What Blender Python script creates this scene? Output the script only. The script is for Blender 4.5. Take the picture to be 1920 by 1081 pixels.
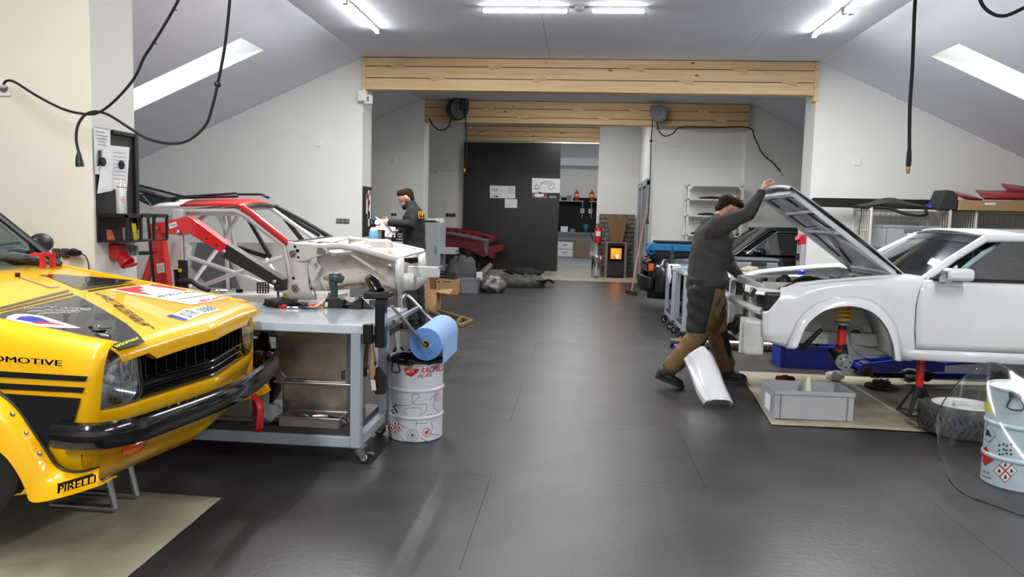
import bpy, bmesh, math, random
from mathutils import Vector, Matrix, Euler
random.seed(7)
for o in list(bpy.data.objects): bpy.data.objects.remove(o)
SC = bpy.context.scene
COL = SC.collection
PI = math.pi
# ---------------------------------------------------------------- camera
F = 1450.0; CAMH = 1.48; VPX, VPY, SLOPE = 1087.0, 407.0, .027
_v = Vector(((VPX-960)/F, -(VPY-540.5)/F, -1)).normalized()
_x = Vector((1, -SLOPE, 0)); _x = (_x - _v*_x.dot(_v)).normalized()
_z = _x.cross(_v)
RM = Matrix((_x, _v, _z))
cam_d = bpy.data.cameras.new('camera'); cam = bpy.data.objects.new('camera', cam_d); COL.objects.link(cam)
cam_d.sensor_width = 36; cam_d.sensor_fit = 'HORIZONTAL'; cam_d.lens = F/1920*36; cam_d.clip_end = 200; cam_d.clip_start = .05
cam.matrix_world = Matrix.Translation((0, 0, CAMH)) @ RM.to_4x4()
SC.camera = cam
# ---------------------------------------------------------------- world: overcast evening sky outside the roof windows
w = bpy.data.worlds.new('sky'); SC.world = w; w.use_nodes = True
bg = w.node_tree.nodes['Background']; bg.inputs[0].default_value = (.9, .92, .95, 1); bg.inputs[1].default_value = 2.0
vs = SC.view_settings; vs.view_transform = 'Standard'; vs.look = 'None'; vs.gamma = 1; vs.use_curve_mapping = False
vs.exposure = 1.08
TUBE_S = 25.0; TUBE_W = 23.0      # radiance of the fluorescent tubes
# ---------------------------------------------------------------- picture helpers: a picture point at a known distance / height
CV = Vector((0, 0, CAMH))
def ray(px, py): return RM @ Vector(((px-960)/F, -(py-540.5)/F, -1))
def W(px, py, Y): d = ray(px, py); return CV + d*(Y/d.y)
def G(px, py, z=0): d = ray(px, py); return CV + d*((z-CAMH)/d.z)
def WX(px, py, X): d = ray(px, py); return CV + d*(X/d.x)
# ---------------------------------------------------------------- materials
def lin(c):
    return tuple(((v/255)/12.92 if v/255 <= .04045 else ((v/255+.055)/1.055)**2.4) for v in c)
MATS = {}
def mat(name, col, rough=.5, metal=0, var=.05, scale=9, bump=0, bscale=60, coat=0, col2=None, spec=None, stretch=None, emit=0, lo=.35, hi=.65):
    if name in MATS: return MATS[name]
    m = bpy.data.materials.new(name); m.use_nodes = True; MATS[name] = m
    nt = m.node_tree; b = nt.nodes['Principled BSDF']; N = nt.nodes.new; L = nt.links.new
    c = lin(col); c2 = lin(col2) if col2 else tuple(min(1, x*(1-var)) for x in c)
    c1 = c if col2 else tuple(min(1, x*(1+var)) for x in c)
    tc = N('ShaderNodeTexCoord'); nz = N('ShaderNodeTexNoise'); nz.inputs['Scale'].default_value = scale; nz.inputs['Detail'].default_value = 5
    if stretch:
        mp = N('ShaderNodeMapping'); mp.inputs['Scale'].default_value = stretch; L(tc.outputs['Object'], mp.inputs[0]); L(mp.outputs[0], nz.inputs[0])
    else: L(tc.outputs['Object'], nz.inputs[0])
    cr = N('ShaderNodeValToRGB'); e = cr.color_ramp.elements
    e[0].position = lo; e[1].position = hi; e[0].color = (*c2, 1); e[1].color = (*c1, 1)
    L(nz.outputs[0], cr.inputs[0]); L(cr.outputs[0], b.inputs['Base Color'])
    b.inputs['Roughness'].default_value = rough; b.inputs['Metallic'].default_value = metal
    if coat: b.inputs['Coat Weight'].default_value = coat; b.inputs['Coat Roughness'].default_value = .04
    if spec is not None: b.inputs['Specular IOR Level'].default_value = spec
    if bump:
        n2 = N('ShaderNodeTexNoise'); n2.inputs['Scale'].default_value = bscale; n2.inputs['Detail'].default_value = 3; L(tc.outputs['Object'], n2.inputs[0])
        bp = N('ShaderNodeBump'); bp.inputs['Strength'].default_value = bump; bp.inputs['Distance'].default_value = .01
        L(n2.outputs[0], bp.inputs['Height']); L(bp.outputs[0], b.inputs['Normal'])
    if emit:
        L(cr.outputs[0], b.inputs['Emission Color']); b.inputs['Emission Strength'].default_value = emit
    return m
def glass(name, col=(235, 242, 245), gl=.12, tint=1.0, rough=.02):
    if name in MATS: return MATS[name]
    m = bpy.data.materials.new(name); m.use_nodes = True; MATS[name] = m
    nt = m.node_tree; nt.nodes.clear(); N = nt.nodes.new; L = nt.links.new
    out = N('ShaderNodeOutputMaterial'); mx = N('ShaderNodeMixShader'); tr = N('ShaderNodeBsdfTransparent'); g = N('ShaderNodeBsdfGlossy')
    lw = N('ShaderNodeLayerWeight'); lw.inputs[0].default_value = .5; pw = N('ShaderNodeMath'); pw.operation = 'POWER'; pw.inputs[1].default_value = 5
    ad = N('ShaderNodeMath'); ad.operation = 'MULTIPLY_ADD'; ad.inputs[1].default_value = .85; ad.inputs[2].default_value = .04+gl*.3; ad.use_clamp = True
    L(lw.outputs['Facing'], pw.inputs[0]); L(pw.outputs[0], ad.inputs[0])
    tr.inputs[0].default_value = (*lin(col), 1); g.inputs[0].default_value = (.95, .97, 1, 1); g.inputs['Roughness'].default_value = rough
    L(ad.outputs[0], mx.inputs[0]); L(tr.outputs[0], mx.inputs[1]); L(g.outputs[0], mx.inputs[2]); L(mx.outputs[0], out.inputs[0])
    return m
def emis(name, col, s):
    if name in MATS: return MATS[name]
    m = mat(name, col, .5, var=0, emit=s); return m
def wood(name, a, b_, ring=(200, 120, 60), axis=0):
    if name in MATS: return MATS[name]
    m = bpy.data.materials.new(name); m.use_nodes = True; MATS[name] = m
    nt = m.node_tree; bs = nt.nodes['Principled BSDF']; N = nt.nodes.new; L = nt.links.new
    tc = N('ShaderNodeTexCoord'); mp = N('ShaderNodeMapping'); s = [9, 9, 9]; s[axis] = .7; mp.inputs['Scale'].default_value = s
    oi = N('ShaderNodeObjectInfo'); av = N('ShaderNodeVectorMath'); av.operation = 'ADD'
    sc = N('ShaderNodeVectorMath'); sc.operation = 'SCALE'; sc.inputs[3].default_value = 37
    L(oi.outputs['Random'], sc.inputs[0]); L(tc.outputs['Object'], av.inputs[0]); L(sc.outputs[0], av.inputs[1]); L(av.outputs[0], mp.inputs[0])
    nz = N('ShaderNodeTexNoise'); nz.inputs['Scale'].default_value = 2.2; nz.inputs['Detail'].default_value = 6; nz.inputs['Distortion'].default_value = .6; L(mp.outputs[0], nz.inputs[0])
    cr = N('ShaderNodeValToRGB'); e = cr.color_ramp.elements; e[0].position = .3; e[1].position = .68; e[0].color = (*lin(b_), 1); e[1].color = (*lin(a), 1); L(nz.outputs[0], cr.inputs[0])
    mp2 = N('ShaderNodeMapping'); s2 = [5, 5, 5]; s2[axis] = 2.6; mp2.inputs['Scale'].default_value = s2; L(av.outputs[0], mp2.inputs[0])
    vo = N('ShaderNodeTexVoronoi'); vo.inputs['Scale'].default_value = 1.0; L(mp2.outputs[0], vo.inputs[0])
    cr2 = N('ShaderNodeValToRGB'); e = cr2.color_ramp.elements; e[0].position = .05; e[1].position = .12; e[0].color = (1, 1, 1, 1); e[1].color = (0, 0, 0, 1); L(vo.outputs['Distance'], cr2.inputs[0])
    mx = N('ShaderNodeMix'); mx.data_type = 'RGBA'; L(cr2.outputs[0], mx.inputs[0]); L(cr.outputs[0], mx.inputs[6]); mx.inputs[7].default_value = (*lin(ring), 1)
    L(mx.outputs[2], bs.inputs['Base Color']); bs.inputs['Roughness'].default_value = .6
    return m
# ---------------------------------------------------------------- mesh builder
def perp(d):
    a = Vector((0, 0, 1)) if abs(d.z) < .9 else Vector((1, 0, 0))
    u = d.cross(a).normalized(); return u, d.cross(u).normalized()
class MB:
    def __init__(s): s.v = []; s.f = []
    def add(s, vs, fs):
        n = len(s.v); s.v += [Vector(v) for v in vs]; s.f += [tuple(i+n for i in f) for f in fs]; return s
    def bx(s, x0, x1, y0, y1, z0, z1):
        return s.add([(x, y, z) for x in (x0, x1) for y in (y0, y1) for z in (z0, z1)],
                     [(0, 1, 3, 2), (4, 6, 7, 5), (0, 4, 5, 1), (2, 3, 7, 6), (0, 2, 6, 4), (1, 5, 7, 3)])
    def box(s, c, d, r=(0, 0, 0)):
        R = Euler(r).to_matrix(); c = Vector(c); h = Vector(d)/2
        return s.add([c + R @ Vector((x*h.x, y*h.y, z*h.z)) for x in (-1, 1) for y in (-1, 1) for z in (-1, 1)],
                     [(0, 1, 3, 2), (4, 6, 7, 5), (0, 4, 5, 1), (2, 3, 7, 6), (0, 2, 6, 4), (1, 5, 7, 3)])
    def bar(s, p0, p1, w, h, up=(0, 0, 1)):
        p0 = Vector(p0); p1 = Vector(p1); d = (p1-p0).normalized(); up = Vector(up)
        if abs(d.dot(up)) > .95: up = Vector((0, 1, 0))
        u = d.cross(up).normalized(); t = u.cross(d)
        vs = [p + u*a*w/2 + t*b*h/2 for p in (p0, p1) for a in (-1, 1) for b in (-1, 1)]
        return s.add(vs, [(0, 1, 3, 2), (4, 6, 7, 5), (0, 4, 5, 1), (2, 3, 7, 6), (0, 2, 6, 4), (1, 5, 7, 3)])
    def tube(s, pts, r, n=8, closed=False, cap=True, flat=1.0, up=None):
        pts = [Vector(p) for p in pts]; k = len(pts); rs = r if isinstance(r, (list, tuple)) else [r]*k
        rings = []; u = None
        for i, p in enumerate(pts):
            a = pts[i-1] if (i > 0 or closed) else p; b = pts[(i+1) % k] if (i < k-1 or closed) else p
            d = (b-a).normalized()
            if up is not None: u = Vector(up).cross(d).normalized(); w2 = d.cross(u)
            else:
                if u is None: u, _ = perp(d)
                else:
                    u = u - d*u.dot(d); u = u.normalized() if u.length > 1e-6 else perp(d)[0]
                w2 = d.cross(u)
            rings.append([p + (u*math.cos(2*PI*j/n)*flat + w2*math.sin(2*PI*j/n))*rs[i] for j in range(n)])
        vs = [v for R in rings for v in R]; fs = []
        for i in range(k if closed else k-1):
            i2 = (i+1) % k
            for j in range(n): fs.append((i*n+j, i*n+(j+1) % n, i2*n+(j+1) % n, i2*n+j))
        if cap and not closed: fs += [tuple(range(n))[::-1], tuple((k-1)*n+j for j in range(n))]
        return s.add(vs, fs)
    def cyl(s, p0, p1, r0, r1=None, n=16): return s.tube([p0, p1], [r0, r0 if r1 is None else r1], n)
    def lathe(s, prof, o=(0, 0, 0), ax=(0, 0, 1), n=24, cap=True):
        o = Vector(o); ax = Vector(ax).normalized(); u, w2 = perp(ax)
        vs = [o + ax*h + (u*math.cos(2*PI*j/n) + w2*math.sin(2*PI*j/n))*r for r, h in prof for j in range(n)]
        fs = [(i*n+j, i*n+(j+1) % n, (i+1)*n+(j+1) % n, (i+1)*n+j) for i in range(len(prof)-1) for j in range(n)]
        if cap: fs += [tuple(range(n))[::-1], tuple((len(prof)-1)*n+j for j in range(n))]
        return s.add(vs, fs)
    def grid(s, rows, cu=False):
        m = len(rows[0]); vs = [v for R in rows for v in R]; fs = []
        for i in range(len(rows)-1):
            for j in range(m if cu else m-1):
                j2 = (j+1) % m; fs.append((i*m+j, i*m+j2, (i+1)*m+j2, (i+1)*m+j))
        return s.add(vs, fs)
    def prism(s, poly, vec):
        poly = [Vector(p) for p in poly]; vec = Vector(vec); n = len(poly)
        return s.add(poly + [p+vec for p in poly], [tuple(range(n))[::-1], tuple(range(n, 2*n))] + [(i, (i+1) % n, n+(i+1) % n, n+i) for i in range(n)])
    def ell(s, c, r, n=14, m=8, R=None):
        c = Vector(c); R = R or Matrix.Identity(3); vs = []
        for i in range(m+1):
            t = PI*i/m
            for j in range(n):
                p = 2*PI*j/n; vs.append(c + R @ Vector((r[0]*math.sin(t)*math.cos(p), r[1]*math.sin(t)*math.sin(p), r[2]*math.cos(t))))
        return s.add(vs, [(i*n+j, i*n+(j+1) % n, (i+1)*n+(j+1) % n, (i+1)*n+j) for i in range(m) for j in range(n)])
    def torus(s, c, ax, R, r, n=24, m=8):
        c = Vector(c); u, w2 = perp(Vector(ax).normalized())
        return s.tube([c + (u*math.cos(2*PI*i/n) + w2*math.sin(2*PI*i/n))*R for i in range(n)], r, m, closed=True)
    def build(s, name, m, parent=None, smooth=None, bev=0, sub=0, solid=0, off=0, rec=True):
        me = bpy.data.meshes.new(name); me.from_pydata([tuple(v) for v in s.v], [], s.f)
        bm = bmesh.new(); bm.from_mesh(me); bmesh.ops.remove_doubles(bm, verts=bm.verts, dist=1e-5)
        if rec: bmesh.ops.recalc_face_normals(bm, faces=bm.faces)
        bm.to_mesh(me); bm.free()
        me.materials.append(m if not isinstance(m, str) else MATS[m])
        if smooth is not None:
            me.shade_smooth()
            if smooth < 180: me.set_sharp_from_angle(angle=math.radians(smooth))
        o = bpy.data.objects.new(name, me); COL.objects.link(o)
        if parent is not None: o.parent = parent
        if solid:
            md = o.modifiers.new('thickness', 'SOLIDIFY'); md.thickness = solid; md.offset = off
        if bev:
            md = o.modifiers.new('bevel', 'BEVEL'); md.width = bev; md.segments = 2; md.limit_method = 'ANGLE'; md.angle_limit = .6
        if sub:
            md = o.modifiers.new('subdivision', 'SUBSURF'); md.levels = sub; md.render_levels = sub
        return o
def tag(o, label, cat=None, group=None, kind=None):
    o['label'] = label
    if cat: o['category'] = cat
    if group: o['group'] = group
    if kind: o['kind'] = kind
    return o
AUTO = []
def thing(name, label, cat, loc=None, rotz=0, group=None):
    o = bpy.data.objects.new(name, None); COL.objects.link(o); o.empty_display_size = .1
    if loc is None: AUTO.append(o)
    else: o.location = loc; o.rotation_euler = (0, 0, rotz)
    return tag(o, label, cat, group)
def struct(o): o['kind'] = 'structure'; return o
def sroot(name):
    o = bpy.data.objects.new(name, None); COL.objects.link(o); o['kind'] = 'structure'; AUTO.append(o); return o
def dup(root, loc, rotz=0, label=None):
    def cp(o, par):
        c = o.copy(); COL.objects.link(c); c.parent = par
        for ch in list(o.children): cp(ch, c)
        return c
    r = cp(root, None); r.location = loc; r.rotation_euler = (0, 0, rotz)
    if label: r['label'] = label
    return r
# ---------------------------------------------------------------- flat print: polygons and lettering laid on a surface
def flatmesh(name, m, parent, pts, faces, fn, cut=0):
    me = bpy.data.meshes.new(name); me.from_pydata([(p[0], p[1], 0) for p in pts], [], faces)
    bm = bmesh.new(); bm.from_mesh(me); bmesh.ops.triangulate(bm, faces=bm.faces)
    if cut:
        for _ in range(6):
            es = [e for e in bm.edges if e.calc_length() > cut]
            if not es: break
            bmesh.ops.subdivide_edges(bm, edges=es, cuts=1); bmesh.ops.triangulate(bm, faces=bm.faces)
    for v in bm.verts: v.co = Vector(fn(v.co.x, v.co.y))
    bm.to_mesh(me); bm.free(); me.materials.append(m if not isinstance(m, str) else MATS[m])
    o = bpy.data.objects.new(name, me); COL.objects.link(o); o.parent = parent
    return o
def decal(name, m, parent, poly, fn, cut=0): return flatmesh(name, m, parent, poly, [tuple(range(len(poly)))], fn, cut)
def quadmap(a, b, c, d=None):
    """unit square -> plane: a origin, b at u=1, c at v=1"""
    a = Vector(a); b = Vector(b); c = Vector(c)
    return lambda u, v: a + (b-a)*u + (c-a)*v
TMP = bpy.data.scenes.new('scratch')
def evalmesh(o):
    for c in list(o.users_collection): c.objects.unlink(o)
    TMP.collection.objects.link(o); vl = TMP.view_layers[0]; vl.update()
    me = bpy.data.meshes.new_from_object(o.evaluated_get(vl.depsgraph)); TMP.collection.objects.unlink(o)
    return me
def fontmesh(txt, shear=0, bold=0, space=1):
    cu = bpy.data.curves.new('t', 'FONT'); cu.body = txt; cu.shear = shear; cu.offset = bold; cu.resolution_u = 3; cu.space_character = space
    o = bpy.data.objects.new('t', cu); me = evalmesh(o)
    v = [(p.co.x, p.co.y) for p in me.vertices]; f = [tuple(p.vertices) for p in me.polygons]
    bpy.data.objects.remove(o); bpy.data.curves.remove(cu); bpy.data.meshes.remove(me)
    x0 = min(p[0] for p in v); x1 = max(p[0] for p in v); y0 = min(p[1] for p in v); y1 = max(p[1] for p in v)
    return [((p[0]-x0)/(x1-x0), (p[1]-y0)/(y1-y0)) for p in v], f
def lettering(txt, m, parent, fn, name='lettering', shear=0, bold=0, cut=0, space=1, fat=0):
    """text fills the unit square of fn(u, v)"""
    v, f = fontmesh(txt, shear, bold, space)
    if fat:
        n = len(v); v0 = list(v); f0 = list(f)
        for k in (1, 2): v = v + [(a+fat*k, b) for a, b in v0]; f = f + [tuple(i+n*k for i in q) for q in f0]
    return flatmesh(name, m, parent, v, f, fn, cut)
def circ(n=20, r=.5, c=(.5, .5), ry=None): return [(c[0]+r*math.cos(2*PI*i/n), c[1]+(ry or r)*math.sin(2*PI*i/n)) for i in range(n)]
def lerp(a, b, t): return a + (b-a)*t
def interp(x, pts):
    if x <= pts[0][0]: return pts[0][1]
    for (a, p), (b, q) in zip(pts, pts[1:]):
        if x <= b: return p + (q-p)*(x-a)/(b-a)
    return pts[-1][1]
def spline(pts, n=8):
    pts = [Vector(p) for p in pts]; out = []
    for i in range(len(pts)-1):
        p0 = pts[max(i-1, 0)]; p1 = pts[i]; p2 = pts[i+1]; p3 = pts[min(i+2, len(pts)-1)]
        for k in range(n):
            t = k/n; out.append(.5*((2*p1) + (p2-p0)*t + (2*p0-5*p1+4*p2-p3)*t*t + (3*p1-p0-3*p2+p3)*t**3))
    return out + [pts[-1]]
# ---------------------------------------------------------------- palette
mat('wall_paint', (226, 226, 222), .85, var=.012, scale=3, bump=.05, bscale=180)
mat('wall_paint_warmlit', (229, 225, 215), .85, var=.012, scale=3, bump=.05, bscale=180)  # warm light falling on the front wall face is put into this colour
mat('ceil_paint', (224, 228, 238), .8, var=.02, scale=2, bump=.03, bscale=150)
mat('shaft_paint', (236, 235, 230), .8, var=.01)
mat('floor_vinyl', (62, 60, 61), .38, var=.1, scale=2.2, col2=(49, 47, 48), bump=.12, bscale=30, spec=.36)
mat('floor_base', (40, 40, 41), .7)
mat('floor_beige', (176, 170, 152), .6, col2=(150, 145, 128), scale=3)
mat('floor_grey', (140, 142, 145), .5)
wood('pine', (230, 203, 158), (214, 180, 130), (130, 84, 48))
wood('pine_dark', (216, 188, 140), (200, 166, 116), (116, 76, 44))
mat('black_gloss', (12, 12, 14), .12, coat=.6, var=.02)
mat('black_plastic', (22, 22, 24), .45, var=.1)
mat('black_matt', (14, 14, 15), .8, var=.1)
mat('rubber', (24, 24, 25), .75, var=.12, bump=.1)
mat('dark_metal', (58, 56, 54), .45, .7, var=.25, scale=14, bump=.1)
mat('steel', (176, 178, 180), .3, .9, var=.06)
mat('chrome', (215, 216, 218), .1, 1, var=.02)
mat('alu', (172, 166, 155), .3, .85, col2=(140, 132, 120), scale=7, bump=.15, bscale=9)
mat('grey_paint', (150, 160, 170), .4, var=.02)
mat('grey_paint_light', (186, 196, 206), .16, var=.02, coat=.5)
mat('white_paint', (228, 231, 235), .22, var=.01, coat=.9)
mat('white_plastic', (228, 228, 226), .45, var=.02)
mat('white_paper', (232, 234, 238), .8, var=.02)
mat('yellow_paint', (240, 182, 0), .3, var=.015, coat=.55, spec=.3)
mat('red_paint', (205, 30, 28), .35, var=.05, coat=.3)
mat('red_plastic', (190, 32, 38), .4, var=.05)
mat('blue_plastic', (28, 62, 175), .4, var=.06)
mat('grey_plastic', (165, 168, 172), .5, var=.03)
mat('grey_plastic_dark', (118, 122, 128), .5, var=.03)
mat('cardboard', (176, 140, 98), .8, var=.06)
mat('tarp', (168, 162, 138), .55, col2=(146, 140, 116), scale=4, bump=.35, bscale=5)
mat('ink_black', (18, 18, 20), .5, var=.02)
mat('ink_grey', (110, 112, 118), .6, var=.02)
mat('ink_white', (236, 236, 236), .5, var=.01)
mat('ink_red', (200, 22, 38), .45, var=.02)
mat('ink_blue', (42, 46, 150), .45, var=.02)
mat('ink_yellow', (228, 210, 40), .5, var=.02)
mat('skin', (196, 146, 122), .55, var=.06, scale=25)
mat('hair', (44, 31, 24), .9, var=.3, scale=60, stretch=(1, 1, .3), spec=.15)
glass('clear_glass'); glass('tint_glass', (150, 172, 174), .06); glass('dark_glass', (60, 78, 82), .3)
glass('clear_sheet', (243, 247, 248), .22, rough=.1)
# ================================================================ THE ROOM
ZC = 3.76; XC = 3.28; SL = .452; YB = -3.6; YE = 20.4
def slz(x): return ZC - SL*max(0, abs(x)-XC)
fl = sroot('floor')
MB().bx(-8.7, 8.7, YB, 18.06, -.12, -.006).build('slab', 'floor_base', fl)
rows = []; y = 3.08-1.19*6
k = 0
while y < 18.0:
    y0, y1 = max(y, YB), min(y+1.19, 18.06)
    off = -.45 if k % 2 == 0 else .75
    x = off-2.4*4
    while x < 8.7:
        x0, x1 = max(x, -8.7), min(x+2.4, 8.7)
        if x1-x0 > .05 and y1-y0 > .05:
            MB().bx(x0+.001, x1-.001, y0+.0006, y1-.0006, -.006, random.uniform(-.0004, .0004)).build('floor_panel', 'floor_vinyl', fl)
        x += 2.4
    y += 1.19; k += 1
struct(MB().bx(-8.7, 8.7, 18.06, 22.4, -.12, .004).build('floor_threshold', 'floor_beige'))
struct(MB().bx(-4, 4, 22.4, 29.2, -.12, .002).build('floor_storeroom', 'floor_grey'))
# --- ceiling: flat boards and two slopes
ce = sroot('ceiling')
xb = [-XC, -.51, 2.13, XC]; yb = [YB, -.3, 2.2, 4.7, 7.2, 9.7, 12.2, 14.7, 17.2, 20.4]
for a, b in zip(xb, xb[1:]):
    for c, d in zip(yb, yb[1:]): MB().bx(a+.002, b-.002, c+.002, d-.002, ZC, ZC+.02).build('ceiling_panel', 'ceil_paint', ce)
MB().bx(-XC-.1, XC+.1, YB, 20.4, ZC+.02, ZC+.05).build('ceiling_backing', 'ceil_paint', ce)  # unseen sheet added behind the panels so no sky light leaks in
HX0, HX1, HY0, HY1 = 3.98, 6.1, 8.88, 9.55
for s, nm in ((-1, 'left'), (1, 'right')):
    r = sroot('ceiling_slope_'+nm)
    def slab(x0, x1, y0, y1, name, m, t0, t1, g):
        vs = [(s*x, yy, slz(x)+t) for x in (x0+g, x1-g) for yy in (y0+g, y1-g) for t in (t0, t1)]
        MB().add(vs, [(0, 1, 3, 2), (4, 6, 7, 5), (0, 4, 5, 1), (2, 3, 7, 6), (0, 2, 6, 4), (1, 5, 7, 3)]).build(name, m, r)
    sx = [XC, 4.52, 5.72, 6.95, 8.7]
    for (ya, yz) in ((YB, -.9), (-.9, 2.0), (2.0, 5.0), (5.0, 7.73), (7.73, HY0), (HY1, 11.4), (11.4, 14), (14, 16.5), (16.5, 20.4)):
        for a, b in zip(sx, sx[1:]): slab(a, b, ya, yz, 'ceiling_panel', 'ceil_paint', 0, .02, .0015)
    slab(XC, HX0, HY0, HY1, 'ceiling_panel', 'ceil_paint', 0, .02, .0015)
    slab(HX1, 8.7, HY0, HY1, 'ceiling_panel', 'ceil_paint', 0, .02, .0015)
    for a in ((XC, 8.8, YB, HY0), (XC, 8.8, HY1, 20.4), (XC, HX0, HY0, HY1), (HX1, 8.8, HY0, HY1)): slab(*a, 'ceiling_backing', 'ceil_paint', .02, .05, 0)  # same added sheet over the slope, open only at the roof window
    # roof window: reveal, frame, pane
    wn = sroot('window_1' if s < 0 else 'window_2')
    nx, nz = SL/math.hypot(SL, 1), 1/math.hypot(SL, 1)
    def pt(x, yy, h): return (s*(x+nx*h), yy, slz(x)+nz*h)
    D = .5
    c4 = [(HX0, HY0), (HX1, HY0), (HX1, HY1), (HX0, HY1)]
    for i in range(4):
        a, b = c4[i], c4[(i+1) % 4]
        MB().add([pt(*a, 0), pt(*b, 0), pt(*b, D), pt(*a, D)], [(0, 1, 2, 3)]).build('reveal', 'shaft_paint', wn, solid=.01)
    fr = MB()
    for i in range(4):
        a, b = c4[i], c4[(i+1) % 4]; fr.bar(pt(*a, D), pt(*b, D), .07, .07)
    fr.build('window_frame', 'white_plastic', wn)
    MB().add([pt(*a, D+.02) for a in c4], [(0, 1, 2, 3)]).build('pane', 'clear_glass', wn)
# --- walls
def gable(name, x0, x1, y0, y1, m='wall_paint', front=None, z0=0):
    xs = sorted({x0, x1} | {v for v in (-XC, XC) if x0 < v < x1})
    poly = [(x0, y0, z0), (x1, y0, z0)] + [(x, y0, slz(x)+.01) for x in reversed(xs)]
    o = struct(MB().prism(poly, (0, y1-y0, 0)).build(name, m))
    if front:
        o.data.materials.append(MATS[front])
        for p in o.data.polygons:
            if p.normal.y < -.9: p.material_index = 1
    return o
gable('wall_left_near', -8.7, -XC, 5.0, 5.5, front='wall_paint_warmlit')
gable('wall_right_near', XC+.12, 8.7, 5.0, 5.5)
gable('wall_left', -8.7, -XC, 11.5, 12.0)
gable('wall_right', XC, 8.7, 11.5, 12.0)
gable('wall_left_far', -8.7, -3.2, 15.7, 16.2)
gable('wall_right_far', 3.23, 8.7, 15.85, 16.2)
struct(MB().bx(1.46, 3.23, 15.95, 16.2, 0, 3.4).build('wall_partition', 'wall_paint'))
struct(MB().bx(1.46, 1.6, 16.2, 20.1, 0, ZC).build('wall_corridor', 'wall_paint'))
gable('wall_back_left', -8.7, -3.0, 20.1, 20.4)
struct(MB().bx(.43, 1.46, 20.1, 20.4, 0, ZC).build('wall_back_right', 'wall_paint'))
struct(MB().bx(-3.0, .43, 20.25, 20.4, 3.4, ZC).build('wall_back_lintel', 'wall_paint'))
gable('wall_behind', -8.7, 8.7, YB-.2, YB)
for s, n in ((-1, 'left'), (1, 'right')):
    struct(MB().bx(min(s*8.7, s*8.9), max(s*8.7, s*8.9), YB-.2, 20.4, 0, 1.45).build('wall_knee_'+n, 'wall_paint'))
# store room beyond the sliding door
struct(MB().bx(-4, 4, 29.0, 29.2, 0, 4.2).build('wall_storeroom', 'wall_paint'))
struct(MB().bx(-4, 4, 28.5, 29.0, 3.35, 3.62).build('trim_4', 'ceil_paint'))
struct(MB().bx(-4.1, -4, 20.4, 29.2, 0, 4.2).build('wall_storeroom_left', 'wall_paint'))
struct(MB().bx(4, 4.1, 20.4, 29.2, 0, 4.2).build('wall_storeroom_right', 'wall_paint'))
struct(MB().bx(-4.1, 4.1, 20.4, 29.2, 4.2, 4.25).build('ceiling_storeroom', 'ceil_paint'))
sp = struct(MB().bx(-2.2, 3.0, 28.94, 29.0, .9, 2.2).build('trim_5', 'black_matt'))
# --- timber beams: stacked boards with slanted repair plugs
def beam(name, x0, x1, y, z1, hs, plugs, m):
    r = sroot(name); z = z1; n = 0
    MB().bx(x0+.01, x1-.01, y+.02, y+.18, z1-sum(hs)+.01, z1-.01).build('dark_core', 'floor_base', r)  # dark box added behind the boards so the gaps between them look dark
    for h in hs:
        MB().bx(x0, x1, y, y+.2, z-h+.005, z-.005).build('board', m, r, bev=.004); z -= h
    for (px, zz, up) in plugs:
        MB().box((px, y-.004, zz), (.2, .03, .05), (0, -.22*up, 0)).build('plug', 'pine_dark' if m == 'pine' else 'pine', r)
    return r
b1 = beam('trim_1', -3.26, 3.27, 11.5, 3.755, (.125, .17, .175), [(-2.75, 3.63, 1), (-1.3, 3.63, 1), (-2.15, 3.46, 1), (-.65, 3.46, 1), (.75, 3.63, -1), (2.2, 3.63, -1), (1.45, 3.46, -1), (2.9, 3.46, -1)], 'pine')
MB().bx(-3.285, -3.235, 11.46, 11.6, 3.2, 3.74).build('post_end', 'pine', b1)
MB().bx(3.235, 3.285, 11.46, 11.6, 3.2, 3.74).build('post_end', 'pine', b1)
b2 = beam('trim_2', -3.2, 3.23, 15.7, 3.755, (.15, .17, .12), [(-1.9, 3.6, 1), (-.1, 3.6, -1), (1.0, 3.6, -1), (2.35, 3.6, -1), (-1.2, 3.44, 1), (.4, 3.44, -1), (2.7, 3.44, -1)], 'pine_dark')
b3 = beam('trim_3', -3.0, .43, 20.05, 3.75, (.12, .13, .12), [(-2.6, 3.6, 1), (-1.4, 3.6, 1), (-.5, 3.6, 1), (-1.9, 3.5, 1), (-.9, 3.5, 1)], 'pine')
MB().bx(-3.0, .43, 20.03, 20.12, 3.345, 3.375).build('door_rail', 'steel', b3)
# --- sliding door and steel door frame in the corridor wall
d1 = sroot('door_1')
MB().bx(-3.02, -.54, 19.98, 20.04, .07, 3.33).build('door_panel', mat('door_black', (30, 28, 28), .32, var=.05, scale=3), d1, bev=.004)
d2 = sroot('door_2')
fr = MB()
for y0 in (16.75, 17.95, 18.1, 19.2): fr.bx(1.40, 1.46, y0, y0+.1, 0, 2.3)
fr.bx(1.40, 1.46, 16.75, 18.05, 2.2, 2.34); fr.bx(1.40, 1.46, 18.1, 19.3, 2.2, 2.34)
fr.build('door_frame', 'grey_paint', d2, bev=.004)
MB().bx(1.44, 1.462, 16.85, 17.95, 0, 2.2).build('door_leaf', 'grey_plastic_dark', d2)
MB().bx(1.44, 1.462, 18.2, 19.2, 0, 2.2).build('door_leaf', 'grey_plastic_dark', d2)
MB().cyl((1.38, 17.05, 1.05), (1.44, 17.05, 1.05), .012).cyl((1.385, 17.05, 1.05), (1.385, 17.17, 1.05), .01).build('handle', 'steel', d2)
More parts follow.
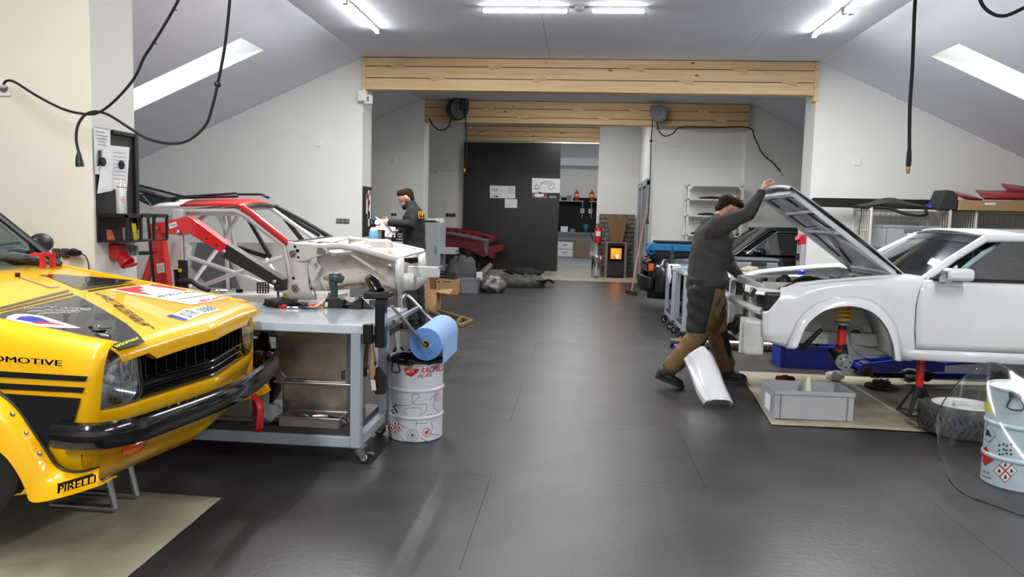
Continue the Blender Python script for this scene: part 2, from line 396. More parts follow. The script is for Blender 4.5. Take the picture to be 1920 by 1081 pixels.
# ================================================================ LAMPS
emis('tube_light', (252, 252, 252), TUBE_S); emis('tube_light_far', (252, 252, 252), TUBE_S*.7)
def lamp(x0, y0, x1, y1, label, group='fluorescent ceiling lamps', w='tube_light'):
    t = thing('fluorescent_lamp', label, 'lamp', group=group)
    p0 = Vector((x0, y0, ZC)); p1 = Vector((x1, y1, ZC)); d = (p1-p0).normalized(); L = (p1-p0).length
    MB().bar(p0-Vector((0, 0, .015)), p1-Vector((0, 0, .015)), .05, .03).build('housing', 'white_plastic', t, bev=.004)
    MB().cyl(p0+d*.03-Vector((0, 0, .045)), p1-d*.03-Vector((0, 0, .045)), .02, n=10).build('tube', w, t)
    for q in (p0, p1-d*.03): MB().bar(q-Vector((0, 0, .045)), q+d*.03-Vector((0, 0, .045)), .05, .045).build('end_cap', 'white_plastic', t)
    ld = bpy.data.lights.new('tube', 'AREA'); ld.shape = 'RECTANGLE'; ld.size = L; ld.size_y = .06; ld.energy = TUBE_W*L*(1 if w == 'tube_light' else .75); ld.color = (1, .99, .98)
    lo = bpy.data.objects.new('tube_glow', ld); COL.objects.link(lo); lo.parent = t
    lo.location = (p0+p1)/2-Vector((0, 0, .075)); lo.rotation_euler = (0, 0, math.atan2(d.y, d.x))
    return t
lamp(-1.166, 8.71, -.19, 8.71, 'longer of the two bright ceiling tubes running across the middle')
lamp(.03, 8.70, .645, 8.70, 'shorter of the two bright ceiling tubes running across the middle')
t = thing('motion_sensor', 'small white round sensor between the two crosswise ceiling tubes', 'sensor')
MB().lathe([(.055, 0), (.055, -.02), (.04, -.04), (.0, -.055)], (-.08, 8.7, ZC), n=16).build('sensor_body', 'white_plastic', t, 40)
lamp(-2.6, 7.0, -2.6, 8.36, 'nearer tube of the left ceiling row, cut by the picture top')
lamp(-2.6, 8.4, -2.6, 9.75, 'bright ceiling tube pointing into the hall at upper left')
lamp(2.72, 7.0, 2.72, 8.66, 'upper tube of the right ceiling row, next to a small sensor')
lamp(2.72, 8.72, 2.72, 9.8, 'farther bright ceiling tube of the right ceiling row')
t = thing('lamp_sensor', 'tiny white sensor beside the right ceiling tube', 'sensor')
MB().bx(2.76, 2.82, 8.66, 8.74, ZC-.07, ZC).build('sensor_body', 'white_plastic', t, bev=.006)
for x in (-2.6, 2.72):  # unseen tubes added over and behind the camera to light the hall
    lamp(x, 1.0, x, 3.4, ('left ' if x < 0 else 'right ')+'added unseen ceiling tube above the camera')
    lamp(x, -2.4, x, 0.0, ('left ' if x < 0 else 'right ')+'added unseen ceiling tube behind the camera')
lamp(-1.2, 13.6, 0, 13.6, 'added unseen ceiling tube behind the front timber beam', w='tube_light_far'); lamp(.1, 13.6, 1.2, 13.6, 'second added unseen tube behind the front timber beam', w='tube_light_far')  # unseen tubes added behind the beams to light the far bays
lamp(-.9, 18.0, .5, 18.0, 'added unseen ceiling tube behind the middle timber beam', w='tube_light_far')
ld = bpy.data.lights.new('storeroom', 'AREA'); ld.size = 1.5; ld.size_y = .1; ld.shape = 'RECTANGLE'; ld.energy = 45
lo = bpy.data.objects.new('storeroom_light', ld); COL.objects.link(lo); lo.location = (0, 25, 4.15)
# ================================================================ YELLOW RALLY CAR (nose to the right, jacked up)
YC = 3.515
def hz(x, y): return .948 + .155*(-1.75-x) - .024*(y/.66)**2 + .014*y/.66
def hood(px, py, up=.0025):
    z = 1.0
    for _ in range(30): p = G(px, py, z); z = lerp(z, min(1.15, max(.85, hz(p.x, p.y-YC))), .45)
    return Vector((p.x, p.y, z+up))
def onhood(u, v): return hood(u, v)
def xh(y): return -1.70 - .07*abs(y)/.665
yc = thing('rally_car', 'yellow rally car with black stripes and sponsor stickers, only its nose in view', 'car')
rows = []
for j in range(25):
    y = -.66 + 1.32*j/24; f = xh(y); dr = .085 if abs(y) < .47 else .05
    r = [(lerp(-2.93, f-.07, i/14), YC+y, hz(lerp(-2.93, f-.07, i/14), y)) for i in range(15)]
    zz = hz(f-.07, y)
    r += [(f-.035, YC+y, zz-.012), (f-.012, YC+y, zz-.03), (f-.002, YC+y, zz-.05), (f-.004, YC+y, zz-.012-dr)]
    if dr > .06: r += [(f-.03, YC+y, zz-.012-dr-.006)]
    else: r += [(f-.03, YC+y, zz-.012-dr-.004)]
    rows.append(r)
hd = MB().grid(rows).build('hood', 'yellow_paint', yc, 60, solid=.006, off=-1)
XWH = -2.43
def zbot(x):
    d = abs(x-XWH)
    return interp(d, [(0, .80), (.15, .77), (.25, .68), (.31, .55), (.43, .37), (.44, .365), (.72, .41)])
for s, nm in ((-1, 'fender'), (1, 'fender')):
    rows = []
    xs = [(-1.785 if s < 0 else -1.86)-i*.0485 for i in range(33)]
    for x in xs:
        e = max(0, (x+1.84)/.055); h = hz(x, .665)
        sec = [(.666, h), (.695, h+.001), (.728, h-.018), (.752-.01*e, h-.06), (.768-.02*e, .84), (.774-.025*e, .76), (.770-.025*e, .66), (.760-.03*e, .52), (.748-.03*e, .365)]
        zb = zbot(x); out = []
        for (yy, z) in sec: out.append((x - (.9-z)*.12*(1 if e > 0 else 0), YC+s*yy, max(z, zb)))
        rows.append(out)
    MB().grid(rows).build(nm, 'yellow_paint', yc, 50, solid=.008, off=0)
# flared arches bolted on
fo = [(-150, 690), (-60, 703), (0, 735), (35, 765), (60, 800), (85, 838), (112, 875), (150, 884), (187, 875)]
fi = [(-150, 775), (-60, 800), (0, 845), (22, 868), (38, 893), (50, 918), (62, 940), (120, 930), (190, 908)]
for s in (-1, 1):
    o_, i_ = [], []
    for p in fo: q = W(*p, 2.735); o_.append(Vector((q.x, YC+s*(.785 if s < 0 else .765), q.z)))
    for p in fi: q = W(*p, 2.68); i_.append(Vector((q.x, YC+s*(.835 if s < 0 else .775), q.z)))
    def mir(L): return [Vector((2*XWH-p.x, p.y, p.z)) for p in reversed(L)]
    o2 = mir(o_)+o_; i2 = mir(i_)+i_
    mid = [(a+b)/2 + Vector((0, s*.012, 0)) for a, b in zip(o2, i2)]
    inn = [p + Vector((0, -s*.10, 0)) for p in i2]
    a = MB().grid([spline(o2, 4), spline(mid, 4), spline(i2, 4), spline(inn, 4)]).build('arch_flare', 'yellow_paint', yc, 40, solid=.006)
    MB().tube(spline(o2, 4), .007, 6).build('edge_trim', 'black_plastic', a)
    for p in o_[2:6]:
        q = p + Vector((0, s*.012, .0)) + Vector((-.012, 0, -.02)); MB().lathe([(.011, 0), (.011, .004), (.006, .007)], q, (0, s, 0), 10).build('rivet', 'steel', a)
    # wheels
    for xw in (XWH+.01, XWH-2.4):
        wh = MB().lathe([(.20, -.09), (.27, -.1), (.305, -.085), (.312, 0), (.305, .085), (.27, .1), (.2, .09)], (xw, YC+s*.69, .50), (0, 1, 0), 32, cap=False).build('tyre', 'rubber', yc, 40)
        MB().lathe([(.2, -.08), (.19, -.05), (.1, -.03), (.04, -.05), (0, -.05)], (xw, YC+s*.69, .50), (0, -s, 0), 24, cap=False).build('rim', 'steel', wh, 40)
# nose: band under lamps, grille, lamps, bumper, apron
def xf(y): return -1.715 - .10*abs(y)/.62 - (.10*((abs(y)-.6)/.15)**2 if abs(y) > .6 else 0)
ysn = [-.755+1.51*i/40 for i in range(41)]
MB().grid([[(xf(y)-.03, YC+y, .675), (xf(y)+.012, YC+y, .672), (xf(y)+.016, YC+y, .655), (xf(y)+.004, YC+y, .63), (xf(y)-.02, YC+y, .56)] for y in ysn]).build('front_panel', 'yellow_paint', yc, 40, solid=.006)
MB().grid([[(xf(y)-.09, YC+y, .90), (xf(y)-.09, YC+y, .66)] for y in ysn[6:-6]]).build('radiator_shroud', 'black_matt', yc, solid=.01)
gy = [-.48+.96*i/24 for i in range(25)]
g = MB().grid([[(xf(y)-.055, YC+y, .885), (xf(y)-.055, YC+y, .66)] for y in gy]).build('grille', 'black_plastic', yc, solid=.008)
for z in (.685, .718, .752):
    MB().tube([(xf(y)-.012, YC+y, z) for y in gy], .007, 6, flat=1.6).build('grille_bar', 'black_gloss', g, 60)
for k in range(15):
    y = -.455+.91*k/14
    MB().box((xf(y)-.03, YC+y, .815), (.045, .004, .12)).build('grille_fin', 'black_gloss', g)
glass('lamp_glass', (235, 240, 242), .45)
for s in (-1, 1):
    rr, rl = [], []
    for i in range(13):
        v = i/12*2-1; R1, R2 = [], []
        for j in range(15):
            u = j/14*2-1
            k = (abs(u)**4+abs(v)**4)**.25; mm = max(abs(u), abs(v)); q = mm/k if k > 0 else 1
            uu, vv = u*q, v*q
            y = .612 + uu*.128; z = .786 + vv*.12 + .01*(1-uu)*.5
            bulge = .03*(1-mm**2)
            R1.append((xf(y)+.002+bulge-.02*(vv*.5+.5), YC+s*y, z)); R2.append((xf(y)-.02-.075*(1-mm**2), YC+s*y, z))
        rr.append(R1); rl.append(R2)
    h = MB().grid(rl).build('headlight', 'chrome', yc, 180)
    MB().grid(rr).build('lens', 'lamp_glass', h, 180)
    MB().tube([rr[0][j] for j in range(15)]+[rr[i][14] for i in range(1, 13)]+[rr[12][j] for j in range(13, -1, -1)]+[rr[i][0] for i in range(11, 0, -1)], .007, 6, closed=True).build('bezel', 'black_plastic', h)
    MB().ell((xf(.6)-.06, YC+s*.6, .78), (.03, .022, .022), 10, 6).build('bulb', 'white_plastic', h)
    for q in range(9):
        y = .56+.015*q; MB().tube([(xf(y)+.012, YC+s*y, .70), (xf(y)+.018, YC+s*y, .80)], .0025, 4).build('flute', 'lamp_glass', h)
bp = [(-1.95, -.80), (-1.86, -.805), (-1.775, -.78), (-1.71, -.69), (-1.67, -.5), (-1.63, -.25), (-1.615, 0)]
path = [(x, YC+y, .605) for x, y in bp] + [(x, YC-y, .605) for x, y in reversed(bp[:-1])]
pth = spline(path, 6); sec = [(.0, .052), (.024, .047), (.036, .03), (.04, 0), (.036, -.03), (.024, -.047), (0, -.052), (-.022, -.03), (-.022, .03)]
rows = []
for i, p in enumerate(pth):
    d = (pth[min(i+1, len(pth)-1)]-pth[max(i-1, 0)]).normalized(); n = Vector((d.y, -d.x, 0))
    if n.x < 0 and abs(d.x) < .5: n = -n
    rows.append([p + n*a + Vector((0, 0, b)) for a, b in sec])
MB().grid(rows, cu=True).build('bumper', 'black_gloss', yc, 40)
ap = []
for i in range(41):
    y = -.77+1.54*i/40; k = max(0, (abs(y)-.55)/.22)
    ap.append([(xf(y)-.02-.03*k, YC+y, .57), (xf(y)+.0-.04*k, YC+y, .53), (xf(y)-.012-.06*k, YC+y, .47), (xf(y)-.07-.05*k, YC+y, .40), (xf(y)-.13-.03*k, YC+y, .352), (xf(y)-.19, YC+y, .345)])
apn = MB().grid(ap).build('front_apron', 'yellow_paint', yc, 60, solid=.006)
for a, b in ((-.20, .12), (.22, .50)):
    MB().grid([[(xf(y)+.008, YC+y, .535), (xf(y)+.012, YC+y, .505)] for y in [lerp(a, b, t/6) for t in range(7)]]).build('air_slot', 'black_matt', apn, solid=.004)
mat('amber', (214, 92, 22), .2, coat=.6, var=.1)
for s in (-1, 1):
    MB().ell((xf(.55)+.02, YC+s*.565, .50), (.035, .105, .03), 16, 8, Euler((0, 0, -s*.16)).to_matrix()).build('indicator', 'amber', yc, 180)
MB().tube(spline([(-1.75, YC+.52, .46), (-1.70, YC+.50, .40), (-1.705, YC+.49, .30), (-1.72, YC+.52, .27), (-1.73, YC+.545, .32), (-1.745, YC+.54, .44)], 5), .011, 6, flat=2.2).build('tow_strap', 'red_plastic', yc, 60)
# underbody, cabin and tail (beyond the picture's edge)
ub = MB(); ub.bx(-5.5, -1.95, YC-.62, YC+.62, .36, .48); ub.build('floor_pan', 'black_matt', yc)
for s in (-1, 1):
    rows = []
    for x in [-3.33-i*.11 for i in range(21)]:
        zb = interp(abs(x-(XWH-2.4)), [(0, .8), (.15, .77), (.25, .68), (.34, .5), (.4, .37), (.5, .365)])
        rows.append([(x, YC+s*yy, max(z, zb)) for yy, z in ((.68, 1.16), (.735, 1.10), (.765, .98), (.775, .8), (.77, .6), (.755, .365))])
    sd = MB().grid(rows).build('side_panel', 'yellow_paint', yc, 40, solid=.008)
    for a, b in (((-2.95, .66, 1.13), (-3.52, .55, 1.62)), ((-5.0, .66, 1.16), (-4.75, .55, 1.60)), ((-4.1, .68, 1.16), (-4.15, .555, 1.62))):
        MB().tube([(a[0], YC+s*a[1], a[2]), (b[0], YC+s*b[1], b[2])], .02 if a[0] > -3 else .026, 8).build('pillar', 'black_plastic' if a[0] > -3 else 'yellow_paint', yc)
    MB().add([(-3.08, YC+s*.675, 1.15), (-5.0, YC+s*.675, 1.16), (-4.76, YC+s*.555, 1.6), (-3.52, YC+s*.555, 1.61)], [(0, 1, 2, 3)]).build('side_window', 'tint_glass', yc)
MB().grid([[(x, YC+y, 1.64+.03*(1-(y/.58)**2)-.02*abs((x+4.1)/.7)**2) for y in [-.58+1.16*i/10 for i in range(11)]] for x in [-3.5-i*.13 for i in range(11)]]).build('roof', 'yellow_paint', yc, 60, solid=.02)
MB().grid([[(x, YC+y, 1.17-.06*(y/.68)**2) for y in [-.68+1.36*i/10 for i in range(11)]] for x in (-5.02, -5.3, -5.55)]).build('boot_lid', 'yellow_paint', yc, 60, solid=.01)
MB().bx(-5.6, -5.54, YC-.75, YC+.75, .4, 1.1).build('tail_panel', 'yellow_paint', yc, bev=.03)
MB().add([(-2.97, YC-.66, 1.13), (-2.9, YC, 1.15), (-2.97, YC+.66, 1.13), (-3.52, YC+.55, 1.61), (-3.47, YC, 1.63), (-3.52, YC-.55, 1.61)], [(0, 1, 4, 5), (1, 2, 3, 4)]).build('windscreen', 'tint_glass', yc)
MB().add([(-4.98, YC-.62, 1.17), (-4.98, YC+.62, 1.17), (-4.78, YC+.55, 1.6), (-4.78, YC-.55, 1.6)], [(0, 1, 2, 3)]).build('rear_window', 'tint_glass', yc)
MB().grid([[(-2.93, YC+y, hz(-2.93, y)-.005), (-3.03, YC+y, 1.13+.01*(1-y*y))] for y in [-.67+1.34*i/12 for i in range(13)]]).build('cowl', 'yellow_paint', yc, 60)
MB().bx(-3.15, -3.02, YC-.6, YC+.6, .9, 1.12).build('dashboard', 'black_matt', yc)
for s in (-1, 1):
    mr = MB().ell((-3.2, YC+s*.85, 1.24), (.05, .09, .06), 14, 8).build('wing_mirror', 'black_plastic', yc, 180)
    MB().cyl((-3.2, YC+s*.72, 1.17), (-3.2, YC+s*.8, 1.22), .015, n=8).build('mirror_stalk', 'black_plastic', mr)
for s, q in ((.35, 0), (-.25, 0)):
    MB().tube([(-2.93, YC+s+.12, 1.155), (-2.98, YC+s-.1, 1.19), (-3.0, YC+s-.42, 1.2)], [.022, .014, .006], 8).build('wiper', 'black_plastic', yc)
MB().cyl((-2.78, YC+.1, hz(-2.78, .1)), (-2.78, YC+.1, hz(-2.78, .1)+.02), .012, n=10).build('washer_nozzle', 'black_plastic', yc)
for dy in (.42, .50):
    c = (-2.88, YC+dy, 1.13); MB().box((c[0], c[1], 1.165), (.02, .022, .075)).box((c[0]-.025, c[1], 1.2), (.07, .03, .016)).build('pull_handle', 'red_plastic', yc)
# --- stickers and stripes on the bonnet
D = lambda m, poly, name='sticker', cut=.12: decal(name, m, hd, poly, onhood, cut)
def up(k): return lambda u, v: hood(u, v, k)
mat('sticker_black', (26, 26, 28), .18, coat=.5, var=.04); mat('sticker_grey', (92, 88, 78), .25, coat=.4, var=.04)
decal('black_wedge', 'sticker_black', hd, [(145, 554), (193, 580), (237, 607), (260, 627), (272, 642), (226, 655), (200, 646), (117, 625), (50, 612), (0, 606), (-60, 597), (0, 588), (25, 582)], up(.0022), 14)
decal('stripe', 'sticker_black', hd, [(128, 543), (131, 547), (0, 580), (-40, 588), (-40, 584), (0, 576)], up(.0022), 14)
decal('stripe', 'sticker_black', hd, [(136, 549), (139, 552.5), (20, 581), (0, 585), (0, 582), (17, 577.5)], up(.0022), 14)
decal('black_wedge', 'sticker_black', hd, [(73, 516), (107, 514), (183, 520), (250, 525.5), (233, 530), (167, 537.5), (142, 541), (117, 530), (90, 519.5)], up(.0022), 14)
decal('stripe', 'sticker_black', hd, [(146, 541.5), (200, 534.5), (236, 530.5), (252, 530), (203, 536.5), (150, 544)], up(.0022), 14)
decal('stripe', 'sticker_black', hd, [(163, 545), (200, 539), (247, 533), (258, 533), (203, 541), (167, 547)], up(.0022), 14)
decal('sponsor_sticker', 'ink_white', hd, [(205, 544), (282, 533.5), (305, 534), (350, 541), (436, 558), (358, 572), (280, 558)], up(.0024), 16)
decal('leaf_print', 'ink_red', hd, [(214, 543.5), (262, 537), (270, 541), (258, 541.5), (272, 545), (262, 546.5), (288, 554.5), (250, 549)], up(.0034), 14)
decal('leaf_print', 'ink_red', hd, [(279, 536), (286, 534), (306, 535), (346, 543), (352, 547), (325, 542)], up(.0034), 14)
def hq(a, b, c, k=.0036):
    A, B, Cc = hood(*a), hood(*b), hood(*c)
    def f(u, v):
        p = A + (B-A)*u + (Cc-A)*v; p.z = hz(p.x, p.y-YC)+k; return p
    return f
lettering('PETRO-CANADA', 'ink_black', hd, hq((300, 558.5), (386, 547), (294, 556)), bold=.01)
lettering('LUBRICANTS', 'ink_red', hd, hq((372, 569), (424, 559), (362, 565.5)), bold=.01)
decal('underline', 'ink_black', hd, [(333, 562.5), (392, 553.5), (392, 552.5), (333, 561.5)], up(.0034), 14)
decal('plate_sticker', 'ink_white', hd, [(312, 593), (347, 603), (354, 600), (383, 588.5), (390, 588), (414, 581), (384, 573), (351, 580), (348, 579), (324, 590)], up(.0024), 14)
decal('plate_band', 'ink_blue', hd, [(312, 593), (347, 602.5), (353, 599.5), (322, 590)], up(.0034), 14)
mat('ink_teal', (60, 96, 96), .5)
lettering('01R', 'ink_teal', hd, hq((358, 597), (376, 588), (334, 589)), bold=.01)
lettering('0088', 'ink_teal', hd, hq((384, 587), (408, 580.5), (365, 580)), bold=.01)
lettering('SPEEDCAR', 'sticker_black', hd, hq((293, 618), (205, 556), (260, 609)), shear=.3, fat=.004)
mat('ink_lime', (190, 196, 50), .5)
lettering('winmax', 'ink_lime', hd, hq((217, 654), (262, 636), (212, 648)), fat=.01)
decal('badge', 'ink_white', hd, [(10, 601), (14, 594), (28, 590), (48, 589.5), (78, 593), (110, 603), (152, 616), (110, 615.5), (60, 611), (25, 607)], up(.0032), 14)
decal('badge_print', 'ink_blue', hd, [(29, 600), (38, 595), (58, 593.5), (76, 597), (95, 605), (60, 605)], up(.0042), 14)
decal('badge_print', 'ink_red', hd, [(58, 605.5), (95, 605.5), (126, 612), (90, 608.5), (70, 608.5)], up(.0042), 14)
for (x0, x1, y, sl) in ((45, 112, 579, -.05), (114, 172, 578, .03), (52, 100, 585, -.05), (104, 170, 583, -.02), (70, 150, 589, -.04)):
    pts = []; x = x0
    while x < x1: pts.append(hood(x, y+sl*(x-x0)+random.uniform(-1.6, 1.6), .004)); x += 1.6
    MB().tube(pts, .0011, 3, cap=False).build('handwriting', 'ink_white', hd)
decal('owner_box', 'sticker_grey', hd, [(34, 520), (92, 540), (112, 539), (112, 538), (93, 538.6), (36, 519.5)], up(.0028), 14)
for q in (hood(185, 619), hood(412, 549)):
    pn = MB().lathe([(.03, 0), (.03, .004), (.012, .006), (.008, .02), (0, .022)], q, (0, 0, 1), 16).build('bonnet_pin', 'chrome', hd, 40)
    MB().tube([q+Vector((.0, -.02, .012)), q+Vector((.04, -.03, .012)), q+Vector((.06, -.01, .012)), q+Vector((.045, .012, .012)), q+Vector((-.02, .0, .012)), q+Vector((-.05, .012, .008))], .005, 6).build('spring_clip', 'chrome', pn)
# --- side stripes and lettering on the near fender
def side(u, v): p = W(u, v, 2.737); return Vector((p.x, YC-.7815, p.z))
fd = [o for o in yc.children if o.name.startswith('fender')][0]
for poly in ([(-170, 680), (0, 695), (166, 705), (161, 715), (0, 706), (-170, 692)], [(-170, 704), (0, 717), (160, 726), (156, 736), (0, 728.5), (-170, 716)], [(-20, 735), (153, 746), (137, 799), (97, 817), (88, 838), (60, 800), (35, 765), (0, 735)]):
    decal('stripe', 'sticker_black', fd, poly, side)
A, B, Cc = side(-14, 676), side(116, 686), side(-14, 665)
lettering('OMOTIVE', 'ink_blue', fd, quadmap(A, B, Cc), fat=.006)
fl_ = [o for o in yc.children if o.name.startswith('arch_flare')][0]
def fside(u, v): p = W(u, v, 2.655); return Vector((p.x, 2.662, p.z))
lettering('PIRELLI', 'ink_black', fl_, quadmap(fside(106, 926), fside(176, 905), fside(107, 912)), fat=.008)
decal('print_bar', 'ink_black', fl_, [(107, 912), (104, 908), (171, 888), (176, 891), (172, 894)], fside)
decal('print_bar', 'ink_black', fl_, [(105, 926), (110, 924.5), (111, 910), (106, 910)], fside)
lettering('VRCd', 'ink_white', apn, lambda u, v: (xf(-.36+u*.13)+.012, YC-.36+u*.13, .50+.02*u+v*.022), bold=.01, shear=.3)
# --- trestle under the nose and paper mat
st = thing('support_trestle', 'small welded silver trestle standing under the yellow car', 'trestle')
bx0, bx1 = -2.5, -2.17
for yy in (3.42, 3.60):
    fr = MB(); fr.tube([(bx0, yy, .03), (bx1, yy, .03)], .018, 8).tube([(bx0, yy, .03), (bx0+.07, yy, .335)], .018, 8).tube([(bx1, yy, .03), (bx1-.07, yy, .335)], .018, 8).tube([(bx0+.07, yy, .335), (bx1-.07, yy, .335)], .018, 8)
    fr.build('side_frame', 'steel', st, 60)
for x in (bx0+.07, bx1-.07): MB().tube([(x, 3.42, .335), (x, 3.60, .335)], .018, 8).build('top_bar', 'steel', st, 60)
MB().tube([(bx1-.05, 3.42, .19), (bx1-.05, 3.60, .19)], .014, 8).build('cross_bar', 'steel', st, 60)
def matsheet(name, label, corners, z=.004, n=16, amp=.006, m='tarp'):
    rows = []; c = [Vector(p) for p in corners]; rr = random.Random(len(label))
    for i in range(n+1):
        R = []
        for j in range(n+1):
            u, v = i/n, j/n; p = (c[0]*(1-u)+c[1]*u)*(1-v) + (c[3]*(1-u)+c[2]*u)*v
            R.append((p.x, p.y, z + rr.random()*amp*.5 + .006*max(0, math.sin(u*9+v*4))**6))
        rows.append(R)
    o = MB().grid(rows).build(name, m, None, 60, solid=.002, off=-1); return tag(o, label, 'mat')
matsheet('paper_mat', 'creased beige protective paper mat on the floor under the yellow car', [(-4.6, 1.9, 0), (-1.72, 1.9, 0), (-1.77, 3.69, 0), (-4.6, 3.78, 0)])
# ================================================================ WHITE COUPE (nose to the left, bonnet up, front stripped)
wc = thing('coupe', 'white coupe with raised bonnet and missing front wheel, front end stripped', 'car')
Y0 = 5.95; YF = 7.61; YM = 6.78
mat('bay_white', (206, 210, 208), .4, col2=(176, 178, 172), scale=6)
mat('primer_grey', (226, 230, 235), .3, col2=(196, 202, 210), scale=5)
def cpx(x, pts): return interp(x, pts)
crest = [(1416, 551), (1447, 541), (1500, 534), (1560, 527.5), (1640, 521), (1705, 517.5), (1740, 521.5)]
bot = [(1430, 638), (1480, 652), (1490, 655), (1500, 628), (1510, 608), (1525, 590), (1545, 577), (1570, 570), (1595, 568), (1620, 573), (1645, 586), (1662, 604), (1674, 628), (1681, 655), (1684, 673), (1690, 675), (1722, 676.5)]
opn = [(1430, 584), (1441, 582), (1463, 556)]
doorl = [(520, 1738), (540, 1727), (570, 1719), (620, 1716), (658, 1718), (670, 1714), (680, 1709)]
pxs = [1430, 1435, 1441, 1448, 1455, 1463, 1463.5, 1472, 1480, 1490] + [1500+6*i for i in range(31)] + [1684, 1690, 1697, 1704, 1710]
for s in (-1, 1):
    rows = []
    for x in pxs + [1715]:
        y0 = cpx(x, opn) if x <= 1463 else cpx(x, crest); y1 = cpx(x, bot); R = []
        for k in range(13):
            t = k/12; yy = lerp(y0, y1, t)
            xx = x
            if x >= 1710: xx = cpx(yy, doorl)-2 - (4 if x < 1715 else 0)
            top = x > 1463 and t < .25
            p = W(xx, yy, Y0 + (.055*(1-t/.25)**2 if top else 0) + .03*max(0, t-.75)/.25 + (.03 if x < 1440 else 0)*(1440-x)/10)
            R.append((p.x, p.y if s < 0 else 2*YM-p.y, p.z))
        rows.append(R)
    f = MB().grid(rows).build('front_fender', 'white_paint', wc, 35, solid=.006)
    # top of the fender towards the bonnet gap, running forward over the lamp opening
    rows = []
    for x in [1396, 1406, 1416, 1430, 1447, 1463, 1500, 1560, 1640, 1705, 1738]:
        e = cpx(x, [(1396, 545)]+crest) if x > 1416 else lerp(544.5, 551, (x-1396)/20)
        ln = 557 if x == 1463 else e
        a = W(x, cpx(x, [(1396, 545), (1416, 551), (1463, 556.5)]) if x <= 1463 else e, Y0+.055)
        b = Vector((a.x+(.02 if x < 1440 else 0), Y0+.13, a.z+(.045 if x < 1470 else .012))); c = Vector((b.x+.01, Y0+.2, b.z-.03))
        R = [a, b, c]; rows.append([(p.x, p.y if s < 0 else 2*YM-p.y, p.z) for p in R])
    MB().grid(rows).build('fender_top', 'white_paint', wc, 50, solid=.006)
    fo = [(1474, 653), (1490, 610), (1512, 581), (1545, 562), (1590, 555), (1635, 563), (1668, 590), (1685, 625), (1691, 677)]
    fi = [(1494, 652), (1508, 617), (1525, 596), (1551, 580), (1592, 573), (1631, 582), (1658, 606), (1674, 640), (1680, 676)]
    def S(L, Y): return [Vector((W(*p, Y).x, Y if s < 0 else 2*YM-Y, W(*p, Y).z)) for p in L]
    o_, i_ = S(fo, Y0-.006), S(fi, Y0-.055); mid = [(a+b)/2+Vector((0, s*.02, 0)) for a, b in zip(o_, i_)]; inn = [p+Vector((0, -s*.06, .004)) for p in i_]
    MB().grid([spline(q, 5) for q in (o_, mid, i_, inn)]).build('arch_flare', 'white_paint', wc, 50, solid=.005)
    # wheel housing liner
    lin_ = S([(1500, 640), (1512, 605), (1530, 588), (1555, 574), (1592, 568), (1628, 576), (1655, 598), (1672, 630), (1680, 672)], Y0+.03)
    MB().grid([spline(lin_, 4), spline([p+Vector((0, -s*.42, 0)) for p in lin_], 4)]).build('wheel_housing', 'bay_white', wc, 50, solid=.004)
    q = spline(lin_, 4); MB().prism([p+Vector((0, -s*.42, 0)) for p in q], (0, -s*.01, 0)).build('inner_wing', 'bay_white', wc)
    # door, sill, quarter panel
    xd = [W(1724, 600, Y0).x + i*.0625 for i in range(22)]
    zt = 1.088; zr = .567; zs = .482
    rows = []
    for i, x in enumerate(xd):
        R = []
        for k in range(11):
            t = k/10; z = lerp(zt, zr, t); dx = 0
            if i == 0:
                py = lerp(527, 659, t); dx = W(cpx(py, doorl), py, Y0).x - x
            R.append((x+dx, Y0-s*0+(.02 if k == 0 else 0) + (-.012 if .62 < t < .7 else 0) + .012*max(0, t-.7)/.3 if s < 0 else 2*YM-(Y0+(.02 if k == 0 else 0)+(-.012 if .62 < t < .7 else 0)+.012*max(0, t-.7)/.3), z))
        rows.append(R)
    MB().grid(rows).build('door_panel', 'white_paint', wc, 40, solid=.006)
    yy = lambda v: v if s < 0 else 2*YM-v
    x0 = W(1690, 676, Y0).x; x1 = 4.62
    MB().grid([[(x, yy(Y0+.014), zr-.004), (x, yy(Y0+.012), .52), (x, yy(Y0+.03), zs), (x, yy(Y0+.1), zs-.005)] for x in (x0+.01, 3.2, 3.9, x1)]).build('sill', 'white_paint', wc, 40, solid=.006)
    rows = []
    for x in [xd[-1]+.004+i*.09 for i in range(19)]:
        zb = interp(abs(x-4.75), [(0, .86), (.15, .83), (.26, .74), (.33, .6), (.36, .5), (.4, .482)]); zz = interp(x, [(3.9, 1.09), (4.6, 1.1), (5.65, 1.08)])
        rows.append([(x, yy(Y0+d), max(z, zb)) for d, z in ((.03, zz), (.0, zz-.04), (-.005, .85), (-.005, .68), (.01, .55), (.03, .482))])
    MB().grid(rows).build('quarter_panel', 'white_paint', wc, 40, solid=.006)
    wh = MB().lathe([(.2, -.1), (.28, -.105), (.31, -.09), (.315, 0), (.31, .09), (.28, .105), (.2, .1)], (4.75, yy(Y0+.13), .53), (0, 1, 0), 28, cap=False).build('rear_tyre', 'rubber', wc, 40)
    MB().lathe([(.2, -.08), (.19, -.05), (.1, -.03), (.0, -.05)], (4.75, yy(Y0+.13), .53), (0, s, 0), 20, cap=False).build('rim', 'white_plastic', wh, 40)
    # greenhouse
    pa = [W(1732, 524, 6.03), W(1787, 484, 6.1), W(1847, 447, 6.18)]
    pa = [Vector((p.x, yy(p.y), p.z)) for p in pa]; top = pa[-1]
    MB().tube(pa, [.034, .03, .032], 8).build('a_pillar', 'white_paint', wc, 60)
    MB().tube([top, (3.5, yy(6.17), 1.415), (4.2, yy(6.18), 1.40), (4.55, yy(6.14), 1.32), (5.05, yy(6.06), 1.11)], [.032, .03, .03, .04, .05], 8).build('roof_rail', 'white_paint', wc, 60)
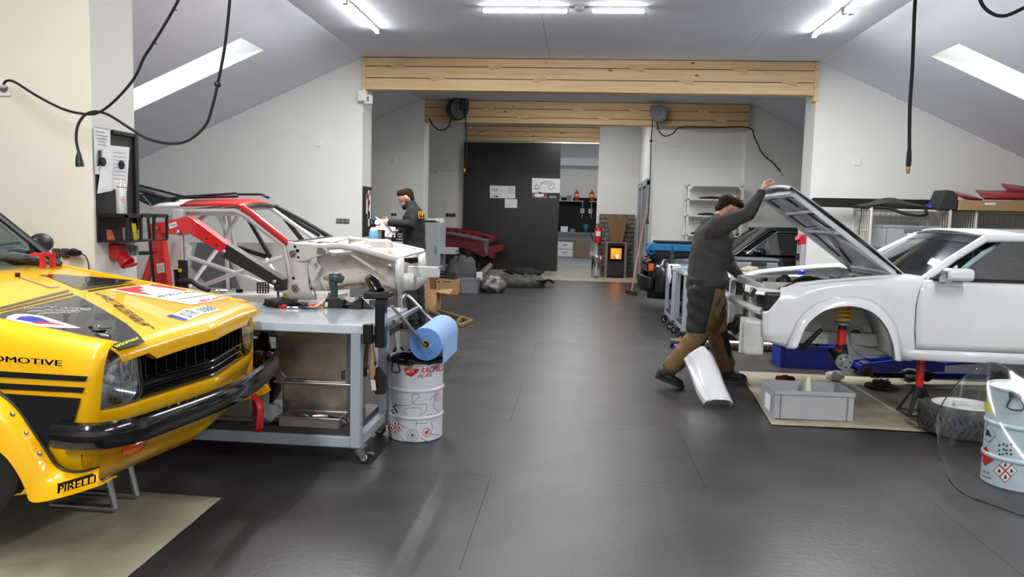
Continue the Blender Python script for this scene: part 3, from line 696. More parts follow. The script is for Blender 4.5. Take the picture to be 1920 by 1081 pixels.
    MB().add([(2.80, yy(6.0), 1.09), (4.6, yy(6.0), 1.09), (4.45, yy(6.14), 1.32), (4.1, yy(6.16), 1.38), (3.2, yy(6.16), 1.39)], [(0, 1, 2, 3, 4)]).build('side_window', 'dark_glass', wc)
    MB().bx(2.62, 4.6, min(yy(5.955), yy(6.01)), max(yy(5.955), yy(6.01)), 1.085, 1.105).build('window_seal', 'black_plastic', wc)
    MB().prism([(2.66, yy(5.97), 1.09), (2.8, yy(5.97), 1.09), (2.82, yy(6.03), 1.2)], (0, -s*.02, 0)).build('mirror_sail', 'white_paint', wc)
    MB().tube([(3.95, yy(6.02), 1.07), (3.9, yy(6.17), 1.39)], .03, 8).build('b_pillar', 'black_plastic', wc)
    if s < 0: mpts = (W(1771, 502, 5.83), W(1822, 527, 5.83))
    if s > 0: continue
    a, b = mpts; cy = yy(5.83)
    mr = MB().bx(a.x, b.x, cy-.06, cy+.06, b.z, a.z).build('door_mirror', 'white_paint', wc, 60, bev=.028)
    MB().bx(a.x-.002, a.x+.004, cy-.045, cy+.045, b.z+.02, a.z-.02).build('mirror_glass', 'black_gloss', mr)
    MB().bar((a.x+.03, cy, b.z+.005), (a.x+.05, yy(5.98), b.z-.01), .05, .03).build('mirror_foot', 'white_paint', mr)
# windscreen, roof, tail
pn = W(1732, 524, 6.03); pt_ = W(1847, 447, 6.18)
def ws(u, v, off=0):
    y = lerp(-.72, .72, u)*(1-.18*v); bow = .10*(1-(2*u-1)**2)
    return Vector((lerp(pn.x, pt_.x, v)-bow+off, YM+y, lerp(pn.z+.005, pt_.z+.012, v)+.02*v*(1-(2*u-1)**2)))
MB().grid([[ws(i/12, j/6) for j in range(7)] for i in range(13)]).build('windscreen', 'tint_glass', wc, 180)
MB().grid([[ws(i/12, .84+.16*j/2, -.006) for j in range(3)] for i in range(13)]).build('sun_band', 'dark_glass', wc, 180)
MB().tube([ws(i/12, 1) for i in range(13)], .012, 6).build('windscreen_seal', 'black_plastic', wc)
MB().grid([[(x + (0 if i else -.09*(1-(v*2-1)**2)), YM+lerp(-.6, .6, v), 1.415+.045*(1-(2*v-1)**2)+.012*math.sin(PI*min(1, (x-3.1)/1.3))) for v in [k/10 for k in range(11)]] for i, x in enumerate((pt_.x+.02, 3.4, 3.7, 4.0, 4.25))]).build('roof', 'white_paint', wc, 60, solid=.02)
MB().grid([[(x, YM+lerp(-.6, .6, v), z+.02*(1-(2*v-1)**2)) for v in [k/8 for k in range(9)]] for x, z in ((4.25, 1.42), (4.6, 1.32), (5.05, 1.13))]).build('rear_window', 'dark_glass', wc, 60)
MB().grid([[(x, YM+lerp(-.8, .8, v), z) for v in [k/8 for k in range(9)]] for x, z in ((5.05, 1.11), (5.4, 1.1), (5.62, 1.06))]).build('boot_lid', 'white_paint', wc, 60, solid=.01)
MB().bx(5.58, 5.68, Y0+.03, YF-.03, .5, 1.08).build('tail_panel', 'white_paint', wc, bev=.04)
MB().bx(2.6, 5.5, Y0+.12, YF-.12, .49, .55).build('floor_pan', 'black_matt', wc)
MB().bx(2.62, 2.95, Y0+.12, YF-.12, .85, 1.05).build('dashboard', 'black_matt', wc, bev=.03)
mat('cage_paint', (170, 196, 198), .4)
for s in (-1, 1):
    yy = YM+s*.55
    MB().tube(spline([(2.75, YM+s*.66, .5), (2.8, YM+s*.64, 1.0), (3.28, YM+s*.52, 1.38), (3.85, YM+s*.53, 1.39), (3.9, YM+s*.62, 1.0), (3.9, YM+s*.64, .5)], 6), .022, 8).build('cage_bar', 'cage_paint', wc, 60)
    MB().tube([(2.8, YM+s*.65, .62), (3.9, YM+s*.64, .98)], .02, 8).build('cage_bar', 'cage_paint', wc, 60)
    MB().tube([(3.88, YM+s*.55, 1.38), (4.7, YM+s*.5, .9)], .02, 8).build('cage_bar', 'cage_paint', wc, 60)
MB().tube([(3.87, YM-.55, 1.2), (3.87, YM+.55, 1.2)], .02, 8).build('cage_bar', 'cage_paint', wc, 60)
MB().tube([(3.28, YM-.53, 1.385), (3.28, YM+.53, 1.385)], .02, 8).build('cage_bar', 'cage_paint', wc, 60)
# bonnet, raised
HA = Vector((2.53, 0, 1.095)); HT = Vector((1.60, 0, 1.785)); hd_ = (HT-HA); hn = Vector((hd_.z, 0, -hd_.x)).normalized()
if hn.z < 0: hn = -hn
def bon(u, v, off=0):     # u along hinge->tip, v across
    y = lerp(6.06, 7.22, v); bowy = (2*v-1)**2
    return HA + hd_*u*(1-.008*bowy*u) + hn*(.035*math.sin(PI*u)*.6 - .03*bowy + off) + Vector((0, y, 0))
bo = MB().grid([[bon(i/16, j/12) for j in range(13)] for i in range(17)] + [[bon(1.004, j/12, -.012) for j in range(13)], [bon(1.0, j/12, -.03) for j in range(13)]]).build('bonnet', 'white_paint', wc, 50, solid=.004)
MB().grid([[bon(.06+.9*i/12, .05+.9*j/10, -.028 - .006*((i+j) % 2)) for j in range(11)] for i in range(13)]).build('bonnet_liner', 'primer_grey', bo, 40)
def rib(pts, r, m='primer_grey', n='bonnet_rib', off=-.035): MB().tube([bon(u, v, off) for u, v in pts], r, 6, flat=1.0).build(n, m, bo, 60)
rib([(.07, .05), (.95, .05)], .022); rib([(.07, .95), (.95, .95)], .022); rib([(.95, .06), (.95, .94)], .026); rib([(.08, .06), (.08, .94)], .022)
rib([(.1, .1), (.5, .45), (.92, .5)], .02); rib([(.1, .9), (.5, .55), (.92, .5)], .02); rib([(.5, .08), (.5, .92)], .016); rib([(.75, .08), (.72, .92)], .014)
for pts in ([(.12, .16), (.45, .40), (.48, .12), (.2, .1)], [(.12, .84), (.45, .60), (.48, .88), (.2, .9)], [(.55, .12), (.7, .12), (.7, .44), (.55, .42), (.55, .12)], [(.55, .88), (.7, .88), (.7, .56), (.55, .58), (.55, .88)], [(.8, .12), (.9, .12), (.9, .45), (.78, .45)], [(.8, .88), (.9, .88), (.9, .55), (.78, .55)]):
    rib(pts, .006, 'black_plastic', 'seam_line', -.038)
MB().tube([(2.42, 7.12, 1.06), (2.35, 7.1, 1.2), bon(.32, .93, -.04)], .012, 6).build('bonnet_stay', 'steel', wc)
MB().tube([(2.48, 6.1, 1.07), bon(.1, .05, -.02)], .018, 6).build('bonnet_hinge', 'black_plastic', wc)
# engine bay
MB().bx(2.5, 2.56, Y0+.1, YF-.1, .5, 1.07).build('firewall', 'bay_white', wc)
MB().grid([[(2.42, y, 1.085), (2.6, y, 1.09)] for y in (Y0+.12, YM, YF-.12)]).build('scuttle', 'white_paint', wc, solid=.01)
for k in range(5): MB().box((2.5, 6.3+k*.22, 1.098), (.06, .12, .006)).build('scuttle_vent', 'black_plastic', wc)
for s in (-1, 1):
    y = YM+s*.37
    MB().bx(1.5, 2.5, y-.015, y+.015, .62, 1.0).build('bay_side', 'bay_white', wc)
    MB().lathe([(.16, -.06), (.15, 0), (.12, .02), (.05, .025), (0, .03)], (2.06, YM+s*.56, .98), n=20).build('strut_tower', 'bay_white', wc, 40)
    MB().bx(1.4, 2.5, YM+s*.42-.04, YM+s*.42+.04, .52, .62).build('chassis_rail', 'bay_white', wc, bev=.01)
mat('cap_blue', (30, 50, 190), .3)
MB().lathe([(.035, 0), (.035, .03), (.02, .04)], (2.06, YM+.56, 1.01), n=14).build('tower_cap', 'cap_blue', wc, 40)
MB().lathe([(.035, 0), (.035, .03), (.02, .04)], (2.42, YM-.3, 1.0), n=14).build('tower_cap', 'cap_blue', wc, 40)
en = MB().bx(1.62, 2.3, 6.5, 6.95, .55, .88).build('engine_block', 'dark_metal', wc, bev=.03)
MB().bx(1.66, 2.28, 6.58, 6.85, .88, .95).build('valve_cover', 'black_plastic', en, bev=.02)
MB().lathe([(.06, 0), (.065, .04), (.05, .07), (.03, .09), (0, .09)], (1.75, 6.75, .95), n=16).build('filler_cap', 'black_plastic', en, 40)
for pts, r in (([(1.62, 6.35, .93), (1.8, 6.4, .99), (2.0, 6.45, .95), (2.2, 6.4, .9)], .028), ([(1.7, 6.95, .9), (1.62, 7.1, .95), (1.85, 7.2, .97), (2.1, 7.15, .9)], .025), ([(2.05, 6.6, .9), (2.25, 6.5, 1.04), (2.35, 6.45, .95)], .03), ([(1.5, 6.5, .9), (1.6, 6.7, .96), (1.55, 7.0, .93)], .02), ([(1.8, 6.9, .92), (2.0, 7.0, 1.0), (2.2, 6.95, .96)], .026)):
    MB().tube(spline(pts, 6), r, 8).build('hose', 'rubber', wc, 60)
for c, d in (((1.68, 6.28, .9), (.16, .12, .12)), ((1.9, 6.32, .88), (.12, .1, .1)), ((2.3, 7.1, .95), (.1, .12, .14)), ((1.62, 6.95, .86), (.12, .16, .1))):
    MB().box(c, d, (.1, .15, .3)).build('accessory', 'dark_metal', wc, bev=.015)
# stripped front panel
for pts in ([(1.43, Y0+.1, .80), (1.40, Y0+.2, .80), (1.37, YM, .80), (1.40, YF-.2, .80), (1.43, YF-.1, .80)],): MB().tube(pts, .03, 6).build('lamp_support', 'bay_white', wc)
MB().bx(1.41, 1.47, Y0+.2, YF-.2, .45, .53).build('lower_crossmember', 'bay_white', wc, bev=.01)
MB().bx(1.43, 1.46, Y0+.2, YF-.2, .94, 1.0).build('upper_crossmember', 'bay_white', wc, bev=.008)
for s in (-1, 1):
    y = YM+s*.66
    MB().bx(1.30, 1.44, y-.12, y+.12, .46, .73).build('crash_panel', 'bay_white', wc, bev=.02)
    MB().bx(1.28, 1.31, y-.03, y+.03, .46, .74).build('panel_flange', 'bay_white', wc, bev=.005)
    MB().bx(1.42, 1.56, y-.14, y+.14, .80, .95).build('lamp_bucket', 'black_plastic', wc, bev=.02)
    MB().box((1.33, y+s*.0, .945), (.04, .26, .07), (0, .5, 0)).build('lamp_lid', 'black_gloss', wc, bev=.008)
    MB().bx(1.39, 1.44, YM+s*.42-.03, YM+s*.42+.03, .5, .95).build('core_strut', 'bay_white', wc, bev=.008)
MB().tube([(1.34, 6.3, .70), (1.38, 6.45, .78), (1.42, 6.7, .86)], .012, 6).build('bracket_arm', 'black_plastic', wc)
MB().bx(1.4, 1.5, 6.5, 7.0, .55, .66).build('radiator', 'dark_metal', wc, bev=.02)
for k in range(6): MB().box((1.40+random.uniform(-.02, .05), 6.45+k*.1, .6+random.uniform(-.06, .05)), (.08, .07, .08), (k, k*.7, .4)).build('accessory', 'dark_metal', wc, bev=.01)
# suspension leg hanging in the arch
mat('spring_yellow', (232, 182, 20), .35)
T = W(1583, 572, 6.16); Bm = W(1576, 652, 6.16)
ax = (Bm-T).normalized()
for s in (-1, 1):
    m_ = lambda p: Vector((p.x, p.y if s < 0 else 2*YM-p.y, p.z))
    coil = []; u_, w_ = perp(ax)
    for i in range(61): coil.append(m_(T + ax*(.005+.12*i/60) + (u_*math.cos(i*2*PI/17) + w_*math.sin(i*2*PI/17))*.055))
    sp_ = MB().tube(coil, .009, 8).build('coil_spring', 'spring_yellow', wc, 60)
    MB().lathe([(.06, 0), (.06, .015), (.03, .02)], m_(T+ax*.135), ax if s < 0 else Vector((ax.x, -ax.y, ax.z)), 16).build('spring_seat', 'steel', wc, 40)
    MB().cyl(m_(T+ax*.14), m_(T+ax*.2), .03).build('damper_collar', 'dark_metal', wc, 60)
    MB().cyl(m_(T+ax*.19), m_(T+ax*.36), .034).build('damper', 'red_paint', wc, 60)
    hub = W(1583, 678, 6.1)
    MB().tube([m_(T+ax*.30), m_(hub+Vector((0, .07, .06))), m_(hub+Vector((0, .06, -.06)))], [.04, .05, .04], 8).build('knuckle', 'dark_metal', wc, 60)
    hb = MB().lathe([(.0, -.03), (.02, -.03), (.022, 0), (.062, 0), (.062, .018), (.03, .03)], m_(hub), (0, -s, 0), 24).build('wheel_hub', 'steel', wc, 40)
    for k in range(5):
        a = k*2*PI/5; MB().cyl(m_(hub+Vector((.042*math.cos(a), .0, .042*math.sin(a)))), m_(hub+Vector((.042*math.cos(a), -.03, .042*math.sin(a)))), .006, n=6).build('wheel_stud', 'dark_metal', hb)
    MB().tube([m_(hub+Vector((0, .08, -.06))), m_(hub+Vector((.05, .5, -.0)))], .025, 8).build('control_arm', 'dark_metal', wc, 60)
    MB().tube([m_(W(1540, 617, 6.25)), m_(W(1512, 645, 6.2)), m_(W(1505, 650, 6.25))], [.015, .022, .03], 8).build('tension_rod', 'dark_metal', wc, 60)
    MB().tube(spline([m_(W(1592, 622, 6.2)), m_(W(1600, 650, 6.1)), m_(W(1620, 668, 6.1)), m_(W(1650, 668, 6.1)), m_(W(1672, 664, 6.2))], 6), .011, 6).build('brake_hose', mat('hose_grey', (96, 110, 126), .5), wc, 60)
    MB().torus(m_(W(1602, 628, 6.36)), (0, 1, 0), .055, .016, 20, 6).build('wing_opening', 'bay_white', wc, 60)
    MB().lathe([(.055, 0), (.05, .02), (0, .02)], m_(W(1602, 628, 6.365)), (0, s, 0), 20).build('opening_plug', 'dark_metal', wc, 40)
# ================================================================ STRIPPED RACE SHELL WITH ROLL CAGE
mat('shell_white', (222, 222, 218), .35, var=.02, coat=.3)
mat('shell_dirty', (222, 219, 210), .5, col2=(170, 158, 138), scale=6, lo=.33, hi=.5, bump=.12, bscale=25)
mat('cage_white', (214, 218, 222), .35, var=.02)
rs = thing('race_shell', 'bare white race car shell with red roof, roll cage and open engine bay', 'car body')
YN, YQ = 6.6, 8.0
def tubes(name, m, par, L, r=.02, n=8): 
    return MB().tube([W(*p[:2], p[2]) for p in L], r, n).build(name, m, par, 60)
# roof skin: near edge, far edge
near = [(262, 401, 6.75), (285, 388, 6.75), (337, 386, 6.72), (400, 384.5, 6.72), (440, 384.5, 6.72), (455, 389, 6.7)]
far = [(330, 383, 7.75), (352, 379, 7.75), (392, 377, 7.75), (450, 376.5, 7.75), (495, 378, 7.75), (515, 386, 7.75)]
def roofrow(i, off=0):
    a, b = W(*near[i]), W(*far[i]); return [a.lerp(b, t/6)+Vector((0, 0, .035*math.sin(PI*t/6)+off)) for t in range(7)]
MB().grid([roofrow(i) for i in (2, 3, 4, 5)]).build('roof', 'red_paint', rs, 60, solid=.015)
MB().grid([roofrow(i) for i in (0, 1, 2)]).build('rear_roof', 'shell_white', rs, 60, solid=.015)
tubes('a_pillar', 'red_paint', rs, [(455, 390, 6.7), (470, 399, 6.68), (540, 455, 6.62)], .032)
tubes('door_frame', 'shell_white', rs, [(338, 394, 6.74), (440, 394, 6.72), (458, 402, 6.7), (534, 460, 6.64), (545, 520, 6.62)], .016)
tubes('a_pillar', 'black_plastic', rs, [(515, 386, 7.75), (560, 410, 7.85), (622, 446, 8.0)], .025)
MB().tube([W(455, 389, 6.7).lerp(W(515, 386, 7.75), t/6)+Vector((0, 0, .03*math.sin(PI*t/6)-.01)) for t in range(7)], .02, 6).build('windscreen_frame', 'black_plastic', rs)
MB().tube([W(543, 457, 6.64).lerp(W(620, 446, 8.0), t/6) for t in range(7)], .025, 6).build('windscreen_frame', 'black_plastic', rs)
# B pillar, sill, rear quarter
rear = [(262, 401), (285, 391), (336, 392), (340, 420), (330, 470), (322, 520), (318, 552), (262, 552), (180, 552), (180, 452), (235, 448), (240, 430)]
MB().prism([W(x, y, 6.66) for x, y in [(322, 392), (340, 392), (338, 450), (352, 462), (345, 500), (330, 552), (300, 552), (312, 500), (322, 450)]], (0, .09, 0)).build('b_pillar', 'shell_white', rs, bev=.012)
MB().prism([W(x, y, 6.62) for x, y in [(150, 452), (245, 449), (322, 452), (312, 500), (304, 552), (150, 560)]], (0, .05, 0)).build('quarter_panel', 'shell_white', rs, bev=.01)
MB().prism([W(x, y, 6.62) for x, y in [(300, 549), (545, 556), (545, 572), (300, 566)]], (0, .14, 0)).build('sill', 'shell_white', rs, bev=.01)
MB().prism([W(x, y, 7.85) for x, y in [(240, 452), (600, 455), (600, 560), (240, 560)]], (0, .03, 0)).build('far_side', 'shell_white', rs)
MB().prism([W(x, y, 7.84) for x, y in [(372, 455), (420, 455), (450, 540), (400, 545), (360, 500)]], (0, -.02, 0)).build('far_opening', 'grey_plastic_dark', rs)
a = W(300, 556, 6.7); b = W(560, 562, 6.7)
MB().bx(a.x-1.2, b.x+.1, 6.7, 7.85, a.z-.06, a.z-.02).build('floor_pan', 'shell_white', rs)
tubes('c_pillar', 'shell_white', rs, [(264, 402, 6.74), (215, 430, 6.68), (180, 452, 6.64)], .03)
# hatch raised at the rear
MB().add([W(330, 377, 7.0)+Vector((0, 0, .0)), W(372, 376, 7.7), W(230, 340, 7.8), W(215, 344, 6.9)], [(0, 1, 2, 3)]).build('rear_hatch', 'tint_glass', rs, solid=.006)
for L in ([(372, 376, 7.7), (230, 340, 7.8)], [(330, 377, 7.0), (215, 344, 6.9)], [(215, 344, 6.9), (230, 340, 7.8)]): tubes('hatch_frame', 'black_plastic', rs, L, .016)
MB().prism([W(x, y, 6.9) for x, y in [(252, 362), (268, 367), (286, 388), (250, 372)]], (0, .5, 0)).build('hatch_corner', 'black_plastic', rs, bev=.01)
# roll cage
for L in ([(346, 396, 6.85), (348, 560, 6.8)], [(346, 396, 6.85), (420, 389, 7.7)], [(420, 389, 7.7), (428, 545, 7.75)], [(350, 395, 6.85), (250, 440, 6.9)], [(398, 392, 7.3), (342, 440, 6.82)],
          [(346, 400, 6.85), (452, 400, 6.8)], [(452, 400, 6.8), (531, 460, 6.7)], [(531, 460, 6.7), (540, 550, 6.7)], [(505, 388, 7.65), (590, 448, 7.85)], [(420, 391, 7.7), (505, 389, 7.65)],
          [(405, 395, 7.3), (428, 440, 7.6)], [(448, 402, 6.9), (425, 442, 7.4)], [(428, 440, 7.6), (352, 540, 6.85)], [(400, 396, 7.7), (340, 430, 6.9)],
          [(343, 478, 6.72), (442, 512, 6.7), (535, 548, 6.7)], [(345, 548, 6.72), (442, 512, 6.7), (536, 480, 6.7)], [(500, 486, 7.0), (530, 540, 6.75)], [(427, 395, 7.6), (447, 500, 7.7)]):
    tubes('cage_bar', 'cage_white', rs, L, .021)
for L in ([(466, 411, 7.78), (507, 482, 7.78)], [(526, 399, 7.8), (569, 453, 7.85)], [(536, 402, 7.8), (600, 441, 7.9)], [(447, 464, 7.78), (505, 483, 7.78)]):
    tubes('cage_bar', 'black_plastic', rs, L, .024)
for (x0, y0, x1, y1) in ((483, 529, 503, 549), (444, 542, 454, 548)):
    gp = MB()
    for k in range(5):
        t = k/4; gp.bar(W(lerp(x0, x1, t), y0, 6.68), W(lerp(x0, x1, t), y1, 6.68), .012, .006); gp.bar(W(x0, lerp(y0, y1, t), 6.68), W(x1, lerp(y0, y1, t), 6.68), .012, .006)
    gp.build('perforated_plate', 'black_plastic', rs)
# front clip, near side
def sheet(name, m, rows, par=rs, solid=.004, sm=40): return MB().grid([[W(*p) for p in r] for r in rows]).build(name, m, par, sm, solid=solid)
sheet('hinge_panel', 'shell_white', [[(538, 455, 6.6), (545, 500, 6.6), (541, 545, 6.6), (528, 560, 6.6)], [(560, 458, 6.6), (563, 500, 6.6), (563, 540, 6.6), (566, 562, 6.6)], [(575, 462, 6.62), (576, 500, 6.62), (580, 540, 6.62), (594, 562, 6.62)]])
MB().prism([W(x, y, 6.585) for x, y in [(538, 452), (556, 456), (592, 458), (612, 459), (614, 475), (590, 482), (572, 490), (556, 490), (545, 480)]], (0, .05, 0)).build('fender_mount', 'shell_white', rs, bev=.006)
for (x, y, r) in ((553, 462, .012), (557.5, 470, .016), (559, 482, .011), (550, 521, .014)):
    MB().lathe([(r, 0), (r*.9, .004), (0, .004)], W(x, y, 6.58 if y < 500 else 6.594), (0, -1, 0), 14).build('panel_hole', 'black_matt', rs)
MB().prism([W(x, y, 6.58) for x, y in [(595, 464), (604, 464), (611, 471), (610, 475), (600, 477), (594, 475)]], (0, .006, 0)).build('panel_hole', 'grey_plastic_dark', rs)
for (x, y) in ((548, 476), (552, 540)):
    pl = MB().prism([W(x+dx, y+dy, 6.583) for dx, dy in ((-5, -6), (3, -8), (8, 0), (5, 7), (-3, 6), (-6, 0))], (0, .008, 0)).build('hinge_plate', 'steel', rs)
    for dx, dy in ((-2, -3), (2, 1), (-1, 4)): MB().lathe([(.006, 0), (0, .002)], W(x+dx, y+dy, 6.58), (0, -1, 0), 8).build('plate_hole', 'black_matt', pl)
# apron with wheel housing pressed inwards
cols = [594, 610, 630, 650, 670, 690, 710, 730, 742]
topy = [466, 470, 474, 472, 471, 474, 478, 483, 487]
boty = [560, 552, 542, 535, 533, 534, 536, 540, 545]
dep = [.04, .09, .15, .18, .18, .15, .11, .07, .03]
rows = []
for x, a, b, d in zip(cols, topy, boty, dep):
    rows.append([(x, lerp(a, b, t), 6.64+d*(math.sin(PI*min(1, t*1.15)) if t < .87 else .4)+.1*t) for t in (0, .12, .3, .5, .7, .87, 1)])
sheet('inner_apron', 'shell_dirty', rows)
sheet('apron_fold', 'shell_dirty', [[(576, 470, 6.63), (580, 520, 6.64), (592, 560, 6.64)], [(590, 478, 6.7), (596, 520, 6.72), (604, 556, 6.7)], [(604, 482, 6.8), (606, 520, 6.85), (616, 550, 6.8)]])
tubes('top_rail', 'shell_white', rs, [(600, 462, 6.62), (640, 461, 6.62), (672, 466, 6.63), (700, 474, 6.64), (742, 486, 6.66)], .03)
MB().tube([W(655, 474, 6.7), W(690, 497, 6.66), W(716, 515, 6.68)], .014, 6).build('stiffener', 'shell_dirty', rs)
MB().tube([W(592, 492, 6.7), W(600, 500, 6.7), W(580, 540, 6.66)], .018, 6).build('stiffener', 'shell_dirty', rs)
MB().prism([W(x, y, 6.86) for x, y in [(600, 520), (742, 524), (745, 545), (690, 540), (600, 545)]], (0, .1, 0)).build('chassis_rail', 'shell_dirty', rs, bev=.012)
MB().lathe([(.02, 0), (.02, .015), (.012, .018)], W(731, 499, 6.7), (0, -1, 0), 14).build('bushing', 'steel', rs, 40)
# front panel, near corner to far corner
sheet('front_panel_top', 'shell_white', [[(740, 487, 6.66), (741, 480, 6.75)], [(770, 478, 7.3), (764, 474, 7.35)], [(796, 471, 7.95), (788, 466, 7.98)]], solid=.02)
sheet('front_panel', 'shell_white', [[(741, 487, 6.66), (742, 520, 6.68), (746, 548, 6.7)], [(757, 482, 6.95), (757, 515, 6.95), (758, 545, 6.95)]])
sheet('lower_front_panel', 'shell_white', [[(757, 512, 6.95), (750, 545, 6.9)], [(780, 512, 7.45), (780, 543, 7.45)], [(801, 500, 7.95), (802, 528, 7.95)]])
sheet('front_panel', 'shell_white', [[(784, 478, 7.7), (785, 515, 7.7)], [(797, 472, 7.95), (800, 508, 7.95)]])
MB().prism([W(x, y, 7.3) for x, y in [(758, 484), (782, 482), (784, 492), (770, 494), (758, 490)]], (0, .02, 0)).build('lamp_opening', 'black_matt', rs)
for (x, y) in ((755.5, 520), (760, 519.5), (768, 518.5)): MB().lathe([(.008, 0), (0, .003)], W(x, y, 6.94+(x-755)*.021), (.5, -1, 0), 8).build('panel_hole', 'black_matt', rs)
MB().prism([W(x, y, 7.0) for x, y in [(744, 514), (752, 512), (756, 530), (754, 545), (745, 548), (748, 530)]], (0, .03, 0)).build('rail_end', 'shell_dirty', rs, bev=.006)
p = W(803, 500, 7.4); MB().bx(p.x-.2, p.x+.1, 7.38, 7.48, p.z-.1, p.z).build('rail_stub', 'shell_white', rs, bev=.004)
MB().cyl(W(822, 502, 7.42), W(829, 499, 7.42), .008, n=8).build('tow_bolt', 'steel', rs)
# far apron, towers, firewall, cowl
sheet('far_apron', 'shell_dirty', [[(655, 448, 7.95), (655, 500, 7.9)], [(720, 456, 7.95), (720, 510, 7.85)], [(794, 470, 7.95), (797, 520, 7.9)]])
tubes('far_rail', 'shell_white', rs, [(655, 446, 7.95), (715, 454, 7.98), (760, 462, 7.98), (795, 470, 7.95)], .02)
for Y_, x, y in ((6.88, 672, 462), (7.72, 712, 452)):
    MB().lathe([(.14, -.06), (.125, 0), (.09, .02), (.045, .015), (.04, .0)], W(x, y, Y_), n=20).build('strut_tower', 'shell_dirty', rs, 40)
sheet('firewall', 'shell_dirty', [[(575, 462, 6.7), (580, 545, 6.7)], [(620, 455, 7.4), (625, 530, 7.4)], [(655, 448, 7.95), (658, 520, 7.95)]])
sheet('cowl', 'shell_white', [[(541, 457, 6.62), (592, 460, 6.62)], [(585, 451, 7.3), (625, 453, 7.3)], [(620, 446, 8.0), (655, 446, 7.98)]], solid=.02)
for (x, y, Y_) in ((607, 456, 6.85), (585, 456, 6.9)): MB().ell(W(x, y, Y_), (.07, .06, .02), 12, 6).build('cowl_opening', 'black_plastic', rs, 60)
tubes('strut_brace', 'shell_dirty', rs, [(664, 464, 6.9), (683, 455, 7.2)], .025)
MB().prism([W(x, y, 7.1) for x, y in [(655, 540), (712, 532), (716, 545), (700, 556), (655, 557)]], (0, .4, 0)).build('subframe', 'grey_paint_light', rs, bev=.01)
# dolly it stands on
dl = thing('body_dolly', 'low black steel dolly on casters under the race shell', 'dolly')
zz = .36
for yy in (6.9, 7.7): MB().bx(-3.9, -1.75, yy-.03, yy+.03, zz-.06, zz).build('side_rail', 'black_plastic', dl)
for x in (-3.85, -1.8): MB().bx(x-.03, x+.03, 6.93, 7.67, zz-.06, zz).build('cross_rail', 'black_plastic', dl)
zs_ = W(420, 566, 6.62).z-.02
for x in (-3.6, -2.75):
    for yy in (6.9, 7.7): MB().bx(x-.03, x+.03, yy-.03, yy+.03, zz, zs_-.045).build('upright', 'steel', dl)
def caster(par, x, y, z, r=.05, rot=0.0, m='chrome'):
    """wheel, fork and brake pedal of a swivel caster; top plate at z"""
    d = Vector((math.cos(rot), math.sin(rot), 0)); n = Vector((-d.y, d.x, 0)); c = Vector((x, y, r)) + d*.03
    cs = MB().bx(x-.04, x+.04, y-.04, y+.04, z-.006, z).cyl((x, y, z-.006), (x, y, z-.03), .025).build('caster', 'steel', par, 60)
    MB().lathe([(r*.55, -.014), (r*.9, -.015), (r, -.009), (r, .009), (r*.9, .015), (r*.55, .014)], c, n, 20).build('caster_wheel', 'rubber', cs, 40)
    for k in (-1, 1): MB().prism([Vector((x, y, z-.02))-d*.025+n*k*.02, Vector((x, y, z-.02))+d*.035+n*k*.02, c+d*.015+n*k*.02-Vector((0, 0, .01)), c-d*.015+n*k*.02-Vector((0, 0, .01))], n*k*.003).build('caster_fork', m, cs)
    MB().lathe([(r*.5, -.017), (r*.5, .017)], c, n, 14).build('hub_cap', 'white_plastic', cs, 40)
    MB().bar(Vector((x, y, z-.03))+d*.02, Vector((x, y, z-.05))+d*.09, .03, .006).build('brake_pedal', m, cs)
for x in (-3.82, -1.83):
    for yy in (6.9, 7.7): caster(dl, x, yy, zz-.06, .06, .4)
# ---- loose parts on the roof
tw = thing('roof_trim', 'long black trim strips lying on the race shell roof', 'trim')
for L in ([(306, 380, 7.0), (330, 378, 7.0), (446, 375, 7.1)], [(446, 371, 7.3), (490, 371, 7.3), (502, 377, 7.2)], [(330, 376, 7.3), (444, 369, 7.4)]):
    MB().tube([W(*p)+Vector((0, 0, .035)) for p in L], .012, 6, flat=2).build('strip', 'black_plastic', tw)
# ================================================================ ENGINE CRANE
ec = thing('engine_crane', 'red workshop engine crane with black boom lowered beside the race shell', 'crane')
YE_ = 5.95
mast = [(283, 418), (302, 417), (304, 437), (327, 560), (292, 560)]
m1 = MB().prism([W(282, 420, YE_), W(300, 418, YE_), W(322, 600, YE_), W(290, 600, YE_)], (0, .08, 0)).build('mast', 'red_paint', ec, bev=.005)
MB().bx(m1.data.vertices[2].co.x-.15, m1.data.vertices[2].co.x+.2, YE_-.3, YE_+.38, .1, .18).build('base', 'red_paint', ec, bev=.01)
zb_ = W(306, 600, YE_).z; xm = W(306, 600, YE_).x
MB().bx(xm-.07, xm+.07, YE_, YE_+.08, .18, zb_+.02).build('mast_foot', 'red_paint', ec)
for yy in (YE_-.33, YE_+.41):
    MB().bx(xm-.45, xm+.8, yy-.04, yy+.04, .08, .16).build('leg', 'red_paint', ec, bev=.006)
    for x in (xm-.4, xm+.75): caster(ec, x, yy, .08, .035, .3)
MB().bar((xm-.42, YE_+.04, .17), W(292, 470, YE_+.04), .05, .05).build('rear_brace', 'red_paint', ec)
bmo = MB().prism([W(x, y, YE_-.01) for x, y in [(281, 419), (303, 416), (350, 405), (362, 411), (428, 460), (418, 476), (350, 435), (340, 441), (302, 436), (281, 437)]], (0, .1, 0)).build('boom', 'red_paint', ec, bev=.004)
MB().prism([W(x, y, YE_-.018) for x, y in [(425, 457), (530, 524), (529, 546), (514, 545), (513, 535), (415, 481)]], (0, .115, 0)).build('boom_extension', mat('boom_black', (34, 33, 34), .4), ec, bev=.004)
for (x, y) in ((293, 428), (334, 435), (515, 528), (420, 472)):
    MB().lathe([(.018, 0), (.018, .01), (.01, .014), (0, .014)], W(x, y, YE_-.022), (0, -1, 0), 10).build('bolt', 'steel', ec)
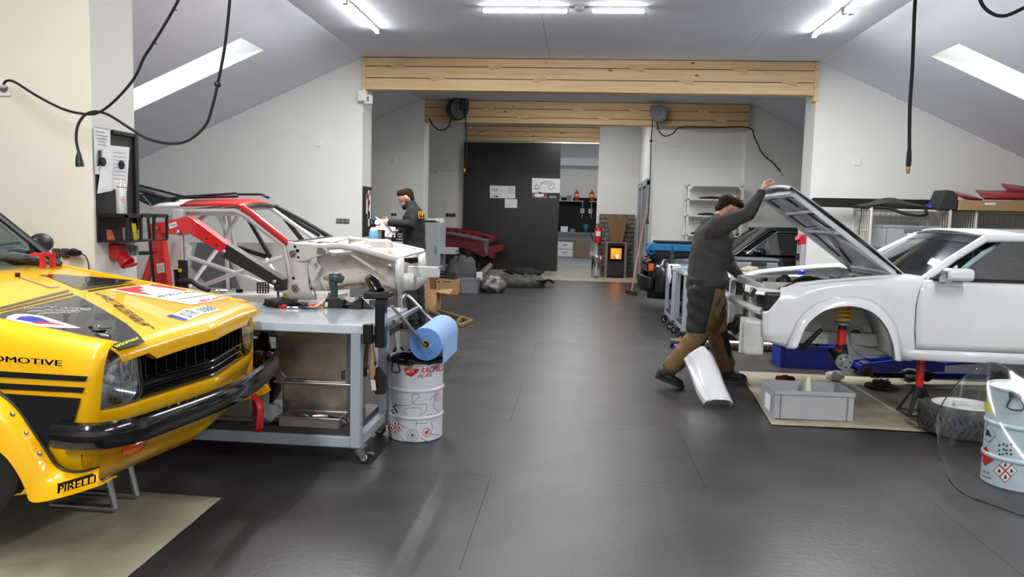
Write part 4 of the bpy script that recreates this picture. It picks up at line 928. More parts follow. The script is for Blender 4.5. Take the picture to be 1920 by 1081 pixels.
for (x, y) in ((387, 447), (406, 459)): MB().lathe([(.009, 0), (0, .002)], W(x, y, YE_-.013), (0, -1, 0), 10).build('pin_hole', 'black_matt', ec)
pl = MB().prism([W(x, y, YE_-.014) for x, y in [(315, 420), (330, 415), (332, 424), (318, 429)]], (0, .003, 0)).build('capacity_label', 'white_paper', ec)
lettering('100kgs', 'ink_black', pl, quadmap(W(317.5, 426.5, YE_-.0155), W(330.5, 422.5, YE_-.0155), W(316, 421.5, YE_-.0155)))
pl = MB().prism([W(x, y, YE_-.003) for x, y in [(293, 494), (307, 492), (309, 510), (295, 512)]], (0, .003, 0)).build('rating_label', 'white_paper', ec)
for k in range(5): decal('print_line', 'ink_grey', pl, [(.15, .2+k*.13), (.85, .2+k*.13), (.85, .23+k*.13), (.15, .23+k*.13)], quadmap(W(295, 512, YE_-.0045), W(309, 510, YE_-.0045), W(293, 494, YE_-.0045)))
MB().cyl(W(341, 436, YE_+.04), W(343, 490, YE_+.04), .018).build('ram_rod', 'chrome', ec, 60)
MB().cyl(W(343, 487, YE_+.04), W(345, 560, YE_+.04), .038).build('ram_cylinder', 'black_plastic', ec, 60, bev=.004)
decal('ram_label', 'ink_yellow', ec, [(0, 0), (1, 0), (1, 1), (0, 1)], quadmap(W(334, 510, YE_-.002), W(341, 510, YE_-.002), W(334, 503, YE_-.002)))
MB().cyl(W(330, 505, YE_+.02), W(333, 545, YE_+.02), .018).build('return_spring', 'black_matt', ec, 60)
MB().tube([W(277, 400, YE_-.1), W(283, 475, YE_-.08), W(292, 560, YE_-.05)], .012, 8).build('pump_lever', 'black_plastic', ec, 60)
MB().tube([W(262, 474, YE_-.03), W(278, 474, YE_-.03), W(286, 473, YE_-.03)], [.016, .014, .008], 8).build('push_handle', 'black_plastic', ec, 60)
MB().tube(spline([W(335, 527, YE_-.06), W(358, 527, YE_-.06), W(375, 537, YE_-.06), W(392, 545, YE_-.06)], 5), .022, 8).build('push_bar', 'black_plastic', ec, 60)
MB().tube([W(521, 546, YE_+.04), W(522, 556, YE_+.04), W(528, 562, YE_+.04), W(526, 568, YE_+.04), W(519, 566, YE_+.04)], .009, 6).build('hook', 'dark_metal', ec, 60)
# ================================================================ LEFT WORKBENCH AND WHAT IS ON IT
ZT = .83
wb = thing('workbench', 'grey steel wheeled workbench with dark lower shelf beside the yellow car', 'workbench')
XL, XR, YA, YZ = -2.85, -1.155, 4.31, 5.19
MB().bx(XL, XR, YA, YZ, ZT-.055, ZT).build('top', 'grey_paint_light', wb, bev=.006)
for x in (XL+.1, XR-.135):
    for y in (YA+.0, 4.93): MB().bx(x, x+.06, y, y+.06, .105, ZT-.055).build('leg', 'grey_paint', wb, bev=.004)
for y in (YA+.0, 4.93): MB().bx(XL+.16, XR-.135, y, y+.06, .105, .165).build('shelf_rail', 'grey_paint', wb, bev=.003)
for x in (XL+.1, XR-.135): MB().bx(x, x+.06, YA+.08, 4.93, .105, .165).build('shelf_rail', 'grey_paint', wb, bev=.003)
MB().bx(XL+.165, XR-.13, YA+.03, 4.98, .166, .2).build('lower_shelf', mat('shelf_brown', (58, 50, 47), .4, var=.06), wb)
for x, r in ((XL+.13, .3), (XR-.095, .2)):
    for y in (YA+.05, 4.96): caster(wb, x, y, .105, .04, r if y < 4.9 else 3.3)
# black clamp bracket on the corner, carrying the roll bars
bk = thing('roll_holder', 'black clamp post with bent chrome bars holding the paper roll at the bench corner', 'holder')
pb = W(717, 620, 4.5); pt2 = W(717, 548, 4.5)
MB().bx(XR-.05, XR+.0, 4.26, 4.308, ZT-.1, ZT+.012).build('clamp_plate', 'black_gloss', bk, bev=.004)
MB().bx(XR+.003, XR+.06, 4.32, 4.39, ZT-.13, ZT+.19).build('post', 'black_gloss', bk, bev=.006)
MB().bx(XR-.06, XR+.09, 4.29, 4.42, ZT+.15, ZT+.2).build('post_head', 'black_gloss', bk, bev=.012)
MB().tube([(XR+.02, 4.33, ZT+.19), (XR-.02, 4.36, ZT+.24), (XR-.04, 4.34, ZT+.28)], [.04, .045, .025], 10).build('clamp_knob', 'black_gloss', bk, 60)
MB().bx(XR+.06, XR+.085, 4.5, 5.17, ZT-.01, ZT+.015).build('side_arm', 'steel', bk, bev=.004)
R0 = W(798, 645, 4.75); R1 = W(831, 618, 5.2)
MB().tube([W(733, 573, 4.6), W(760, 602, 4.66), R0 + Vector((0, -.03, 0)), R0 + Vector((0, .05, 0))], .011, 8).build('chrome_bar', 'chrome', bk, 60)
MB().tube(spline([W(754, 578, 5.15), W(753, 562, 5.16), W(760, 553, 5.17), W(771, 558, 5.18), W(788, 578, 5.19), W(806, 597, 5.22), R1+Vector((0, .03, .03))], 5), .011, 8).build('chrome_bar', 'chrome', bk, 60)
rl = thing('paper_roll', 'big blue paper wiping roll on chrome bars above the fuel drum', 'paper roll')
mat('blue_paper', (150, 185, 232), .8, var=.03); mat('blue_paper_dark', (92, 140, 205), .85, var=.05)
ra = (R1-R0).normalized(); rr_ = .105
MB().lathe([(.028, 0), (rr_, 0), (rr_, .0), (rr_, (R1-R0).length), (.028, (R1-R0).length), (.028, 0)], R0, ra, 40, cap=False).build('roll_body', 'blue_paper', rl, 40)
MB().lathe([(.03, -.002), (rr_-.001, -.002), (rr_-.001, .002), (.03, .002)], R0, ra, 40, cap=False).build('roll_end', 'blue_paper_dark', rl, 40)
MB().lathe([(.03, -.004), (.022, -.004), (.022, .3), (.03, .3)], R0, ra, 24, cap=False).build('core', 'cardboard', rl, 40)
MB().grid([[R0+ra*s+Vector((.105, 0, z)) for z in (.02, -.05, -.13)] for s in (.03, (R1-R0).length-.03)]).build('loose_sheet', 'blue_paper', rl, solid=.001)
# --- fuel drums
mat('drum_white', (212, 217, 224), .3, var=.02, coat=.3); mat('drum_blue', (196, 216, 222), .3, var=.02, coat=.3)
def cylpt(px, py, c, r, k=.0012):
    d = ray(px, py); ox, oy = -c[0], -c[1]; a = d.x**2+d.y**2; b = 2*(ox*d.x+oy*d.y); cc = ox*ox+oy*oy-(r+k)**2
    disc = b*b-4*a*cc
    t = (-b-math.sqrt(disc))/(2*a) if disc > 0 else -b/(2*a)
    return CV + d*t
def drum(name, label, c, r, h, m):
    t = thing(name, label, 'drum', (c[0], c[1], 0))
    pr = [(r*.96, 0), (r, .006), (r, h*.27), (r+.006, h*.28), (r+.008, h*.295), (r+.006, h*.31), (r, h*.32), (r, h*.60), (r+.006, h*.61), (r+.008, h*.625), (r+.006, h*.64), (r, h*.65), (r, h*.965), (r+.006, h*.97), (r+.007, h*.99), (r, h), (r-.008, h), (r-.008, h*.9), (r-.01, .02), (0, .02)]
    MB().lathe(pr, (0, 0, 0), n=48, cap=False).build('body', m, t, 40)
    return t
def cdecal(t, m, poly, c, r, cut=6, k=.0012, name='print'):
    o = decal(name, m, t, poly, lambda u, v: cylpt(u, v, c, r, k), cut); o.location = (-c[0], -c[1], 0); return o
def ctext(t, m, txt, a, b, cc, c, r, **kw):
    o = lettering(txt, m, t, lambda u, v: cylpt(a[0]+(b[0]-a[0])*u+(cc[0]-a[0])*v, a[1]+(b[1]-a[1])*u+(cc[1]-a[1])*v, c, r, .0022), **kw); o.location = (-c[0], -c[1], 0); return o
def cline(t, m, pts, c, r, w_=.0016, name='print_line'):
    q = []
    for (x0, y0), (x1, y1) in zip(pts, pts[1:]):
        n = max(1, int(math.hypot(x1-x0, y1-y0)/2.5)); q += [(lerp(x0, x1, i/n), lerp(y0, y1, i/n)) for i in range(n)]
    o = MB().tube([cylpt(x, y, c, r, .0008) for x, y in q+[pts[-1]]], w_, 4).build(name, m, t); o.location = (-c[0], -c[1], 0)
def hazard(t, cx, cy, s, c, r, sk=0):
    cdecal(t, 'ink_red', [(cx-s, cy), (cx, cy+s), (cx+s, cy), (cx, cy-s)], c, r, name='hazard_label')
    for dx, dy in ((0, -.5), (.5, 0), (0, .5), (-.5, 0)):
        x, y = cx+dx*s, cy+dy*s; q = s*.42
        cdecal(t, 'ink_white', [(x-q, y), (x, y+q), (x+q, y), (x, y-q)], c, r, k=.002)
        cdecal(t, 'ink_black', [(x-q*.3, y+q*.35), (x+q*.3, y+q*.35), (x+q*.15, y-q*.3), (x-q*.1, y-q*.4)], c, r, k=.003)
dc = (-1.045, 4.992); DR = .178
dm = drum('fuel_drum', 'white racing fuel drum lined with a black bag under the blue roll', dc, DR, .54, 'drum_white')
bag = MB(); bag.lathe([(DR-.012, .3), (DR-.011, .53), (DR+.004, .548), (DR+.012, .54), (DR+.011, .515)], (0, 0, 0), n=40, cap=False); bag.lathe([(DR-.014, .38), (0, .36)], (0, 0, 0), n=40, cap=False)
for i, v in enumerate(bag.v): v.x += random.uniform(-.002, .002); v.z += random.uniform(-.008, .004)
bag.build('bin_bag', mat('bag_black', (16, 16, 18), .2, var=.1), dm, 60)
cdecal(dm, mat('tape_brown', (178, 140, 110), .5), [(761, 676), (775, 677), (774, 692), (760, 690)], dc, DR)
cdecal(dm, 'ink_red', [(757, 690), (770, 692), (786, 691), (782, 699), (771, 706), (761, 702)], dc, DR, name='logo', k=.002)
ctext(dm, 'ink_white', 'MOL', (760, 699), (777, 698), (761, 693), dc, DR+.0015, bold=.01, shear=.2)
ctext(dm, 'ink_red', 'RACING', (789, 700), (831, 695), (790, 689), dc, DR, bold=.01, shear=.3)
ctext(dm, 'ink_red', 'FUEL', (783, 708), (811, 705), (784, 702.5), dc, DR, bold=.01, shear=.3)
for L in ([(744, 759), (765, 760), (773, 756), (773, 739), (786, 739), (786, 744), (775, 754), (776, 758), (800, 757), (800, 768), (782, 788), (780, 800)], [(760, 778), (758, 766), (768, 764), (788, 764), (791, 772), (784, 782), (770, 784), (745, 780)], [(806, 751), (810, 743), (820, 738), (814, 750), (815, 765), (824, 772)], [(780, 793), (800, 793), (802, 777), (822, 774), (828, 770)], [(812, 782), (808, 790), (812, 800), (808, 813), (824, 815)], [(742, 788), (757, 800), (765, 801)], [(750, 815), (758, 826), (784, 830)], [(788, 820), (800, 826), (806, 830)]):
    cline(dm, 'ink_grey', L, dc, DR)
hazard(dm, 741, 801, 15, dc, DR)
for (x, y) in ((738, 762), (741, 767), (735, 769), (742, 759), (737, 774), (744, 771)): cdecal(dm, 'ink_black', circ(8, 2, (x, y)), dc, DR)
cline(dm, 'ink_grey', circ(22, 11, (773, 815)), dc, DR); cline(dm, 'ink_grey', circ(18, 7, (773, 815)), dc, DR); cdecal(dm, 'ink_grey', circ(14, 3.5, (773, 815)), dc, DR)
cline(dm, 'ink_red', circ(20, 7.5, (800, 810)), dc, DR, .0022); cdecal(dm, 'ink_red', [(796, 809), (804, 806), (803, 812), (797, 814)], dc, DR)
for k in range(3): cline(dm, 'ink_red', circ(16, 2.5+2.4*k, (820, 743), 3+2.8*k), dc, DR, .001)
o = MB().tube(spline([cylpt(*p, dc, DR, .008) for p in ((737, 678), (735, 688), (735, 695), (742, 698), (750, 696), (748, 688), (747, 679))], 4), .004, 6).build('handle', 'dark_metal', dm, 60); o.location = (-dc[0], -dc[1], 0)
d2 = (2.60, 4.64); R2 = .185
dn = drum('fuel_drum', 'pale blue drum with hazard labels half hidden behind the clear sheet', d2, R2, .58, 'drum_blue')
MB().lathe([(R2-.01, .57), (R2*.5, .585), (0, .58)], (0, 0, 0), n=40, cap=False).build('lid', 'white_plastic', dn, 60)
cdecal(dn, 'ink_yellow', [(1845, 752), (1861, 758), (1861, 774), (1844, 767)], d2, R2)
ctext(dn, 'ink_red', 'G', (1846, 754), (1851, 755), (1846, 747), d2, R2)
cline(dn, 'ink_grey', [(1845, 808), (1852, 793), (1868, 815), (1853, 829), (1844, 818)], d2, R2); cdecal(dn, 'ink_black', [(1847, 815), (1860, 819), (1856, 813), (1854, 806), (1850, 804)], d2, R2)
cdecal(dn, 'ink_red', [(1849, 836), (1855, 848), (1864, 862), (1846, 873), (1838, 852), (1839, 842)], d2, R2)
hazard(dn, 1885, 882, 23, d2, R2)
for i in range(12): cdecal(dn, 'ink_black', circ(8, 2.2, (1874+(i % 4)*7+random.uniform(-1, 1), 834+(i//4)*8+random.uniform(-2, 2))), d2, R2)
ctext(dn, 'ink_black', 'UN 1203', (1842, 884), (1855, 889), (1842, 880), d2, R2); cdecal(dn, 'ink_black', [(1841, 890), (1858, 896), (1858, 897.5), (1841, 891.5)], d2, R2)
o = MB().tube(spline([cylpt(*p, d2, R2, .012) for p in ((1897, 738), (1893, 750), (1888, 762), (1900, 768), (1917, 768), (1919, 760), (1912, 748), (1912, 738))], 4), .004, 6).build('handle', 'dark_metal', dn, 60); o.location = (-d2[0], -d2[1], 0)
o = MB().box(cylpt(1904, 740, d2, R2, .01), (.06, .02, .03)).build('lid_clasp', 'dark_metal', dn); o.location = (-d2[0], -d2[1], 0)
# --- things on the lower shelf
al = thing('aluminium_case', 'large dented aluminium transport case on the lower bench shelf', 'case')
ax0, ax1 = -1.80, -1.36
MB().bx(ax0+.02, ax1, 4.52, 4.9, .203, .43).build('case_body', 'alu', al, bev=.012)
MB().bx(ax0-.02, ax1+.012, 4.5, 4.92, .435, .77).build('case_lid', 'alu', al, bev=.025)
MB().bx(ax0-.025, ax1+.016, 4.495, 4.925, .425, .44).build('lid_rim', 'steel', al, bev=.004)
for x, z in ((ax0+.02, .74), (ax0+.02, .465)):
    MB().box((x, 4.495, z), (.06, .012, .06), (0, .785, 0)).build('corner_plate', 'steel', al, bev=.006)
MB().tube([(ax1-.02, 4.49, .47), (ax1-.03, 4.48, .47), (ax1-.03, 4.48, .52), (ax1-.02, 4.49, .52)], .005, 6).build('latch', 'dark_metal', al)
ab = thing('aluminium_box', 'aluminium box with side handle on the lower shelf behind the bumper', 'box')
MB().bx(-2.16, -1.93, 4.42, 4.70, .22, .55).build('box_body', 'alu', ab, bev=.008)
MB().bx(-2.18, -1.915, 4.405, 4.715, .2, .225).build('base_rim', 'steel', ab, bev=.004)
MB().bx(-2.17, -1.92, 4.41, 4.71, .535, .56).build('lid', 'steel', ab, bev=.004)
MB().bx(-1.928, -1.922, 4.50, 4.62, .41, .47).build('handle_plate', 'dark_metal', ab)
MB().tube([(-1.92, 4.51, .46), (-1.90, 4.51, .42), (-1.90, 4.61, .42), (-1.92, 4.61, .46)], .006, 6).build('handle', 'dark_metal', ab, 60)
def crumple(name, m, c, r, label, cat, seed=1, n=18, k=10, amp=.3):
    b = MB().ell((0, 0, 0), (1, 1, 1), n, k); q = random.Random(seed); ph = [q.uniform(0, 6) for _ in range(6)]
    for v in b.v:
        f = 1+amp*(math.sin(v.x*5+ph[0])*math.sin(v.y*6+ph[1])+.6*math.sin(v.z*7+v.x*4+ph[2])*math.sin(v.y*9+ph[3]))
        v.x *= r[0]*f; v.y *= r[1]*f; v.z = max(v.z*r[2]*f, -r[2]*.75)+r[2]*.75; v += Vector(c)
    return tag(b.build(name, m, None, 180), label, cat)
mat('rag_grey', (150, 156, 158), .9, col2=(110, 116, 118), scale=20)
crumple('rag', 'rag_grey', (-1.83, 4.42, .203), (.085, .06, .06), 'crumpled grey rag between the aluminium boxes on the shelf', 'rag', 3)
crumple('engine_part', 'dark_metal', (-2.05, 4.86, .203), (.11, .07, .24), 'greasy dark engine casting behind the aluminium box on the shelf', 'engine part', 5)
tr = thing('parts_tray', 'stainless steel tray full of small tools on the lower shelf', 'tray')
tx0, tx1, ty0, ty1 = -1.73, -1.37, 4.35, 4.5
for a in ((tx0, tx1, ty0, ty0+.004, .203, .26), (tx0, tx1, ty1-.004, ty1, .203, .26), (tx0, tx0+.004, ty0+.004, ty1-.004, .203, .26), (tx1-.004, tx1, ty0+.004, ty1-.004, .203, .26), (tx0+.004, tx1-.004, ty0+.004, ty1-.004, .203, .206)):
    MB().bx(*a).build('tray_side', 'steel', tr)
MB().tube([(tx0-.01, ty0-.01, .26), (tx1+.01, ty0-.01, .26), (tx1+.01, ty1+.01, .26), (tx0-.01, ty1+.01, .26)], .006, 6, closed=True).build('rim', 'steel', tr, 60)
MB().tube([(tx1+.012, 4.40, .245), (tx1+.03, 4.40, .225), (tx1+.03, 4.46, .225), (tx1+.012, 4.46, .245)], .004, 6).build('tray_handle', 'steel', tr)
tl = [('ink_red', 0), ('black_plastic', 0), ('steel', 1), ('black_plastic', 1), ('red_plastic', 0), ('steel', 1), ('black_plastic', 0), ('dark_metal', 1)]
for i, (m, k) in enumerate(tl):
    c = Vector((tx0+.055+i*.036, 4.425+.03*math.sin(i*2.1), .235+.012*(i % 3))); a = i*1.3
    d = Vector((math.cos(a), .35*math.sin(a), .05))*.045
    o = MB().tube([c-d, c, c+d], [.012, .015, .007], 8).build('hand_tool', m, None, 60)
    tag(o, ['red-handled screwdriver at the left end of the steel tray', 'short black-handled driver in the steel tray', 'bright steel socket wrench in the steel tray', 'black pliers lying in the middle of the steel tray', 'red plastic tool in the middle of the steel tray', 'shiny steel ratchet in the steel tray', 'black gripper at the right of the steel tray', 'dark steel bit at the right end of the tray'][i], 'tool', 'small tools in the steel tray')
br = thing('hand_brush', 'wooden hand brush with dark bristles hanging from the bench end', 'brush')
p0, p1, p2 = W(694, 628, 4.62), W(697, 684, 4.62), W(703, 732, 4.62)
wood('handle_wood', (196, 160, 116), (170, 130, 86), (130, 90, 56), 2); mat('handle_brown', (92, 54, 36), .5)
MB().tube([p0, p0.lerp(p1, .7), p1, p1.lerp(p2, .2), p2], [.011, .011, .016, .026, .024], 10, flat=.6).build('handle', 'handle_wood', br, 60)
MB().tube([p1+Vector((.02, .02, -.02)), p1.lerp(p2, .5)+Vector((.035, .02, 0)), p2+Vector((.03, .02, -.02))], [.025, .045, .035], 10).build('bristles', mat('bristle', (40, 36, 30), .9, var=.4, scale=90), br, 60)
MB().prism([p1.lerp(p2, .62)+Vector((-.012, -.026, .012)), p1.lerp(p2, .62)+Vector((.016, -.026, .012)), p1.lerp(p2, .95)+Vector((.016, -.026, 0)), p1.lerp(p2, .95)+Vector((-.012, -.026, 0))], (0, .002, 0)).build('price_label', 'white_paper', br)
b2_ = thing('paint_brush', 'brown-handled brush hanging next to the wooden hand brush', 'brush')
MB().tube([W(690, 627, 4.66), W(687, 665, 4.66), W(684, 688, 4.66)], [.012, .014, .016], 10, flat=.6).build('handle', 'handle_brown', b2_, 60)
MB().tube([W(684, 687, 4.66), W(682, 705, 4.66)], [.018, .02], 10, flat=.5).build('bristles', 'bristle', b2_, 60)
# --- things on the bench top
def top(px, py, z=ZT+.001): return G(px, py, z)
mat('drill_green', (38, 58, 58), .4); mat('brass', (170, 140, 70), .3, .8)
dr = thing('cordless_drill', 'green cordless drill standing on its battery on the bench', 'drill')
b0 = top(625, 578); S_ = 1450/b0.y
def dp(px, py, dy=0): p = W(px, py, b0.y+.05+dy); return p
MB().prism([dp(606, 580, -.035), dp(641, 578, -.035), dp(642, 562, -.035), dp(634, 557, -.035), dp(612, 558, -.035), dp(606, 563, -.035)], (0, .08, 0)).build('battery', 'black_plastic', dr, bev=.006)
MB().tube([dp(625, 560), dp(627, 545), dp(624, 527)], [.03, .024, .03], 12).build('grip', 'drill_green', dr, 60)
MB().tube([dp(619, 521), dp(626, 520), dp(636, 521), dp(643, 524)], [.028, .033, .036, .024], 14).build('motor_housing', 'drill_green', dr, 60)
MB().tube([dp(620, 521), dp(614, 521)], [.024, .02], 12).build('clutch', 'grey_plastic_dark', dr, 60)
MB().tube([dp(614, 521), dp(609, 521), dp(607, 521)], [.018, .016, .006], 12).build('chuck', 'brass', dr, 60)
MB().prism([dp(609, 566, -.037), dp(615, 566, -.037), dp(614, 575, -.037), dp(608, 575, -.037)], (0, .002, 0)).build('battery_label', mat('label_cream', (214, 200, 150), .6), dr)
bu = thing('plastic_tub', 'small white plastic tub behind the cordless drill', 'tub')
c = top(604, 575); c.y += .03
MB().lathe([(.04, 0), (.05, .085), (.054, .09), (.054, .1), (.047, .1), (.04, .01), (0, .008)], c, n=24, cap=False).build('tub_body', 'white_plastic', bu, 40)
MB().tube(spline([c+Vector((.04, -.03, .1)), c+Vector((.03, -.08, .05)), c+Vector((-.02, -.11, .01)), c+Vector((-.06, -.1, .008))], 5), .006, 6).build('hose', 'white_plastic', bu, 60)
for i, (x, lb) in enumerate(((664, 'left of two black triangular steel brackets on the bench'), (687, 'right of two black triangular steel brackets on the bench'))):
    q = top(x, 578); o = thing('steel_bracket', lb, 'bracket', q, group='black brackets on the bench'); sg = 1 if i == 0 else -1
    MB().prism([(-.055, 0, 0), (.05, 0, 0), (.05 if i == 0 else -.05, 0, .085)], (0, .008, 0)).build('gusset', 'black_gloss', o)
    MB().bx(-.06, .055, -.03, .06, 0, .006).build('foot_plate', 'black_gloss', o)
pl = thing('pliers', 'black pliers with orange grips lying on the bench', 'pliers')
q = top(575, 577)
MB().tube([q+Vector((-.12, .02, .012)), q+Vector((-.05, .03, .018)), q+Vector((.0, .04, .018))], [.006, .018, .012], 8, flat=.7).build('jaw', 'black_plastic', pl, 60)
for dy in (0, .04): MB().tube([q+Vector((-.01, .04, .018)), q+Vector((.04, .03+dy, .016)), q+Vector((.09, .02+dy*1.5, .014))], [.009, .01, .008], 8).build('grip', 'amber', pl, 60)
o = thing('steel_shears', 'dark steel shears lying flat on the bench beside the pliers', 'shears')
q = top(560, 579)
MB().tube([q+Vector((-.08, 0, .008)), q+Vector((.05, .02, .008)), q+Vector((.14, .05, .01))], [.004, .01, .005], 6).build('blade', 'steel', o)
MB().tube([q+Vector((-.06, .02, .01)), q+Vector((.06, .0, .01)), q+Vector((.13, .0, .01))], [.004, .01, .007], 6).build('lever', 'black_plastic', o)
crumple('work_glove', 'black_matt', top(512, 578)+Vector((.02, .1, 0)), (.11, .07, .035), 'black work gloves heaped at the left of the bench top', 'gloves', 7)
sd = thing('screwdriver', 'screwdriver with red handle in front of the black gloves on the bench', 'screwdriver'); q = top(527, 577)
MB().tube([q+Vector((-.01, .0, .014)), q+Vector((.04, -.01, .014))], [.014, .012], 10).build('handle', 'red_plastic', sd, 60); MB().tube([q+Vector((.04, -.01, .014)), q+Vector((.09, -.03, .012))], .003, 6).build('shaft', 'steel', sd)
mat('strap_lime', (120, 130, 50), .7)
cl = thing('ratchet_strap', 'olive green ratchet strap on top of the black gloves', 'strap'); q = top(526, 578); q.y += .09
MB().tube(spline([q+Vector((-.05, -.02, .006)), q+Vector((-.02, 0, .06)), q+Vector((.0, .0, .085)), q+Vector((.03, 0, .05)), q+Vector((.04, -.02, .006))], 5), .012, 6, flat=.4).build('webbing', 'strap_lime', cl, 60)
crumple('cable_bundle', 'black_plastic', top(648, 578)+Vector((0, .08, 0)), (.09, .05, .025), 'loose black cable bundle behind the brackets on the bench', 'cable', 9)
# ================================================================ RIGHT: FLOOR THINGS ROUND THE WHITE COUPE
matsheet('paper_mat', 'dusty beige floor mat under the white coupe beside the grey crate', [(1.454, 5.70, 0), (5.4, 5.68, 0), (5.4, 7.68, 0), (1.62, 7.72, 0)])
def crate(name, label, loc, rz, L, B, H, m, wall=.008, tagp=True, group=None):
    t = thing(name, label, 'crate', loc, rz, group)
    for a in ((-L/2, L/2, -B/2, -B/2+wall), (-L/2, L/2, B/2-wall, B/2), (-L/2, -L/2+wall, -B/2+wall, B/2-wall), (L/2-wall, L/2, -B/2+wall, B/2-wall)): MB().bx(*a, .0, H).build('side', m, t)
    MB().bx(-L/2+wall, L/2-wall, -B/2+wall, B/2-wall, 0, .008).build('bottom', m, t)
    for a in ((-L/2-.006, L/2+.006, -B/2-.008, -B/2), (-L/2-.006, L/2+.006, B/2, B/2+.008), (-L/2-.008, -L/2, -B/2, B/2), (L/2, L/2+.008, -B/2, B/2)): MB().bx(*a, H-.03, H).build('rim', m, t)
    for x in (-L/2+.04, L/2-.05):
        for y in (-B/2-.006,): MB().bx(x, x+.008, y, y+.006, 0.005, H-.03).build('rib', 'grey_plastic_dark' if 'grey' in m else m, t)
    return t
gc = crate('euro_crate', 'open grey plastic crate on the mat in front of the white coupe', (1.79, 6.05, .016), .03, .58, .38, .215, 'grey_plastic')
MB().add([(-.2945, -.1, .03), (-.2945, .06, .03), (-.2945, .06, .15), (-.2945, -.1, .15)], [(0, 1, 2, 3)]).build('paper_label', 'white_paper', gc)
bt = thing('plastic_bottle', 'tall pale plastic bottle standing in the grey crate', 'bottle')
q = W(1514, 735, 6.12); MB().lathe([(.024, 0), (.026, .01), (.026, .2), (.02, .225), (.016, .235), (.016, .27), (0, .27)], (q.x, q.y, .025), n=16).build('bottle_body', mat('bottle_pale', (226, 222, 190), .4), bt, 40)
crumple('work_glove', mat('glove_red', (96, 26, 36), .9), G(1472, 716, .016), (.085, .06, .035), 'dark red glove on the mat behind the grey crate', 'glove', 4)
js = thing('jack_stand', 'red and black jack stand under the sill of the white coupe', 'jack stand')
jp = Vector((2.67, 6.16, .016)); zj = .478
MB().bx(jp.x-.06, jp.x+.06, jp.y-.04, jp.y+.04, zj-.022, zj-.002).build('saddle', 'black_plastic', js, bev=.004)
MB().cyl((jp.x, jp.y, .2), (jp.x, jp.y, zj-.022), .028).build('ram', 'red_paint', js, 60)
for z in (.3, .36, .42): MB().lathe([(.006, 0), (0, .002)], (jp.x, jp.y-.029, z), (0, -1, 0), 8).build('pin_hole', 'black_matt', js)
MB().cyl((jp.x, jp.y, .16), (jp.x, jp.y, .245), .04).build('collar', 'black_plastic', js, 60)
for k in range(4):
    a = PI/4+k*PI/2; d = Vector((math.cos(a), math.sin(a), 0)); MB().bar(jp+d*.03+Vector((0, 0, .23)), jp+d*.15+Vector((0, 0, .014)), .035, .012, up=d).build('leg', 'black_plastic', js)
MB().tube([jp+d_ for d_ in (Vector((-.11, -.11, .02)), Vector((.11, -.11, .02)), Vector((.11, .11, .02)), Vector((-.11, .11, .02)))], .008, 4, closed=True).build('foot_ring', 'black_plastic', js)
# wheel lying flat
wl = thing('spare_tyre', 'tyre on a white alloy rim lying flat on the mat edge', 'tyre', (2.80, 5.72, .016))
TR = .295
MB().lathe([(.2, .0), (.26, 0), (.285, .012), (TR, .035), (TR, .165), (.285, .19), (.26, .2), (.215, .205), (.2, .19), (.2, 0)], n=56, cap=False).build('tyre', mat('tyre_grey', (66, 66, 66), .8, var=.1), wl, 40)
MB().lathe([(.21, .19), (.212, .205), (.195, .205), (.185, .17), (.18, .12)], n=40, cap=False).build('rim_edge', 'white_plastic', wl, 40)
for k in range(5):
    a = k*2*PI/5; d = Vector((math.cos(a), math.sin(a), 0)); n_ = Vector((-d.y, d.x, 0))
    MB().prism([d*.03-n_*.035+Vector((0, 0, .165)), d*.19-n_*.05+Vector((0, 0, .19)), d*.19+n_*.05+Vector((0, 0, .19)), d*.03+n_*.035+Vector((0, 0, .165))], (0, 0, -.03)).build('spoke', 'white_plastic', wl, bev=.006)
MB().lathe([(.06, .13), (.06, .18), (.04, .19), (0, .19)], n=20).build('hub', 'white_plastic', wl, 40)
MB().lathe([(.185, .1), (0, .1)], n=30, cap=False).build('barrel', 'dark_metal', wl)
for k in range(44):
    for zc, sg in ((.07, 1), (.13, -1)):
        a = (k+(.5 if sg < 0 else 0))*2*PI/44; d = Vector((math.cos(a), math.sin(a), 0)); n_ = Vector((-d.y, d.x, 0))
        MB().bar(d*(TR+.0005)+Vector((0, 0, zc-.022))-n_*.012*sg, d*(TR+.0005)+Vector((0, 0, zc+.022))+n_*.012*sg, .008, .003, up=d).build('tread_groove', 'rubber', wl)
# clear polycarbonate windscreen standing round the drum
cs = thing('clear_windscreen', 'curved clear plastic windscreen standing on the floor in front of the pale drum', 'windscreen')
bot_ = [(1776, 868), (1790, 897), (1820, 918), (1855, 938), (1890, 960), (1925, 974), (1990, 992)]
lft = [(1776, 868), (1768, 842), (1772, 815), (1790, 770), (1812, 742), (1832, 712), (1850, 680)]
BA = [G(*p) for p in bot_]
lo_c = spline([(2.13, 4.62, .26), (2.12, 4.52, .12), (2.15, 4.42, .03), (2.2, 4.33, .006), (2.28, 4.2, .005), (2.36, 4.07, .005), (2.5, 3.97, .005), (2.7, 3.9, .005)], 5)
hi_c = spline([(2.12, 4.66, .34), (2.13, 4.62, .44), (2.16, 4.58, .54), (2.2, 4.52, .64), (2.29, 4.42, .745), (2.42, 4.34, .68), (2.58, 4.26, .60), (2.8, 4.2, .56)], 5)
def sh(i, v):
    a, b = lo_c[i], hi_c[i]; p = a.lerp(b, v); p += Vector((-.05, -.035, 0))*math.sin(PI*v)*min(1, i/8); return p
ns = len(lo_c)
MB().grid([[sh(i, j/8) for j in range(9)] for i in range(ns)]).build('sheet', 'clear_sheet', cs, 180)
edge = [sh(i, 0) for i in range(ns)] + [sh(ns-1, j/8) for j in range(1, 9)] + [sh(i, 1) for i in range(ns-2, -1, -1)] + [sh(0, j/8) for j in range(7, 0, -1)]
